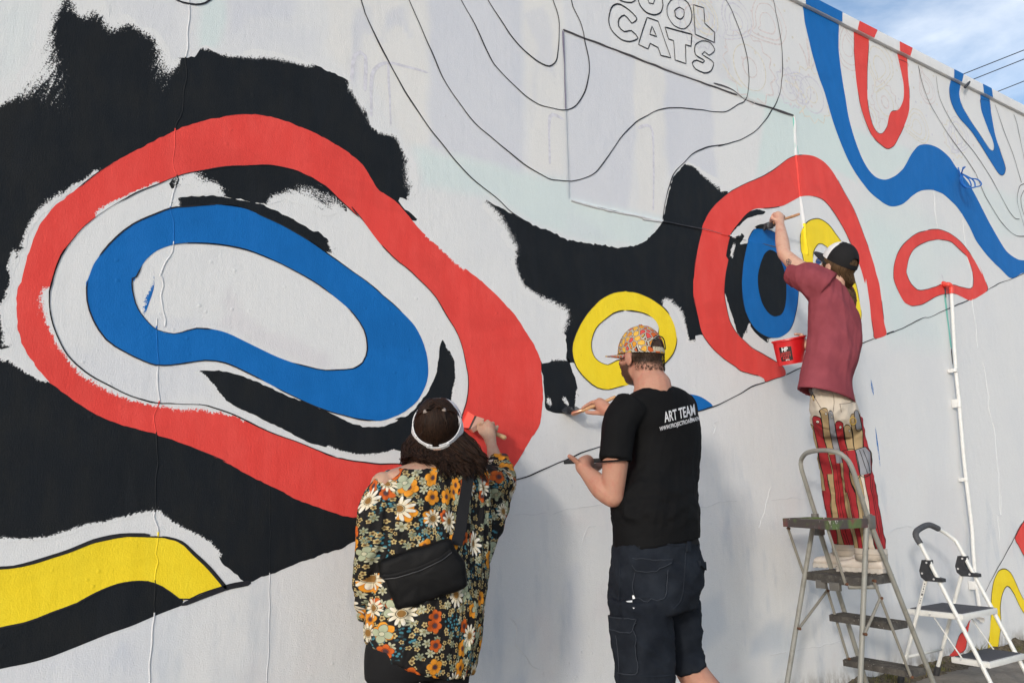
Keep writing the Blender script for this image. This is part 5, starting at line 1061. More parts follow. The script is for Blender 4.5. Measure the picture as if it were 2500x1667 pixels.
def strands(paths, r0, seg=5):
    V, F, rnd = [], [], []
    for pts in paths:
        n = len(pts); rr = [r0 * (0.55 + 0.45 * math.sin(math.pi * min(1, .25 + .75 * i / (n - 1)))) if i < n - 1 else r0 * .15 for i in range(n)]
        v, f = tube(pts, rr, seg, cap=False); o = len(V); V += v; F += [tuple(i + o for i in q) for q in f]; rnd += [random.random()] * len(v)
    return (V, F), rnd

# ----------------------------------------------------------------- woman in the flowered blouse
wom = empty('person', (1.60, -0.5, 0.0)); tag(wom, 'person in black flowered blouse and white visor painting the big red ring', 'person')
M_SKW = skin_mat('skin_light_olive', (0.50, 0.31, 0.215))
HW = hframe((1.626,-0.455,1.475), R(-34), R(38))
YW = -0.5
wbody = head_parts(HW)
neck_b = Vector((1.599,-0.500,1.327))
wbody.append(limb([HW @ Vector((0, -.03, -.06)), neck_b, neck_b + Vector((0, 0, -.1))], [.054, .056, .07]))
tr = [ring_lr((1.559,-0.469,1.358),(1.647,-0.531,1.364), .9), ring_lr((1.502,-0.440,1.329),(1.674,-0.560,1.332), .6), ring_lr((1.436,-0.401,1.298),(1.718,-0.599,1.304), .45), ring_lr((1.429,-0.400,1.255),(1.716,-0.600,1.259), .40), ring_lr((1.452,-0.413,1.165),(1.701,-0.587,1.166), .42), ring_lr((1.452,-0.416,1.047),(1.696,-0.584,1.041), .5),
      ring_lr((1.452,-0.416,0.945),(1.695,-0.584,0.939), .52), ring_lr((1.415,-0.410,0.769),(1.676,-0.590,0.762), .55), ring_lr((1.411,-0.412,0.664),(1.667,-0.588,0.658), .55), ring_lr((1.415,-0.414,0.608),(1.664,-0.586,0.602), .55)]
wbody.append(loft(smooth_rings(tr)))
# legs and feet
for hip, knee, foot in (((1.416,-0.500,0.641), (1.421,-0.500,0.373), (1.36, -.50, .07)), ((1.634,-0.500,0.601), (1.639,-0.480,0.332), (1.68, -.47, .07))):
    wbody.append(limb([hip, knee, foot], [.07, .05, .036], 18, .03)); f_ = Vector(foot); wbody.append(limb([f_ + Vector((0, -.03, -.03)), f_ + Vector((0, .14, -.04))], [.036, .03], 12))
# left arm hanging, right arm raised to the wall
wbody.append(limb([(1.372,-0.500,1.257), (1.334,-0.500,1.041), (1.374,-0.400,0.920), (1.448,-0.280,0.848)], [.046, .036, .03, .022]))
wbody.append(limb([(1.448,-0.280,0.848), (1.486,-0.220,0.825)], [.022, .028])); 
for i in range(4): wbody.append(limb([Vector((1.486,-0.220,0.825)) + Vector((.018 * (i - 1.5), 0, 0)), Vector((1.514,-0.170,0.810)) + Vector((.017 * (i - 1.5), .0, -.01)), Vector((1.525,-0.150,0.796)) + Vector((.015 * (i - 1.5), 0, -.02))], [.009, .008, .006], 8, .008))
ELW, WRW = (1.998,-0.340,1.274), (2.067,-0.170,1.430)
wbody.append(limb([(1.770,-0.500,1.288), ELW], [.048, .036])); wbody.append(limb([ELW, (2.025,-0.270,1.337), WRW], [.037, .036, .0235]))
wbody.append(limb([WRW, (2.075,-0.135,1.489), (2.083,-0.120,1.513)], [.0235, .033, .030], 14, .01))
wbody.append(limb([(2.066,-0.115,1.520), (2.122,-0.115,1.507)], [.018, .016], 12, .01))
wbody += digits([([(2.080,-0.110,1.513), (2.050,-0.125,1.535), (2.064,-0.080,1.525), (2.087,-0.060,1.504)], .0105), ([(2.095,-0.110,1.514), (2.083,-0.120,1.540), (2.099,-0.070,1.532), (2.121,-0.050,1.511)], .0108), ([(2.107,-0.110,1.510), (2.111,-0.118,1.534), (2.127,-0.070,1.528), (2.147,-0.050,1.506)], .0102),
                 ([(2.115,-0.115,1.501), (2.137,-0.115,1.519), (2.146,-0.080,1.512), (2.159,-0.060,1.498)], .009), ([(2.051,-0.150,1.468), (2.044,-0.120,1.489), (2.055,-0.085,1.511), (2.070,-0.070,1.526)], .012)])
wb_ = union('body', wbody, 0.0045, M_SKW, wom, 5); fattr(wb_, 'dark', np.zeros(len(wb_.data.vertices)))
for s in (-1, 1): mesh('eye', xf(HW, ellipsoid((s * .033, .072, .004), .012, .012, .012, None, 12, 8)), flat_mat('eye_white', (.7, .7, .7)), wom)

# flower print
def flower_layer(m, uv, scale, petals, rad, present, depth, inner, cols, centre, seed, rand=0.75, notch=1.0, edge=(0.01, 0.008, 0.006)):
    q = m.mapping(uv, (1, 1, 1), (seed * 1.37, seed * 2.11, 0), (0, 0, seed * .6))
    v = m.vor(q, scale, dims='2D', rand=rand)
    dv = m.node('ShaderNodeVectorMath', operation='SUBTRACT'); m.lk(q, dv.inputs[0]); m.lk(v.outputs['Position'], dv.inputs[1])
    dx, dy, dz = m.xyz(dv.outputs[0]); r = (dx * dx + dy * dy).sqrt() * scale
    cr, cg, cb = m.xyz(v.outputs['Color'])
    ang = dy.m('ARCTAN2', dx) + cr * 6.28
    ph = (ang * (petals / 2.0)).cos().abs()
    shape = ph.m('POWER', notch) * (1 - depth) + depth
    R_ = shape * rad * (cb * 0.35 + 0.75)
    inside = (R_ - r).step(0.0, 0.012)
    here = cg.lt(present)
    t = (r / (rad * 0.95)).sat()
    col = m.mix(t, cols[0], cols[1])
    col = m.mix(cb.gt(0.5) * 1.0, col, m.mix(t, cols[2], cols[3])) if len(cols) > 2 else col
    line = (R_ - r).step(0.045, 0.02)
    col = m.mix(line * 0.75, col, edge)
    vein = ph.step(0.22, 0.05) * (1 - depth)
    col = m.mix(vein, col, edge)
    cc = r.step(inner, inner * 0.85)
    col = m.mix(cc, col, centre); col = m.mix(r.step(inner * 1.0, inner * 1.06) * r.step(inner * 1.25, inner * 1.16) * .8, col, edge)
    return inside * here, col
def flower_mat():
    m = Mt('flower_print_chiffon', 0.75, 0.2); uv = m.attr('pat', 'Vector')
    k = (0.010, 0.009, 0.009)
    dots = m.vor(m.mapping(uv, (1, 1, 1)), 78, dims='2D', rand=.9); dm = S(m.nt, dots.outputs['Distance']).step(0.36, 0.28) * m.noise(uv, 9, 2).step(0.55, 0.60)
    k = m.mix(dm, k, (0.055, 0.20, 0.25))
    for args in (
        (46, 5, .46, .62, .60, .16, [(0.42, 0.30, 0.12), (0.52, 0.40, 0.18)], (0.10, 0.045, 0.015), 3),
        (27, 6, .46, .52, .35, .10, [(0.17, 0.19, 0.12), (0.33, 0.35, 0.24), (0.36, 0.35, 0.22), (0.48, 0.47, 0.33)], (0.25, 0.22, 0.10), 5),
        (15, 5, .48, .50, .72, .13, [(0.40, 0.06, 0.012), (0.62, 0.13, 0.015), (0.62, 0.20, 0.015), (0.74, 0.30, 0.025)], (0.07, 0.035, 0.04), 8),
        (12.5, 4, .44, .22, .50, .08, [(0.33, 0.36, 0.24), (0.42, 0.45, 0.30)], (0.55, 0.52, 0.36), 19),
        (10.8, 11, .49, .42, .42, .14, [(0.62, 0.50, 0.26), (0.80, 0.76, 0.68)], (0.24, 0.12, 0.03), 13)):
        sc, pet, rad, pres, dep, inn, cols, cen, sd_ = args
        f, c = flower_layer(m, uv, sc, pet, rad, pres, dep, inn, cols, cen, sd_); k = m.mix(f, k, c)
    w = m.noise(m.coord('Object'), 800, 2); k = m.mix(w.step(.35, .7) * .18, k, (0.01, 0.01, 0.01)); m.col(k)
    return m.mat
BL = [ring_lr((1.451,-0.405,1.304),(1.720,-0.595,1.320), .42), ring_lr((1.433,-0.392,1.276),(1.738,-0.608,1.296), .48), ring_lr((1.406,-0.378,1.211),(1.751,-0.622,1.232), .50), ring_lr((1.404,-0.377,1.121),(1.754,-0.623,1.135), .52), ring_lr((1.411,-0.381,1.033),(1.752,-0.619,1.039), .56), ring_lr((1.406,-0.381,0.960),(1.746,-0.619,0.967), .60),
      ring_lr((1.400,-0.382,0.874),(1.737,-0.618,0.880), .64), ring_lr((1.383,-0.383,0.783),(1.727,-0.617,0.767), .66, tail=.01), ring_lr((1.374,-0.388,0.720),(1.710,-0.612,0.677), .66, tail=.025), ring_lr((1.374,-0.401,0.705),(1.694,-0.599,0.593), .66, tail=.045)]
BL = smooth_rings(BL)
hem = BL[-1]; ch = sum(hem, Vector()) / len(hem)
BL += [[ch + (p - ch) * .90 for p in hem], [ch + (p - ch) * .82 + Vector((0, 0, .05)) for p in hem]]
top_ = BL[0]; ct = sum(top_, Vector()) / len(top_)
vf = [loft(BL)]
LS = [(1.377,-0.500,1.245), (1.344,-0.500,1.168), (1.339,-0.490,1.062), (1.338,-0.460,0.969), (1.347,-0.430,0.882), (1.374,-0.360,0.787)]
vf.append(limb(LS, [.048, .057, .064, .057, .048, .028], 22))
RS = [(1.773,-0.500,1.276), (1.876,-0.430,1.262), (1.978,-0.360,1.254), (2.018,-0.310,1.301), (2.039,-0.270,1.347)]
vf.append(limb(RS, [.06, .066, .066, .058, .044], 22, ends=True))
vf.append(limb([(1.960,-0.370,1.233), (1.914,-0.410,1.137), (1.866,-0.440,1.051), (1.815,-0.480,0.963)], [.062, .055, .043, .03], 18))
M_FLOW = flower_mat()
blouse = union('blouse', vf, 0.0065, M_FLOW, wom, 5)
f1, f2 = folds((0.15, 0, 1), 20, 6, .0105, 1.0), folds((0.45, 0.1, 1), 36, 5, .0045, 4.0)
displace(blouse, lambda p: f1(p) + f2(p) - .003)
co = get_co(blouse)
def seg_uv(co, a, b):
    a, b = np.array(a), np.array(b); ab = b - a; t = np.clip(((co - a) @ ab) / (ab @ ab), 0, 1); return np.linalg.norm(co - (a + t[:, None] * ab), axis=1), t
dL = np.min([seg_uv(co, LS[i], LS[i + 1])[0] for i in range(1, 5)], 0) - .068
dR = np.min([seg_uv(co, RS[i], RS[i + 1])[0] for i in range(1, 4)] + [seg_uv(co, (1.960,-0.370,1.233), (1.815,-0.480,0.963))[0]], 0) - .062
cx_, cy_ = co[:, 0].mean(), -.5
uvw = np.stack([np.arctan2(co[:, 0] - 1.62, -(co[:, 1] - cy_)) * .21, co[:, 2], 0 * co[:, 2]], 1)
lx = np.interp(co[:, 2], [(1.374,-0.360,0.787)[2], (1.361,-0.500,1.257)[2]], [(1.374,-0.360,0.787)[0], (1.361,-0.500,1.257)[0]])
ly = np.interp(co[:, 2], [(1.374,-0.360,0.787)[2], (1.361,-0.500,1.257)[2]], [-.36, -.5])
sl_ = co[:, 0] < np.interp(co[:, 2], [(1.337,-0.500,0.786)[2], (1.358,-0.500,0.956)[2], (1.386,-0.500,1.167)[2], (1.392,-0.500,1.268)[2], (1.416,-0.500,1.312)[2]], [(1.337,-0.500,0.786)[0] - .3, (1.358,-0.500,0.956)[0], (1.386,-0.500,1.167)[0], (1.392,-0.500,1.268)[0], (1.311,-0.500,1.312)[0]]); uvl = np.stack([np.arctan2(co[:, 0] - lx, -(co[:, 1] - ly)) * .07 + 2.3, co[:, 2] + .37, 0 * lx], 1)
rc = np.array((1.936,-0.390,1.201)); sr_ = co[:, 0] > np.interp(co[:, 2], [(1.825,-0.500,0.941)[2], (1.817,-0.500,1.002)[2], (1.802,-0.500,1.233)[2], (1.795,-0.500,1.343)[2]], [(1.920,-0.500,0.935)[0], (1.817,-0.500,1.002)[0], (1.802,-0.500,1.233)[0], (1.795,-0.500,1.343)[0]])
uvr = np.stack([np.arctan2(co[:, 0] - rc[0], -(co[:, 1] - rc[1])) * .085 + 4.1, co[:, 2] + .11, 0 * lx], 1)
side = np.zeros(len(co)); side[sl_] = 0; cl_ = np.where(sl_, 0, np.where(sr_, 2, 1))
corner_uv(blouse, 'pat', cl_, [uvl, uvw, uvr])
M_LEG = cloth_mat('black_leggings', (0.012, 0.012, 0.013), .8, 900, .1)
lg = [loft(smooth_rings([ring_lr((1.395,-0.395,0.748),(1.701,-0.605,0.740), .64), ring_lr((1.373,-0.392,0.687),(1.685,-0.608,0.679), .64), ring_lr((1.367,-0.395,0.632),(1.675,-0.605,0.618), .62), ring_lr((1.371,-0.398,0.577),(1.666,-0.602,0.570), .5)])),
      limb([(1.416,-0.500,0.648), (1.421,-0.500,0.373), (1.36, -.50, .12)], [.099, .068, .048], 22, .03), limb([(1.629,-0.500,0.615), (1.639,-0.480,0.332), (1.68, -.47, .12)], [.099, .068, .048], 22, .03)]
leggings = union('leggings', lg, 0.009, M_LEG, wom, 4)
for fx, fy in ((1.36, -.50), (1.68, -.47)):
    mesh('shoe', limb([(fx, fy - .05, .045), (fx, fy + .06, .05), (fx, fy + .19, .035)], [.045, .045, .034], 14), flat_mat('black_shoe', (.02, .02, .02)), wom)
# visor
M_VIS = cloth_mat('white_visor_cloth', (0.72, 0.72, 0.73), .7, 500, .03)
HV = hframe((1.622,-0.462,1.482), R(-34), R(57))
def band(M, rx, ry, z0, z1, a0, a1, n=60, th=.004):
    V, F = [], []
    for i in range(n + 1):
        a = a0 + (a1 - a0) * i / n
        for (r, z) in ((0, z0), (0, z1), (-th, z1), (-th, z0)): V.append(M @ Vector(((rx + r + (z - z0) * -.15) * math.sin(a), (ry + r + (z - z0) * -.15) * math.cos(a), z)))
        if i:
            for k in range(4): F.append((4*i-4+k, 4*i-4+(k+1)%4, 4*i+(k+1)%4, 4*i+k))
    return V, F
visor = mesh('visor', band(HV, .103, .121, -.030, .020, R(-172), R(172)), M_VIS, wom, auto=40)
mesh('visor_brim', brim_mesh(HV, .104, .102, .045, .010, -.035, .005, 60), M_VIS, visor, auto=50)
mesh('visor_strap', band(HV, .1065, .1245, -.026, .014, R(150), R(200), 14, .004), cloth_mat('visor_strap_cloth', (.66, .655, .65), .7), visor, auto=40)
for a in (R(152), R(198)): mesh('strap_loop', band(HV, .1075, .1255, -.022, .020, a - .05, a + .05, 3, .006), M_VIS, visor, auto=40)
# hair
M_HAIRW = hair_mat('dark_brown_hair', (0.005, 0.0033, 0.0026), (0.034, 0.016, 0.009))
paths = []
nape = HW @ Vector((0, -.08, -.08))
bsk = bvh_of(wb_); bbl = bvh_of(blouse)
def clear(p, off):
    for bv in (bsk, bbl):
        h = bv.find_nearest(p, .12)
        if h[0] is not None and (p - h[0]).dot(h[1]) < off: p = h[0] + h[1] * off
    return p
for i in range(2100):
    az = random.uniform(-2.3, 2.3); el0 = random.uniform(.2, 1.5)
    pts = []
    rx, ry, rz = .083, .104, .106; m1 = 9; wig = random.uniform(-.10, .10)
    for j in range(m1):
        e = el0 + (-.56 + .32 * abs(math.sin(az)) - el0) * j / (m1 - 1); aa = az + wig * math.sin(j * .9)
        k = 1 + random.uniform(-.006, .015)
        pts.append(HW @ Vector((k * rx * math.cos(e) * math.sin(aa), -k * ry * math.cos(e) * math.cos(aa) - .008, k * rz * math.sin(e) + .022)))
    p = pts[-1]; o3 = HW.to_3x3() @ Vector((math.sin(az), -math.cos(az), 0)); out = Vector((o3.x, o3.y, 0)); out = out.normalized() if out.length > .05 else Vector((0, -1, 0))
    sx = out.x; ph = random.uniform(0, 6.28); am = random.uniform(.006, .018)
    zend = 1.325 + .012 * noise.noise(Vector((az * 3, 0, 0))) - (random.uniform(0, .055) if -.7 < sx < .9 and out.y < 0 else 0) + random.uniform(-.015, .03)
    L_ = max(.06, p.z - zend); side = Vector((-out.y, out.x, 0)); clump = math.sin(az * 11.0) * .012; lay = random.uniform(.004, .045)
    for j in range(1, 16):
        t = j / 15; fl = .048 * math.sin(min(1.0, t * 1.3) * 1.65) * (0.5 + .7 * abs(sx))
        q = p + Vector((0, -.05 * t * t, -L_ * t)) + out * (fl + clump * t) + side * am * math.sin(ph + t * 8.5) * t + out * am * math.cos(ph + t * 8.5) * t
        q.x += (.020 if sx > -.35 else -.004) * t * t
        pts.append(clear(q, .004 + lay * t * .6) if t > .25 else q)
    paths.append(pts)
for s, c0 in ((-1, (-.036, -.050, .098)), (1, (.034, -.046, .101))):          # two small tied twists at the back of the crown
    for i in range(34):
        st = (Vector((s * .072, -.008, .074)) if i % 2 else Vector((s * .004, -.030, .124))) + Vector((random.gauss(0, .004), random.gauss(0, .010), random.gauss(0, .004))); k0 = Vector(c0) + Vector((random.gauss(0, .003), -.004, .008))
        paths.append([HW @ q for q in (st, st.lerp(k0, .5) + Vector((s * .003, -.006, .010)), k0, k0 + Vector((-s * .004 + random.gauss(0, .005), -.018, -.006)), k0 + Vector((-s * .01 + random.gauss(0, .011), -.040, -.035)), k0 + Vector((-s * .012 + random.gauss(0, .016), -.052, -.08)))])
(hvf, rnd) = strands(paths, .0023, 4)
sk = xf(HW, ellipsoid((0, -.012, .022), .083, .103, .104)); n0 = len(hvf[0])
hvf = join(hvf, sk); rnd += [.1] * len(sk[0])
hair = mesh('hair', hvf, M_HAIRW, wom); fattr(hair, 'rnd', rnd)
for c0 in ((-.036, -.054, .106), (.034, -.050, .109)): mesh('hair_tie', xf(HW, tube([(c0[0], c0[1] + .006, c0[2]), (c0[0], c0[1] - .006, c0[2])], .0085, 12)), flat_mat('hair_tie_band', (.30, .25, .22)), hair)
# sling bag
M_BAG = cloth_mat('black_nylon', (0.0048, 0.0048, 0.0053), .58, 700, .12, .14)
bag = empty('sling_bag', (1.452,-0.650,0.891)); tag(bag, 'black nylon sling bag hanging across the flowered blouse', 'bag')
bb = bvh_of(blouse)
def bag_mesh():
    q = [(1.291,-0.620,0.977), (1.306,-0.620,0.996), (1.436,-0.620,1.031), (1.567,-0.620,1.064), (1.594,-0.620,1.050), (1.609,-0.620,1.017), (1.643,-0.620,0.976), (1.652,-0.620,0.908), (1.638,-0.620,0.884), (1.508,-0.620,0.850), (1.389,-0.620,0.821), (1.359,-0.620,0.830), (1.332,-0.620,0.898), (1.303,-0.620,0.940)]
    q = [Vector(a) for a in catmull([tuple(p) for p in q], .012, True)]; c = sum(q, Vector()) / len(q); dv = (CAM - c); dv.z = 0; dv.normalize(); rings = []
    base = [onto(bb, p, .004) for p in q]
    yb = sum((p - c).dot(dv) for p in base) / len(base)
    base = [p - dv * ((p - c).dot(dv)) + dv * (yb - .012) for p in q]
    for s, h in ((.97, 0.0), (1.0, .012), (1.01, .028), (.99, .044), (.95, .054), (.86, .060), (.70, .063), (.50, .065), (.30, .066), (.14, .066), (.02, .066)):
        cc = sum(base, Vector()) / len(base); rings.append([cc + (p - cc) * s + dv * h for p in base])
    return loft(rings), dv, sum(base, Vector()) / len(base)
(bvf, bdv, bc_) = bag_mesh()
bb_o = mesh('bag_body', bvf, M_BAG, bag)
fb = folds((1, 0.3, .45), 20, 3, .006, 2.0); displace(bb_o, fb)
bbv = bvh_of(bb_o)
strip_on('zip_flap', bbv, [(1.267,-0.700,0.954), (1.318,-0.700,0.951), (1.409,-0.700,0.968), (1.496,-0.700,0.996), (1.541,-0.700,1.021)], .012, M_BAG, bag, .003)
M_ZIP = flat_mat('zip', (.03, .03, .033), .35, .5); strip_on('zip', bbv, [(1.270,-0.700,0.945), (1.322,-0.700,0.942), (1.413,-0.700,0.960), (1.500,-0.700,0.989), (1.543,-0.700,1.014)], .004, M_ZIP, bag, .004)
M_WEB = cloth_mat('black_webbing', (0.016, 0.016, 0.018), .75, 400, .1)
sp_ = [onto(bb, p, .006) for p in catmull([(1.609,-0.620,1.032), (1.629,-0.620,1.103), (1.645,-0.620,1.189), (1.658,-0.620,1.263), (1.664,-0.620,1.304)], .015)]
tp = Vector(sp_[-1]); sp_ += [tp + Vector((.004, .05, .018)), tp + Vector((.0, .10, -.01)), tp + Vector((-.02, .13, -.08))]
V, F = [], []
for i, p in enumerate(sp_):
    t = (sp_[min(i + 1, len(sp_) - 1)] - sp_[max(i - 1, 0)]).normalized(); s = Vector((1, -.2, 0)); s = (s - t * s.dot(t)).normalized(); n_ = s.cross(t).normalized(); n_ = n_ if n_.dot(CAM - p) > 0 else -n_
    V += [p - s * .022, p + s * .022, p + s * .022 + n_ * .003, p - s * .022 + n_ * .003]
    if i:
        for k in range(4): F.append((4*i-4+k, 4*i-4+(k+1)%4, 4*i+(k+1)%4, 4*i+k))
strap = mesh('shoulder_strap', (V, F), M_WEB, bag, auto=40)
# her brush
M_WOOD = flat_mat('pale_brush_wood', (0.50, 0.33, 0.17), .5, .35, .12, 60); M_COPPER = Mt('copper_ferrule', .32, .5, .85); M_COPPER.col((0.62, 0.33, 0.22)); M_COPPER = M_COPPER.mat
M_BRIS = flat_mat('dark_bristle', (0.05, 0.035, 0.03), .7, .3, .35, 300); M_WETRED = flat_mat('wet_red_paint', (0.85, 0.09, 0.055), .25, .5, .05)
bw = empty('paint_brush', (2.080,-0.040,1.538)); tag(bw, 'wide flat brush loaded with red paint in the hand of the flowered blouse person', 'brush')
def slab4(a, b, th0, th1, nrm=(0, 1, 0)):
    """flat wedge between edge a=(p,q) and edge b=(p,q)"""
    n = Vector(nrm); a0, a1, b0, b1 = [Vector(p) for p in (*a, *b)]
    V = [a0 - n*th0, a1 - n*th0, b1 - n*th1, b0 - n*th1, a0 + n*th0, a1 + n*th0, b1 + n*th1, b0 + n*th1]
    return V, [(3,2,1,0), (4,5,6,7), (0,1,5,4), (1,2,6,5), (2,3,7,6), (3,0,4,7)]
E0, E1 = ((2.044,-0.006,1.595), (2.006,-0.006,1.520)), ((2.061,-0.030,1.573), (2.029,-0.030,1.515))
E2, E3 = ((2.069,-0.036,1.570), (2.034,-0.036,1.510)), ((2.097,-0.058,1.557), (2.039,-0.058,1.493))
mesh('wet_bristles', slab4(E0, E1, .004, .009), M_WETRED, bw, smooth=False); mesh('bristles', slab4(E1, E2, .009, .009), M_BRIS, bw, smooth=False)
mesh('ferrule', slab4(E2, E3, .010, .010), M_COPPER, bw, smooth=False)
union('handle', [slab4(E3, ((2.087,-0.070,1.535), (2.070,-0.070,1.512)), .009, .010), limb([(2.070,-0.066,1.526), (2.105,-0.085,1.503), (2.144,-0.110,1.481), (2.166,-0.125,1.469)], [.012, .011, .010, .012], 12)], .003, M_WOOD, bw, 3)

# ----------------------------------------------------------------- man in the black t-shirt
man = empty('person', (2.45, -0.85, 0.0)); tag(man, 'bearded person in black lettered t-shirt, cargo shorts and orange patterned cap', 'person')
M_SKM = skin_mat('skin_ruddy', (0.47, 0.245, 0.17), (0.030, 0.017, 0.010))
HM = hframe((2.402,-0.800,1.762), R(4), R(2))
mb = head_parts(HM)
nk = Vector((2.405,-0.860,1.640))
mb.append(limb([HM @ Vector((0, -.035, -.03)), HM @ Vector((0.0, -.045, -.09)), nk, nk + Vector((0, 0, -.08))], [.066, .066, .076, .085]))
mb.append(loft(smooth_rings([ring_lr((2.354,-0.824,1.626),(2.454,-0.896,1.636), .85), ring_lr((2.353,-0.795,1.575),(2.505,-0.905,1.597), .5), ring_lr((2.347,-0.781,1.517),(2.539,-0.919,1.533), .45), ring_lr((2.367,-0.784,1.410),(2.555,-0.916,1.416), .45), ring_lr((2.323,-0.781,1.237),(2.522,-0.919,1.237), .5), ring_lr((2.293,-0.777,1.012),(2.498,-0.923,1.026), .55), ring_lr((2.281,-0.779,0.836),(2.484,-0.921,0.841), .55), ring_lr((2.289,-0.788,0.790),(2.469,-0.912,0.786), .5)])))
LSH, LEL, LWR = (2.244,-0.850,1.492), (2.191,-0.830,1.195), (2.169,-0.700,1.296)
mb.append(limb([LSH, (2.207,-0.855,1.429), (2.194,-0.855,1.342), LEL], [.040, .046, .051, .043])); mb.append(limb([LEL, (2.174,-0.790,1.228), LWR], [.044, .047, .029]))
mb.append(limb([LWR, (2.182,-0.670,1.319), (2.237,-0.630,1.337)], [.029, .034, .030], 14, .01))
mb += digits([([(2.162,-0.680,1.316), (2.133,-0.680,1.340), (2.104,-0.680,1.356)], .0135), ([(2.247,-0.620,1.332), (2.320,-0.570,1.325), (2.375,-0.540,1.333), (2.400,-0.530,1.342)], .0105), ([(2.240,-0.630,1.326), (2.319,-0.580,1.315), (2.368,-0.550,1.322), (2.396,-0.540,1.333)], .011), ([(2.230,-0.640,1.319), (2.300,-0.600,1.305), (2.348,-0.570,1.310), (2.376,-0.560,1.321)], .0105), ([(2.208,-0.660,1.313), (2.270,-0.620,1.296), (2.312,-0.600,1.298)], .0092)])
RSH, RWR = (2.608,-0.820,1.542), (2.690,-0.270,1.595)
REL = (Vector(RSH).lerp(Vector(RWR), .5) + Vector((.08, -.02, -.17)))
mb.append(limb([RSH, REL], [.048, .043])); mb.append(limb([REL, RWR], [.043, .029]))
mb.append(limb([RWR, (2.684,-0.235,1.617), (2.676,-0.215,1.639)], [.029, .035, .029], 14, .01))
mb += digits([([(2.674,-0.220,1.653), (2.651,-0.185,1.647), (2.635,-0.160,1.634), (2.622,-0.145,1.622)], .0105), ([(2.699,-0.200,1.647), (2.693,-0.155,1.644), (2.673,-0.135,1.634), (2.653,-0.130,1.624)], .0108), ([(2.711,-0.190,1.636), (2.708,-0.145,1.634), (2.676,-0.150,1.623)], .0105), ([(2.717,-0.190,1.623), (2.717,-0.150,1.623), (2.684,-0.165,1.618)], .009), ([(2.680,-0.250,1.587), (2.664,-0.210,1.593), (2.646,-0.185,1.595), (2.627,-0.170,1.599)], .0135)])
LK, RK = Vector((2.293,-0.860,0.513)), Vector((2.550,-0.840,0.521))
LFT, RFT = Vector((2.36, -.86, .08)), Vector((2.74, -1.13, .08))
mb.append(limb([(2.272,-0.870,0.777), LK, LFT], [.065, .06, .042], 18, .03)); mb.append(limb([(2.538,-0.800,0.723), RK, RK.lerp(RFT, .4), RFT], [.06, .062, .062, .042], 18, .03))
for f_ in (LFT, RFT): mb.append(limb([f_ + Vector((0, -.04, -.03)), f_ + Vector((0, .15, -.04))], [.042, .035], 12))
mbody = union('body', mb, 0.0048, M_SKM, man, 5)
co = get_co(mbody); hl = np.array([tuple(HM.inverted() @ Vector(p)) for p in co.tolist()])
x, y, z = hl.T; nz_ = np.array([noise.noise(Vector(p) * 40) for p in co.tolist()]) * .012
backh = np.clip((.03 - y) / .03, 0, 1) * np.clip((z + nz_ + .085) / .05, 0, 1) * (np.abs(x) < .3) * (z < .2)
ear = (np.abs(x) > .078)
side = np.clip((.035 - y + nz_) / .02, 0, 1) * np.clip((z + .055) / .03, 0, 1)
beard = np.clip((y + nz_ + .002) / .015, 0, 1) * np.clip((-.012 - z + nz_) / .02, 0, 1) * np.clip((z + .16) / .03, 0, 1) * (y < .2) * np.clip((np.abs(x) - .0 ) / .02 + 1, 0, 1)
dk = np.clip(np.maximum(backh * side.clip(0, 1), beard * .95), 0, 1) * ~ear
armhair = ((z < -.3) * .22 * (np.array([noise.noise(Vector(p) * 9) for p in co.tolist()]) + .55)).clip(0, .3)
fattr(mbody, 'dark', np.maximum(dk * .95, armhair))
for s in (-1, 1): mesh('eye', xf(HM, ellipsoid((s * .033, .072, .004), .012, .012, .012, None, 12, 8)), flat_mat('eye_white', (.7, .7, .7)), man)
# t-shirt
M_BLK = cloth_mat('black_jersey', (0.0055, 0.0055, 0.006), .78, 1000, .15, .13)
TS = smooth_rings([ring_lr((2.346,-0.819,1.614),(2.456,-0.901,1.637), .85), ring_lr((2.321,-0.783,1.584),(2.515,-0.927,1.621), .62), ring_lr((2.306,-0.758,1.547),(2.556,-0.942,1.591), .56), ring_lr((2.320,-0.754,1.486),(2.587,-0.946,1.516), .58), ring_lr((2.344,-0.760,1.433),(2.603,-0.940,1.437), .60), ring_lr((2.346,-0.763,1.369),(2.596,-0.937,1.373), .62), ring_lr((2.330,-0.765,1.305),(2.576,-0.935,1.304), .66),
      ring_lr((2.290,-0.759,1.233),(2.551,-0.941,1.237), .70), ring_lr((2.255,-0.752,1.166),(2.535,-0.948,1.170), .73), ring_lr((2.252,-0.750,1.123),(2.540,-0.950,1.121), .75), ring_lr((2.256,-0.751,1.093),(2.540,-0.949,1.094), .76), ring_lr((2.253,-0.748,1.037),(2.541,-0.952,1.053), .76), ring_lr((2.252,-0.746,0.981),(2.538,-0.954,1.026), .76)])
hem = TS[-1]; ch = sum(hem, Vector()) / len(hem)
TS += [[ch + (p - ch) * .93 for p in hem], [ch + (p - ch) * .86 + Vector((0, 0, .04)) for p in hem]]
sv_ = limb([(2.293,-0.850,1.540), (2.234,-0.850,1.486), (2.208,-0.855,1.418), (2.187,-0.860,1.331)], [.078, .070, .066, .0625], 24, .02, ends=False)
cuff_c = Vector((2.187,-0.860,1.331))
tshirt = union('t_shirt', [loft(TS), sv_, limb([(2.568,-0.840,1.547), RSH, Vector(RSH).lerp(REL, .55)], [.075, .07, .06], 22)], 0.0065, M_BLK, man, 4)
t1, t2, t3_ = folds((1, .2, .35), 14, 4.5, .011, 3.0), folds((.3, 0, 1), 18, 6, .005, 8.0), folds((1, .1, -.25), 30, 5, .0045, 5.)
zw = (2.400,-0.850,1.225)[2]; zhem = (2.362,-0.850,1.011)[2]
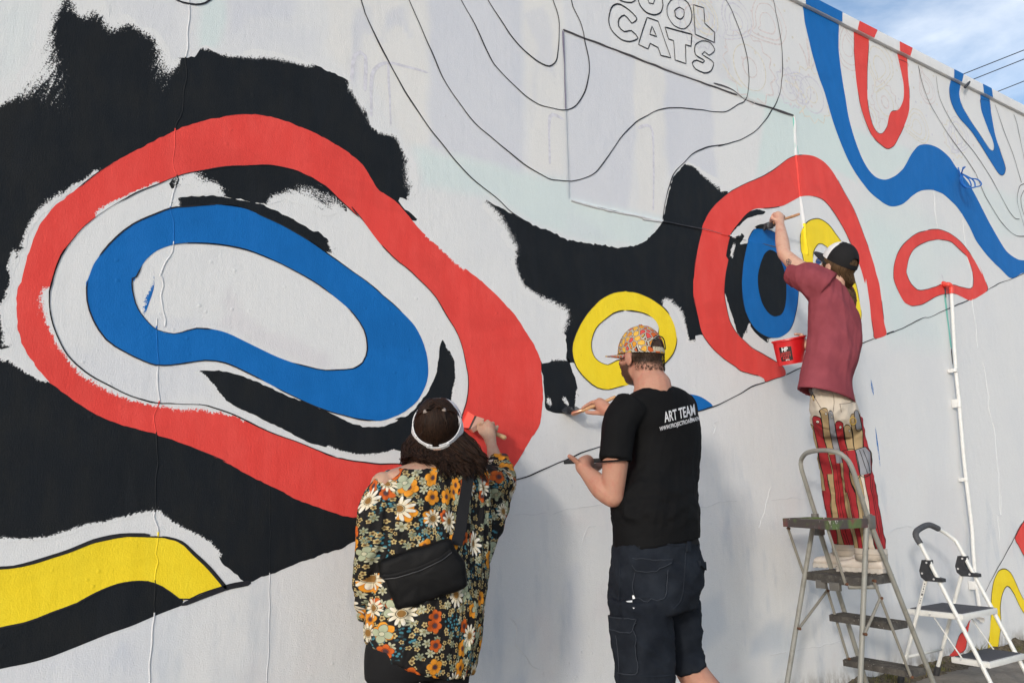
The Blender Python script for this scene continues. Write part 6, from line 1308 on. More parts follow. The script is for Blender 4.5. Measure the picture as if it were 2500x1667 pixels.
def tsf(p):
    w = min(1, max(.12, (zw + .22 - p.z) / .25)); e = min(1, max(0, (p.z - zhem - .03) / .06)); return (t1(p) * w + t2(p) * .8 + t3_(p) * w * .8 - .002) * e
displace(tshirt, tsf)
mesh('sleeve_hem', tube([cuff_c + Vector((.061 * math.cos(a), .061 * math.sin(a), .004 * math.cos(a))) for a in np.linspace(0, 2 * math.pi, 33)], .0035, 8), M_BLK, tshirt)
bt = bvh_of(tshirt); M_PRINT = flat_mat('white_shirt_print', (0.60, 0.60, 0.62), .7, .2, .1, 200)
lettering('lettering', 'ART TEAM', [(2.319,-1.000,1.511), (2.491,-1.000,1.550), (2.495,-1.000,1.507), (2.323,-1.000,1.471)], bt, M_PRINT, tshirt, .0025, .022)
lettering('lettering', 'WWW.PROJECTROADMAP.IO', [(2.293,-1.000,1.454), (2.529,-1.000,1.506), (2.532,-1.000,1.485), (2.296,-1.000,1.433)], bt, M_PRINT, tshirt, .0025, .022)
# shorts
M_SHO = cloth_mat('navy_cotton_twill', (0.0115, 0.0145, 0.021), .85, 700, .2, .12, (0.020, 0.0245, 0.033))
def tubering(lst, **k): return loft(smooth_rings([ring_lr(*q, **k) for q in lst]))
pel = [((2.256,-0.753,1.008),(2.532,-0.947,1.016)), ((2.244,-0.748,0.957),(2.538,-0.952,0.955)), ((2.236,-0.744,0.906),(2.542,-0.956,0.908)), ((2.230,-0.746,0.847),(2.530,-0.954,0.849)), ((2.225,-0.752,0.793),(2.509,-0.948,0.790)), ((2.228,-0.755,0.756),(2.500,-0.945,0.759))]
lleg = [((2.178,-0.807,0.811),(2.363,-0.933,0.797)), ((2.180,-0.807,0.757),(2.371,-0.933,0.729)), ((2.180,-0.805,0.690),(2.374,-0.935,0.667)), ((2.185,-0.806,0.602),(2.372,-0.934,0.597)), ((2.194,-0.810,0.536),(2.370,-0.930,0.527)), ((2.195,-0.811,0.501),(2.366,-0.929,0.499))]
rleg = [((2.468,-0.751,0.781),(2.611,-0.849,0.773)), ((2.477,-0.752,0.724),(2.617,-0.848,0.720)), ((2.479,-0.765,0.654),(2.610,-0.855,0.651)), ((2.486,-0.781,0.585),(2.598,-0.859,0.587)), ((2.481,-0.801,0.543),(2.589,-0.879,0.556)), ((2.486,-0.811,0.505),(2.590,-0.889,0.533))]
shorts = union('shorts', [tubering(pel, k=.76), tubering(lleg, k=.85, sq=2.1), tubering(rleg, k=.9, sq=2.1)], 0.0075, M_SHO, man, 3)
s1, s2 = folds((1, .2, .5), 11, 3.5, .011, 2.0), folds((.8, 0, -.6), 26, 4, .005, 6.0)
displace(shorts, lambda p: s1(p) * .9 + s2(p) - .001)
bs = bvh_of(shorts)
fl = patch('pocket_flap', bs, [(2.121,-1.000,0.974), (2.322,-1.000,0.958), (2.318,-1.000,0.946), (2.231,-1.000,0.918), (2.135,-1.000,0.929), (2.120,-1.000,0.949)], M_SHO, shorts, .008)
patch('back_pocket', bs, [(2.129,-1.000,0.937), (2.296,-1.000,0.927), (2.269,-1.000,0.817), (2.128,-1.000,0.838)], M_SHO, shorts, .004)
patch('pocket_flap', bs, [(2.010,-1.000,0.790), (2.130,-1.000,0.764), (2.126,-1.000,0.745), (2.097,-1.000,0.712), (2.013,-1.000,0.737)], M_SHO, shorts, .011)
patch('cargo_pocket', bs, [(2.018,-1.000,0.746), (2.122,-1.000,0.727), (2.129,-1.000,0.582), (2.040,-1.000,0.590)], M_SHO, shorts, .007)
patch('pocket_flap', bs, [(2.464,-1.000,0.944), (2.494,-1.000,0.937), (2.494,-1.000,0.909), (2.469,-1.000,0.925)], M_SHO, shorts, .010)
patch('belt_loop', bs, [(2.408,-1.000,1.035), (2.426,-1.000,1.034), (2.417,-1.000,0.982), (2.399,-1.000,0.983)], M_SHO, shorts, .008, .006)
M_STI = cloth_mat('navy_stitch', (0.040, 0.046, 0.058), .85, 700, .1)
for l in ([(2.124,-1.000,0.971), (2.317,-1.000,0.955)], [(2.123,-1.000,0.951), (2.137,-1.000,0.933), (2.230,-1.000,0.922), (2.313,-1.000,0.945)], [(2.132,-1.000,0.924), (2.131,-1.000,0.839), (2.266,-1.000,0.821), (2.294,-1.000,0.922)], [(2.014,-1.000,0.785), (2.126,-1.000,0.761), (2.123,-1.000,0.746), (2.097,-1.000,0.716), (2.015,-1.000,0.741)], [(2.120,-1.000,0.723), (2.126,-1.000,0.586), (2.043,-1.000,0.594)], [(2.042,-1.000,0.719), (2.049,-1.000,0.596)]):
    strip_on('stitching', bs, l, .0028, M_STI, shorts, .0118)
for l in ([(2.397,-1.000,0.981), (2.383,-1.000,0.890), (2.360,-1.000,0.812), (2.316,-1.000,0.781)], [(2.063,-1.000,0.988), (2.063,-1.000,0.912), (2.050,-1.000,0.813)], [(2.157,-1.000,1.011), (2.249,-1.000,1.022), (2.344,-1.000,1.008), (2.469,-1.000,1.007)], [(2.094,-1.000,0.578), (2.187,-1.000,0.560), (2.296,-1.000,0.552)], [(2.032,-1.000,0.586), (2.094,-1.000,0.576)]):
    strip_on('seam', bs, l, .006, M_SHO, shorts, .002)
M_SPL = flat_mat('paint_splash', (0.75, 0.75, 0.75), .5)
for a in ([(2.116,-1.000,0.845), (2.125,-1.000,0.846), (2.130,-1.000,0.834), (2.118,-1.000,0.832)], [(2.086,-1.000,0.827), (2.115,-1.000,0.827), (2.114,-1.000,0.822), (2.094,-1.000,0.824)], [(2.105,-1.000,0.753), (2.128,-1.000,0.749), (2.123,-1.000,0.743), (2.110,-1.000,0.746)], [(2.115,-1.000,0.804), (2.125,-1.000,0.802), (2.120,-1.000,0.799)]):
    patch('paint_splash', bs, a, M_SPL, shorts, .0122 if a[0][2] < .66 else .0022, .006)
belt_r = [ring_lr((2.259,-0.755,1.026),(2.532,-0.945,1.031), .76, grow=.001), ring_lr((2.256,-0.753,0.999),(2.534,-0.947,1.004), .76, grow=.003)]
mesh('belt', loft(belt_r, False), flat_mat('black_belt', (.010, .009, .009), .7, .12), man)
for f_ in (LFT, RFT): mesh('shoe', limb([f_ + Vector((0, -.06, -.03)), f_ + Vector((0, .07, -.025)), f_ + Vector((0, .21, -.045))], [.05, .05, .036], 14), flat_mat('dark_shoe', (.03, .03, .03)), man)
# cap
def stained_cap():
    m = Mt('orange_cap_print', .75, .2); c = m.coord('Object'); q = m.mapping(c, (1, 1, 1.0), rot=(.4, .3, .2))
    e = m.vor(q, 40, 'DISTANCE_TO_EDGE'); d = S(m.nt, e.outputs['Distance']); v = m.vor(q, 40); a, b, cc = m.xyz(v.outputs['Color'])
    k = m.mix(a.gt(.55), (0.60, 0.27, 0.025), (0.50, 0.10, 0.022)); k = m.mix(b.gt(.70), k, (0.55, 0.06, 0.06)); k = m.mix(cc.gt(.66), k, (0.66, 0.40, 0.06))
    n = m.noise(c, 70, 3); k = m.mix(n.step(.45, .7) * .5, k, (0.55, 0.10, 0.03))
    k = m.mix(d.step(.135, .11), k, (0.012, 0.012, 0.012)); k = m.mix(d.step(.062, .05), k, (0.60, 0.55, 0.47)); k = m.mix(d.step(.016, .010), k, (0.012, 0.012, 0.012)); m.col(k)
    return m.mat
M_CAP = stained_cap()
HC = HM @ Matrix.Translation((0, -.006, .012)) @ Matrix.Rotation(R(0), 4, 'X')
cap = mesh('cap', cap_mesh(HC, .087, .106, .122), M_CAP, man)
mesh('cap_brim', brim_mesh(HC, .082, .088, .078, .026, .006), M_CAP, cap, auto=50)
mesh('cap_strap', band(HC, .088, .107, .000, .019, R(157), R(203), 14, .003), flat_mat('cream_strap', (.50, .44, .32), .6), cap, auto=40)
mesh('cap_edge', tube([HC @ Vector((.043 * math.cos(a), -.107 + .012 * math.cos(a) ** 2, .014 + .048 * math.sin(a))) for a in np.linspace(0, math.pi, 22)], .0026, 6), flat_mat('black_trim', (.015, .015, .015)), cap)
mesh('cap_button', xf(HC, ellipsoid((0, 0, .122), .009, .009, .004, None, 12, 6)), M_CAP, cap)
hp_ = []
for i in range(900):
    a = random.uniform(-1.25, 1.25); z0 = random.uniform(-.06, .035); st = HM @ Vector((.0805 * math.sin(a), -.1035 * math.cos(a) - .006, z0)); tp = Vector((random.gauss(0, .002), random.gauss(0, .002), -.008)); hp_.append([st, st + tp * .5 + Vector((math.sin(a), -math.cos(a), 0)) * .001, st + tp])
(hvf, rnd) = strands(hp_, .0009, 4); hm = mesh('hair', hvf, hair_mat('short_dark_hair', (.012, .008, .005), (.04, .024, .014)), man); fattr(hm, 'rnd', rnd)
# his brush and tray
bm_ = empty('paint_brush', (2.655,-0.160,1.626)); tag(bm_, 'wooden-handled brush with black paint held by the person in the black t-shirt', 'brush')
mesh('handle', limb([(2.719,-0.275,1.666), (2.693,-0.235,1.648), (2.658,-0.180,1.627), (2.628,-0.135,1.610)], [.0085, .0088, .0085, .011], 12), flat_mat('tan_brush_wood', (.52, .30, .15), .5, .35, .15, 60), bm_)
mesh('ferrule', limb([(2.625,-0.132,1.610), (2.614,-0.115,1.604), (2.604,-0.095,1.599)], [.0115, .0118, .0125], 12), M_COPPER, bm_)
M_WETB = flat_mat('wet_black_paint', (.025, .026, .03), .22, .5, .2)
mesh('bristles', slab4(((2.606,-0.098,1.604), (2.604,-0.092,1.594)), ((2.633,-0.035,1.637), (2.609,-0.030,1.605)), .011, .012), M_WETB, bm_, smooth=False)
mesh('bristle_tip', slab4(((2.633,-0.035,1.637), (2.609,-0.030,1.605)), ((2.629,-0.006,1.645), (2.595,-0.006,1.620)), .012, .003), M_WETB, bm_, smooth=False)
mesh('bristle_tip', slab4(((2.685,-0.050,1.625), (2.607,-0.092,1.599)), ((2.694,-0.006,1.646), (2.626,-0.006,1.634)), .006, .003), M_WETB, bm_, smooth=False)
pt = obox((2.289,-0.600,1.343), Vector((.71, -.69, .022)) * .115, Vector((.70, .71, .06)) * .06, Vector((0, 0, .008)), .003)
pal = mesh('paint_tray', pt, flat_mat('black_tray', (.008, .009, .011), .6, .2), None, auto=40); tag(pal, 'flat black paint tray balanced on the open hand of the black t-shirt person', 'tray')

# ----------------------------------------------------------------- person on the ladder
ldp = empty('person', (4.1, -0.5, plat_z)); tag(ldp, 'person in maroon t-shirt and printed trousers reaching up from the grey ladder', 'person')
M_SKL = skin_mat('skin_fair', (0.60, 0.37, 0.27), (0.05, 0.03, 0.02))
YL = -.58
HL = hframe((4.156,-0.600,2.448), R(-4), R(26))
lb = head_parts(HL)
nb_ = Vector((4.128,-0.600,2.344))
lb.append(limb([HL @ Vector((0, -.03, -.05)), nb_, nb_ + Vector((0, 0, -.1))], [.052, .050, .045]))
lb.append(loft(smooth_rings([ring_lr((4.087,-0.586,2.358),(4.145,-0.614,2.304), .9), ring_lr((4.063,-0.567,2.304),(4.150,-0.613,2.242), .5), ring_lr((4.034,-0.526,2.223),(4.209,-0.634,2.158), .5), ring_lr((4.014,-0.525,2.065),(4.186,-0.635,2.023), .5), ring_lr((3.980,-0.516,1.910),(4.143,-0.624,1.884), .55), ring_lr((4.010,-0.503,1.753),(4.155,-0.597,1.721), .6), ring_lr((4.051,-0.464,1.577),(4.213,-0.576,1.573), .6)])))
SHL, ELL, WRL = (3.982,-0.560,2.366), (4.010,-0.360,2.559), (4.209,-0.200,2.830)
lb.append(limb([SHL, (3.999,-0.440,2.472), ELL], [.05, .046, .037])); lb.append(limb([ELL, (4.082,-0.300,2.665), WRL], [.038, .040, .0255]))
lb.append(limb([WRL, (4.253,-0.165,2.874), (4.278,-0.140,2.908)], [.0255, .033, .028], 14, .01))
lb += digits([([(4.291,-0.160,2.900), (4.359,-0.125,2.918), (4.361,-0.100,2.894), (4.312,-0.110,2.873)], .0105), ([(4.285,-0.150,2.908), (4.354,-0.110,2.938), (4.349,-0.085,2.909), (4.306,-0.100,2.884)], .0108), ([(4.272,-0.145,2.909), (4.320,-0.110,2.941), (4.316,-0.085,2.917), (4.291,-0.095,2.892)], .0103), ([(4.251,-0.145,2.902), (4.272,-0.115,2.928), (4.265,-0.100,2.904), (4.253,-0.110,2.876)], .0095), ([(4.201,-0.170,2.859), (4.211,-0.140,2.878), (4.232,-0.115,2.867)], .012)])
# other arm, holding the pail against the chest
SHR, ELR, WRR = (4.281,-0.520,2.284), (4.248,-0.460,2.002), (4.136,-0.360,2.028)
lb.append(limb([SHR, ELR], [.05, .04])); lb.append(limb([ELR, (4.206,-0.400,2.016), WRR], [.04, .038, .026]))
lb.append(limb([WRR, (4.142,-0.340,2.044), (4.157,-0.320,2.065)], [.026, .032, .028], 14, .01))
lb += digits([([(4.205,-0.300,2.080), (4.227,-0.280,2.110), (4.211,-0.270,2.115), (4.180,-0.265,2.115)], .012), ([(4.166,-0.330,2.064), (4.155,-0.330,2.077), (4.112,-0.340,2.069)], .0102), ([(4.169,-0.330,2.048), (4.148,-0.335,2.053), (4.102,-0.345,2.046)], .0105), ([(4.157,-0.335,2.026), (4.142,-0.335,2.028), (4.100,-0.345,2.023)], .010), ([(4.145,-0.340,2.005), (4.137,-0.335,2.007), (4.107,-0.340,2.005)], .009)])
LGA = [(4.163,-0.450,1.552), (4.263,-0.400,1.321), (4.361,-0.340,0.899)]; LGB = [(4.231,-0.520,1.549), (4.236,-0.540,1.301), (4.241,-0.580,0.885)]
for g_ in (LGA, LGB): lb.append(limb(g_, [.05, .042, .03], 16, .03)); f_ = Vector(g_[2]); lb.append(limb([f_, f_ + Vector((0, .0, -.08)), f_ + Vector((0, .08, -.125))], [.028, .02, .012], 12))
lbody = union('body', lb, .0045, M_SKL, ldp, 5)
fattr(lbody, 'dark', np.zeros(len(lbody.data.vertices)))
for s in (-1, 1): mesh('eye', xf(HL, ellipsoid((s * .033, .072, .004), .012, .012, .012, None, 12, 8)), flat_mat('eye_white', (.7, .7, .7)), ldp)
blv = bvh_of(lbody); M_TAT = flat_mat('tattoo_ink', (.045, .05, .06), .6)
for l in ([(3.836,-0.500,2.462), (3.859,-0.500,2.473), (3.879,-0.500,2.462), (3.870,-0.500,2.443), (3.843,-0.500,2.441), (3.836,-0.500,2.462)], [(3.840,-0.500,2.453), (3.862,-0.500,2.459), (3.876,-0.500,2.452)], [(3.857,-0.500,2.471), (3.862,-0.500,2.458), (3.851,-0.500,2.442)], [(3.846,-0.500,2.460), (3.865,-0.500,2.446)]):
    strip_on('tattoo', blv, l, .0035, M_TAT, lbody, .0012)
# maroon t-shirt
M_MAR = cloth_mat('maroon_cotton', (0.25, 0.054, 0.068), .9, 900, .10, .12, (0.285, 0.066, 0.082))
MS = smooth_rings([ring_lr((4.072,-0.575,2.381),(4.168,-0.625,2.305), .85), ring_lr((4.022,-0.540,2.374),(4.205,-0.640,2.251), .62), ring_lr((3.999,-0.510,2.300),(4.236,-0.650,2.189), .62), ring_lr((3.990,-0.500,2.223),(4.247,-0.660,2.138), .64), ring_lr((3.983,-0.498,2.144),(4.244,-0.662,2.063), .66), ring_lr((3.970,-0.495,2.050),(4.233,-0.665,1.992), .68), ring_lr((3.936,-0.495,1.948),(4.193,-0.665,1.908), .70),
      ring_lr((3.901,-0.490,1.859),(4.145,-0.650,1.820), .70), ring_lr((3.871,-0.486,1.789),(4.126,-0.654,1.747), .70), ring_lr((3.851,-0.482,1.746),(4.133,-0.658,1.659), .70)])
hem = MS[-1]; ch = sum(hem, Vector()) / len(hem)
MS += [[ch + (p - ch) * .91 for p in hem], [ch + (p - ch) * .80 + Vector((0, 0, .07)) for p in hem]]
slv = limb([(4.044,-0.580,2.307), (3.999,-0.530,2.367), (4.012,-0.470,2.406), (4.023,-0.420,2.434)], [.105, .090, .080, .078], 26, .02, ends=False)
mshirt = union('t_shirt', [loft(MS), slv, limb([(4.252,-0.540,2.285), (4.298,-0.480,2.180), (4.253,-0.430,2.095)], [.085, .075, .065], 20)], .0065, M_MAR, ldp, 4)
g1, g2, g3 = folds((.32, -.1, 1), 13, 8, .0085, 2.2), folds((.5, 0, 1), 30, 6, .002, 7.0), folds((.6, -.2, -1), 9, 7, .006, 11.)
zh2 = (3.987,-0.570,1.723)[2]
displace(mshirt, lambda p: (g1(p) + g2(p) + g3(p) - .004) * min(1, max(.25, (p.z - zh2 - .02) / .08)))
# trousers
def trouser_mat():
    m = Mt('printed_trousers', .85, .15); uv = m.attr('pat', 'Vector'); u, v, w = m.xyz(uv)
    nz = m.noise(m.mapping(uv, (8, 3, 1)), 1.0, 2, .5); nz2 = m.noise(m.mapping(uv, (30, 6, 1)), 1.0, 3, .5)
    uu = u * 25.0 + nz * 2.2 + v * 1.6; col = uu.floor(); fx = (uu - col) * 2.0 - 1.0
    def rnd(k):
        n = m.node('ShaderNodeTexWhiteNoise', noise_dimensions='1D'); m.lk(col + k, n.inputs['W']); return S(m.nt, n.outputs['Value'])
    r1, r2 = rnd(0.5), rnd(7.5)
    top = r2 * 0.10 + 0.79; hy = (top - v) / 0.020                             # heights measured in half-widths below the crown
    dome = (1 - (fx * fx).min(1.0)).sqrt(); inside = (hy - (1 - dome)).gt(0.0)
    RED, TAN, GRY, CRM = (0.36, 0.028, 0.035), (0.40, 0.29, 0.155), (0.27, 0.28, 0.31), (0.62, 0.55, 0.46)
    k = m.mix(r1.gt(.45), RED, TAN); k = m.mix(r1.gt(.86), k, GRY)
    lower = v.lt(r2 * .30 + .36); uu2 = uu * 1.37 + 8.3; c2 = uu2.floor()
    n2 = m.node('ShaderNodeTexWhiteNoise', noise_dimensions='1D'); m.lk(c2, n2.inputs['W']); q2 = S(m.nt, n2.outputs['Value']); fx2 = (uu2 - c2) * 2 - 1
    kl = m.mix(q2.gt(.44), RED, TAN); kl = m.mix(q2.gt(.84), kl, CRM); k = m.mix(lower, k, kl)
    ol = m.mix(lower, m.comb(fx.abs().step(.84, .90), 0, 0), m.comb(fx2.abs().step(.86, .92), 0, 0)); ox, _, _ = m.xyz(ol)
    crown = (hy - (1 - dome)).step(.28, .16)
    mid = (fx + nz2 * 1.2 - .6).abs().step(.07, .03) * (v.lt(.5))
    line = ox.max(crown).max(mid)
    eye = ((fx - .38) * (fx - .38) + (hy - 1.7) * (hy - 1.7) * .6).sqrt()
    k = m.mix(eye.step(.34, .30), k, (0.01, 0.01, 0.01)); k = m.mix(eye.step(.24, .20), k, (0.70, 0.66, 0.58)); k = m.mix(eye.step(.10, .06), k, (0.01, 0.01, 0.01))
    k = m.mix(line, k, (0.012, 0.010, 0.010)); k = m.mix(inside, CRM, k)
    wv = m.noise(m.coord('Object'), 900, 2); k = m.mix(wv.step(.35, .7) * .15, k, (0.05, 0.04, 0.03)); m.col(k); m.bump(wv, .0006); return m.mat
M_TRO = trouser_mat(); M_CREAM = cloth_mat('cream_canvas', (0.60, 0.53, 0.45), .85, 800, .05)
ptop = [((3.969,-0.509,1.765),(4.167,-0.631,1.700)), ((3.962,-0.491,1.709),(4.179,-0.629,1.647)), ((3.964,-0.473,1.638),(4.198,-0.627,1.604)), ((4.012,-0.453,1.562),(4.241,-0.607,1.542)), ((4.082,-0.459,1.491),(4.233,-0.561,1.480))]
pa = [((4.076,-0.400,1.613),(4.252,-0.520,1.601)), ((4.132,-0.378,1.483),(4.283,-0.482,1.479)), ((4.167,-0.361,1.388),(4.309,-0.459,1.385)), ((4.207,-0.342,1.293),(4.348,-0.438,1.290)), ((4.243,-0.321,1.182),(4.387,-0.419,1.179)), ((4.280,-0.309,1.063),(4.414,-0.401,1.060)), ((4.309,-0.304,0.944),(4.428,-0.386,0.942)), ((4.319,-0.302,0.893),(4.429,-0.378,0.886))]
pb = [((4.149,-0.458,1.618),(4.306,-0.562,1.592)), ((4.180,-0.473,1.478),(4.316,-0.567,1.474)), ((4.193,-0.481,1.405),(4.334,-0.579,1.401)), ((4.187,-0.495,1.295),(4.317,-0.585,1.292)), ((4.190,-0.505,1.216),(4.322,-0.595,1.213)), ((4.192,-0.517,1.110),(4.318,-0.603,1.107)), ((4.178,-0.536,1.012),(4.305,-0.624,1.009)), ((4.186,-0.536,0.935),(4.314,-0.624,0.932)), ((4.185,-0.535,0.887),(4.316,-0.625,0.880))]
trs = union('trousers', [tubering(ptop, k=.72), tubering(pa, k=.95, sq=2.05), tubering(pb, k=.95, sq=2.05)], .0065, M_TRO, ldp, 3)
h1, h2 = folds((1, .3, .3), 14, 2.5, .008, 1.5), folds((.2, .1, 1), 18, 4, .005, 4.)
displace(trs, lambda p: h1(p) * .8 + h2(p) - .002)
co = get_co(trs)
hx = co[:, 0] * .56 - co[:, 1] * .83; zv = co[:, 2] - plat_z
def axis_d(pts):
    zz = [p[2] for p in pts][::-1]; return np.hypot(co[:, 0] - np.interp(co[:, 2], zz, [p[0] for p in pts][::-1]), co[:, 1] - np.interp(co[:, 2], zz, [p[1] for p in pts][::-1]))
near_b = axis_d(LGB) < axis_d(LGA); ramp = np.clip((.66 - zv) / .14, 0, 1)
uva = np.stack([hx, zv, 0 * zv], 1); uvb = uva
corner_uv(trs, 'pat', near_b.astype(float), [uva, uvb])
for lst in (pa[-1], pb[-1]):
    PL, PR = Vector(lst[0]), Vector(lst[1]); dz = Vector((0, 0, -.062))
    r0 = ring_lr(PL, PR, .95, sq=2.05, grow=.006); r1 = ring_lr(PL + dz, PR + dz, .95, sq=2.05, grow=.004); r2 = ring_lr(PL + dz, PR + dz, .95, sq=2.05, grow=-.004); r3 = ring_lr(PL + dz * .2, PR + dz * .2, .95, sq=2.05, grow=-.008)
    c_ = mesh('rolled_cuff', loft([ring_lr(PL, PR, .95, sq=2.05, grow=-.003), r0, r1, r2, r3], False), M_CREAM, trs)
    mesh('cuff_seam', tube([Vector(p) - Vector((0, 0, .03)) + (Vector(p) - (PL + PR) / 2).normalized() * .001 for p in r0] , .0012, 5), flat_mat('seam_thread', (.30, .25, .2)), c_)
btv = bvh_of(trs); M_SEAM = flat_mat('dark_stitch', (.22, .18, .15))
for l in ([(3.860,-0.700,1.699), (3.865,-0.700,1.654), (3.848,-0.700,1.599)], [(3.908,-0.700,1.642), (3.990,-0.700,1.651), (4.045,-0.700,1.664)], [(3.914,-0.700,1.643), (3.919,-0.700,1.601)], [(3.706,-0.700,1.664), (3.758,-0.700,1.609), (3.833,-0.700,1.588)]):
    strip_on('seam', btv, l, .0035, M_SEAM, trs, .0015)
M_GREYC = cloth_mat('grey_canvas', (0.27, 0.275, 0.30), .85, 800, .08); M_REDC = cloth_mat('red_canvas', (0.34, 0.030, 0.036), .85, 800, .08); M_INK = flat_mat('black_ink', (.012, .011, .011), .8)
for nm_, mt_, pl_q in (('patch_pocket', M_GREYC, [(4.012,-0.700,1.403), (4.100,-0.700,1.420), (4.140,-0.700,1.393), (4.129,-0.700,1.285), (4.037,-0.700,1.272)]), ('patch_pocket', M_REDC, [(3.901,-0.700,1.397), (4.007,-0.700,1.403), (4.033,-0.700,1.274), (3.975,-0.700,1.261)]), ('patch_pocket', M_GREYC, [(4.030,-0.700,1.606), (4.061,-0.700,1.614), (4.085,-0.700,1.520), (4.033,-0.700,1.514)])):
    pk_ = patch(nm_, btv, pl_q, mt_, trs, .004)
    strip_on('pocket_seam', btv, pl_q + pl_q[:1], .0035, M_INK, pk_, .0048)
for l in ([(4.045,-0.700,1.405), (4.075,-0.700,1.337), (4.096,-0.700,1.282)], [(4.075,-0.700,1.409), (4.111,-0.700,1.337), (4.118,-0.700,1.289)], [(3.934,-0.700,1.396), (3.964,-0.700,1.336), (4.000,-0.700,1.272)]): strip_on('printed_line', btv, l, .003, M_INK, trs, .0052)
ring_ = [Vector((4.009,-0.700,1.559)) + Vector((.46, -.46, 0)) * .024 * math.cos(a) + Vector((0, 0, .019)) * math.sin(a) for a in np.linspace(0, 2 * math.pi, 16)]
strip_on('printed_ring', btv, ring_, .004, flat_mat('gold_print', (.55, .36, .06), .6), trs, .0055)
mesh('belt', tube([(3.809,-0.600,1.724), (3.794,-0.620,1.697), (3.809,-0.620,1.680)], .008, 8), flat_mat('dark_belt', (.02, .016, .014)), ldp)
mesh('key_clip', tube([(3.743,-0.660,1.683), (3.732,-0.670,1.668), (3.744,-0.665,1.657)], .004, 8), flat_mat('brass', (.45, .30, .10), .3, .6), ldp)
# boots
M_BOOT = flat_mat('off_white_leather', (0.66, 0.60, 0.54), .55, .3, .06, 30); M_SOLE = flat_mat('pale_sole', (0.55, 0.51, 0.46), .7, .2, .08); M_LACE = flat_mat('lace', (.60, .56, .52), .8)
def boot(heel, toe, ankle):
    heel, toe, ankle = Vector(heel), Vector(toe), Vector(ankle); d_ = (toe - heel); ln = d_.length; d_.normalize(); s_ = Vector((d_.y, -d_.x, 0)); up_ = Vector((0, 0, 1)); rings = []
    prof = ((-.02, .028, .050), (.03, .037, .085), (.20, .040, .105), (.36, .039, .098), (.50, .041, .078), (.64, .045, .058), (.80, .046, .048), (.93, .038, .042), (1.0, .018, .030))
    for t, w_, h_ in prof:
        c_ = heel + d_ * ln * t; rings.append([c_ + s_ * w_ * math.copysign(abs(math.cos(a)) ** .85, math.cos(a)) + up_ * (h_ * (.5 + .5 * math.sin(a)) + .016) for a in np.linspace(0, 2 * math.pi, 24, endpoint=False)])
    r_ = mesh('boot', tuple(union_v([loft(smooth_rings(rings)), limb([heel + d_ * .066 + up_ * .06, heel + d_ * .066 + up_ * .10, ankle], [.042, .041, .043], 18)])), M_BOOT, ldp)
    out = []
    for t, w_, _ in prof[:1] + prof[1:]:
        out.append((heel + d_ * ln * (t + (.015 if t > .9 else -.01 if t < 0 else 0)), w_ + .005))
    lft = [c_ + s_ * w_ for c_, w_ in out]; rgt = [c_ - s_ * w_ for c_, w_ in out][::-1]
    so = mesh('sole', ext_poly([p + up_ * .004 for p in lft + rgt], (0, 0, .022)), M_SOLE, r_, smooth=False)
    for i in range(8):
        t = .04 + .125 * i
        if .36 < t < .44: continue
        for sg in (-1, 1): mesh('lug', obox(heel + d_ * ln * t + s_ * sg * .037 + up_ * .004, d_ * .009, s_ * .010, up_ * .0045), M_SOLE, so, smooth=False)
    for i in range(5):
        t = .36 + .075 * i; h_ = float(np.interp(t, [p[0] for p in prof], [p[2] for p in prof])) + .018
        c_ = heel + d_ * ln * t + up_ * h_; mesh('lace', tube([c_ - s_ * .024 - up_ * .010, c_ + up_ * .003, c_ + s_ * .024 - up_ * .010 + d_ * .008], .0028, 6), M_LACE, r_)
        for sg in (-1, 1): mesh('eyelet', ellipsoid(c_ + s_ * sg * .028 - up_ * .012, .003, .003, .003, None, 8, 6), flat_mat('eyelet_dark', (.03, .03, .03)), r_)
    return r_
def union_v(vfs):
    V, F = join(*vfs); return V, F
zb = plat_z + .002
for lst in (pa[-1], pb[-1]):
    an = (Vector(lst[0]) + Vector(lst[1])) / 2 - Vector((0, 0, .03)); boot((an.x + .004, an.y - .068, zb), (an.x - .004, an.y + .205, zb), an)
# trucker cap
HCL = HL @ Matrix.Translation((0, -.010, .026)) @ Matrix.Rotation(R(9), 4, 'X')
M_MESHB = flat_mat('black_mesh_cap', (.012, .012, .013), .8, .2, .3, 500); M_WFR = cloth_mat('white_foam_panel', (.72, .72, .71), .8, 500, .03)
cv, cf = cap_mesh(HCL, .088, .108, .118); inv = HCL.inverted()
capl = mesh('cap', (cv, cf), [M_MESHB, M_WFR], ldp)
mi = []
for p in capl.data.polygons: q = inv @ p.center; mi.append(1 if q.y > .018 + .1 * max(0, .02 - q.z) else 0)
capl.data.polygons.foreach_set('material_index', mi)
mesh('cap_brim', brim_mesh(HCL, .080, .088, .072, .026, -.004), flat_mat('black_brim', (.016, .016, .017), .75), capl, auto=50)
mesh('cap_strap', band(HCL, .0885, .1085, .000, .018, R(155), R(205), 14, .003), M_MESHB, capl, auto=40)
mesh('cap_button', xf(HCL, ellipsoid((0, 0, .118), .009, .009, .004, None, 12, 6)), M_WFR, capl)
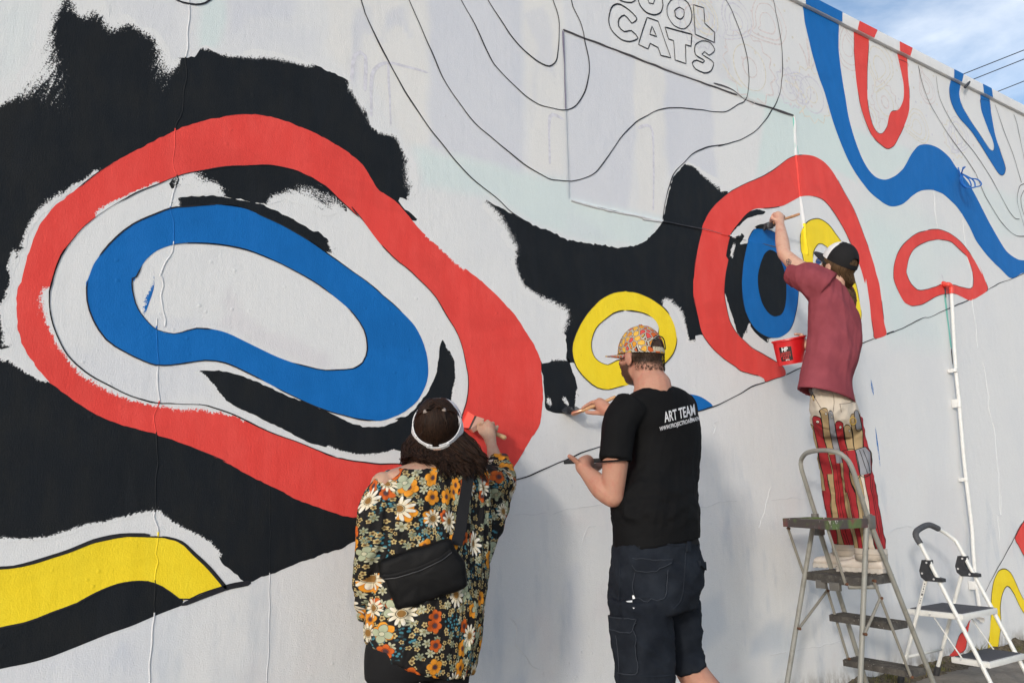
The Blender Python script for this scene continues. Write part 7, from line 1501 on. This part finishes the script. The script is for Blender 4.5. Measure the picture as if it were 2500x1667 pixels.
# glasses
M_GLF = flat_mat('gold_frame', (.45, .32, .12), .3, .6); mgl = Mt('glasses_lens', .05, .5); mgl.col((.8, .85, .85)); mgl.b.inputs['Transmission Weight'].default_value = .9
gl = mesh('glasses', xf(HL, join(*([tube([(s * .034 + .024 * math.cos(a), .108 - .012 * abs(math.cos(a)) * 0, .004 + .020 * math.sin(a)) for a in np.linspace(0, 2 * math.pi, 21)], .0014, 6) for s in (-1, 1)] + [tube([(s * .058, .108, .008), (s * .072, .08, .010), (s * .080, .0, .006)], .0013, 6) for s in (-1, 1)] + [tube([(-.010, .108, .010), (0, .111, .013), (.010, .108, .010)], .0013, 6)]))), M_GLF, ldp)
for s in (-1, 1): mesh('lens', xf(HL, ([(s * .034 + .023 * math.cos(a), .108, .004 + .019 * math.sin(a)) for a in np.linspace(0, 2 * math.pi, 20, endpoint=False)], [tuple(range(20))])), mgl.mat, gl)
# long hair drawn back into a low knot
M_HAIRL = hair_mat('light_brown_hair', (0.030, 0.018, 0.010), (0.125, 0.076, 0.040)); paths = []
tie = Vector((4.191,-0.620,2.326))
for i in range(420):
    sd__ = random.choice((-1, 1)); az = random.uniform(.0, 2.0) * sd__; e0 = random.uniform(.1, .6)
    st = [HL @ Vector((.084 * math.cos(e) * math.sin(az), -.104 * math.cos(e) * math.cos(az) - .006, .10 * math.sin(e) + .02)) for e in (e0, .1, -.15, -.4)]
    en = tie + Vector((random.gauss(0, .010), random.gauss(0, .010), random.gauss(0, .006)))
    m_ = st[-1].lerp(en, .5) + Vector((random.gauss(0, .006), -.010 + random.gauss(0, .006), -.008 + random.gauss(0, .005)))
    paths.append([Vector(p) for p in catmull([tuple(p) for p in st + [m_, en]], .02)])
for i in range(170):
    a = random.uniform(0, 6.28); rr = random.uniform(.016, .034); ph = random.uniform(0, 6.28); c0 = tie + Vector((.006, -.018, -.022)); q = []
    tilt = random.uniform(-.6, .6)
    for j in range(10):
        b_ = ph + j * .62; q.append(c0 + Vector((rr * math.cos(b_) * math.cos(tilt), rr * .75 * math.sin(b_), rr * math.cos(b_) * math.sin(tilt) + rr * .5 * math.sin(b_) - .004 * j)))
    paths.append(q)
for i in range(60):
    q0 = tie + Vector((random.gauss(0, .008), random.gauss(0, .008), -.02)); paths.append([q0, q0 + Vector((.01, -.02, -.03)), q0 + Vector((.012 + random.gauss(0, .01), -.025, -.06)), q0 + Vector((.004 + random.gauss(0, .015), -.02, -.085))])
(hvf, rnd) = strands(paths, .0036); skc = xf(HL, ellipsoid((0, -.012, .022), .080, .1, .10)); hvf = join(hvf, skc); rnd += [.2] * len(skc[0])
hl_ = mesh('hair', hvf, M_HAIRL, ldp); fattr(hl_, 'rnd', rnd)
# brush and pail
bl_ = empty('paint_brush', (4.315,-0.100,2.899)); tag(bl_, 'wooden-handled brush with black bristles in the raised hand above the blue oval', 'brush')
mesh('handle', limb([(4.421,-0.190,2.927), (4.387,-0.160,2.913), (4.336,-0.125,2.894), (4.298,-0.095,2.875)], [.0085, .0092, .0085, .012], 12), flat_mat('brown_brush_wood', (.42, .22, .11), .5, .35, .15, 60), bl_)
mesh('ferrule', slab4(((4.314,-0.095,2.896), (4.285,-0.095,2.846)), ((4.301,-0.070,2.896), (4.274,-0.070,2.845)), .010, .010), M_PLAST, bl_, smooth=False)
mesh('bristles', slab4(((4.302,-0.070,2.898), (4.274,-0.070,2.843)), ((4.325,-0.020,2.906), (4.295,-0.020,2.846)), .011, .010), M_WETB, bl_, smooth=False)
mesh('bristle_tip', slab4(((4.325,-0.020,2.906), (4.295,-0.020,2.846)), ((4.313,-0.005,2.899), (4.295,-0.005,2.859)), .010, .002), M_WETB, bl_, smooth=False)
pail = empty('paint_pail', (4.070,-0.300,1.916)); tag(pail, 'small red paint pail with black label held by the person on the ladder', 'pail')
M_PAIL = flat_mat('red_plastic', (0.55, 0.012, 0.016), .35, .5, .06); M_LAB = flat_mat('black_label', (.012, .011, .012), .5, .3)
PT, PB = [Vector(p) for p in ((3.989,-0.290,2.053), (4.178,-0.290,2.093))], [Vector(p) for p in ((4.012,-0.290,1.911), (4.163,-0.290,1.938))]
def pail_ring(a, b, g=0.0, dz=0.0): return [p + Vector((0, 0, dz)) for p in ring_lr(a, b, .95, yaw=R(-35), n=48, sq=2.0, grow=g)]
def lerp2(t): return PT[0].lerp(PB[0], t), PT[1].lerp(PB[1], t)
rg = [pail_ring(*PT, -.006, -.012), pail_ring(*PT, -.006, .004), pail_ring(*PT, .004, .004), pail_ring(*PT, .004, -.006), pail_ring(*PT, -.002, -.008)] + [pail_ring(*lerp2(t), -.002) for t in (.1, .35, .7, .96, 1.0)]
inner = [pail_ring(*lerp2(t), -.008) for t in (.95, .5, .1)]
pb_ = mesh('pail_body', loft([inner[0], inner[1], inner[2]] + rg, True), M_PAIL, pail, auto=40)
mesh('black_paint', ([p + Vector((0, 0, 0)) for p in pail_ring(*lerp2(.14), -.010)], [tuple(range(48))]), M_WETB, pail, smooth=False)
pv = bvh_of(pb_)
lab = patch('label', pv, [(3.842,-0.400,1.984), (3.950,-0.400,2.002), (3.960,-0.400,1.925), (3.857,-0.400,1.907)], M_LAB, pail, .0012, .01)
lv = bvh_of(lab); M_LW = flat_mat('label_white', (.75, .75, .75)); M_LR = flat_mat('label_red', (.60, .05, .05))
lettering('label_text', 'HP', [(3.865,-0.400,1.987), (3.918,-0.400,1.996), (3.919,-0.400,1.970), (3.866,-0.400,1.961)], lv, M_LW, lab, .001, .03)
for t_, c_ in (('HANDY', [(3.854,-0.400,1.957), (3.942,-0.400,1.973), (3.944,-0.400,1.960), (3.856,-0.400,1.943)]), ('PAINT', [(3.857,-0.400,1.942), (3.944,-0.400,1.957), (3.946,-0.400,1.944), (3.859,-0.400,1.930)]), ('PAIL', [(3.870,-0.400,1.929), (3.931,-0.400,1.940), (3.931,-0.400,1.928), (3.870,-0.400,1.917)])): lettering('label_text', t_, c_, lv, M_LR, lab, .001, .015)
patch('label_sticker', lv, [(3.895,-0.400,1.921), (3.922,-0.400,1.925), (3.922,-0.400,1.918), (3.895,-0.400,1.914)], M_LW, lab, .0008, .01)
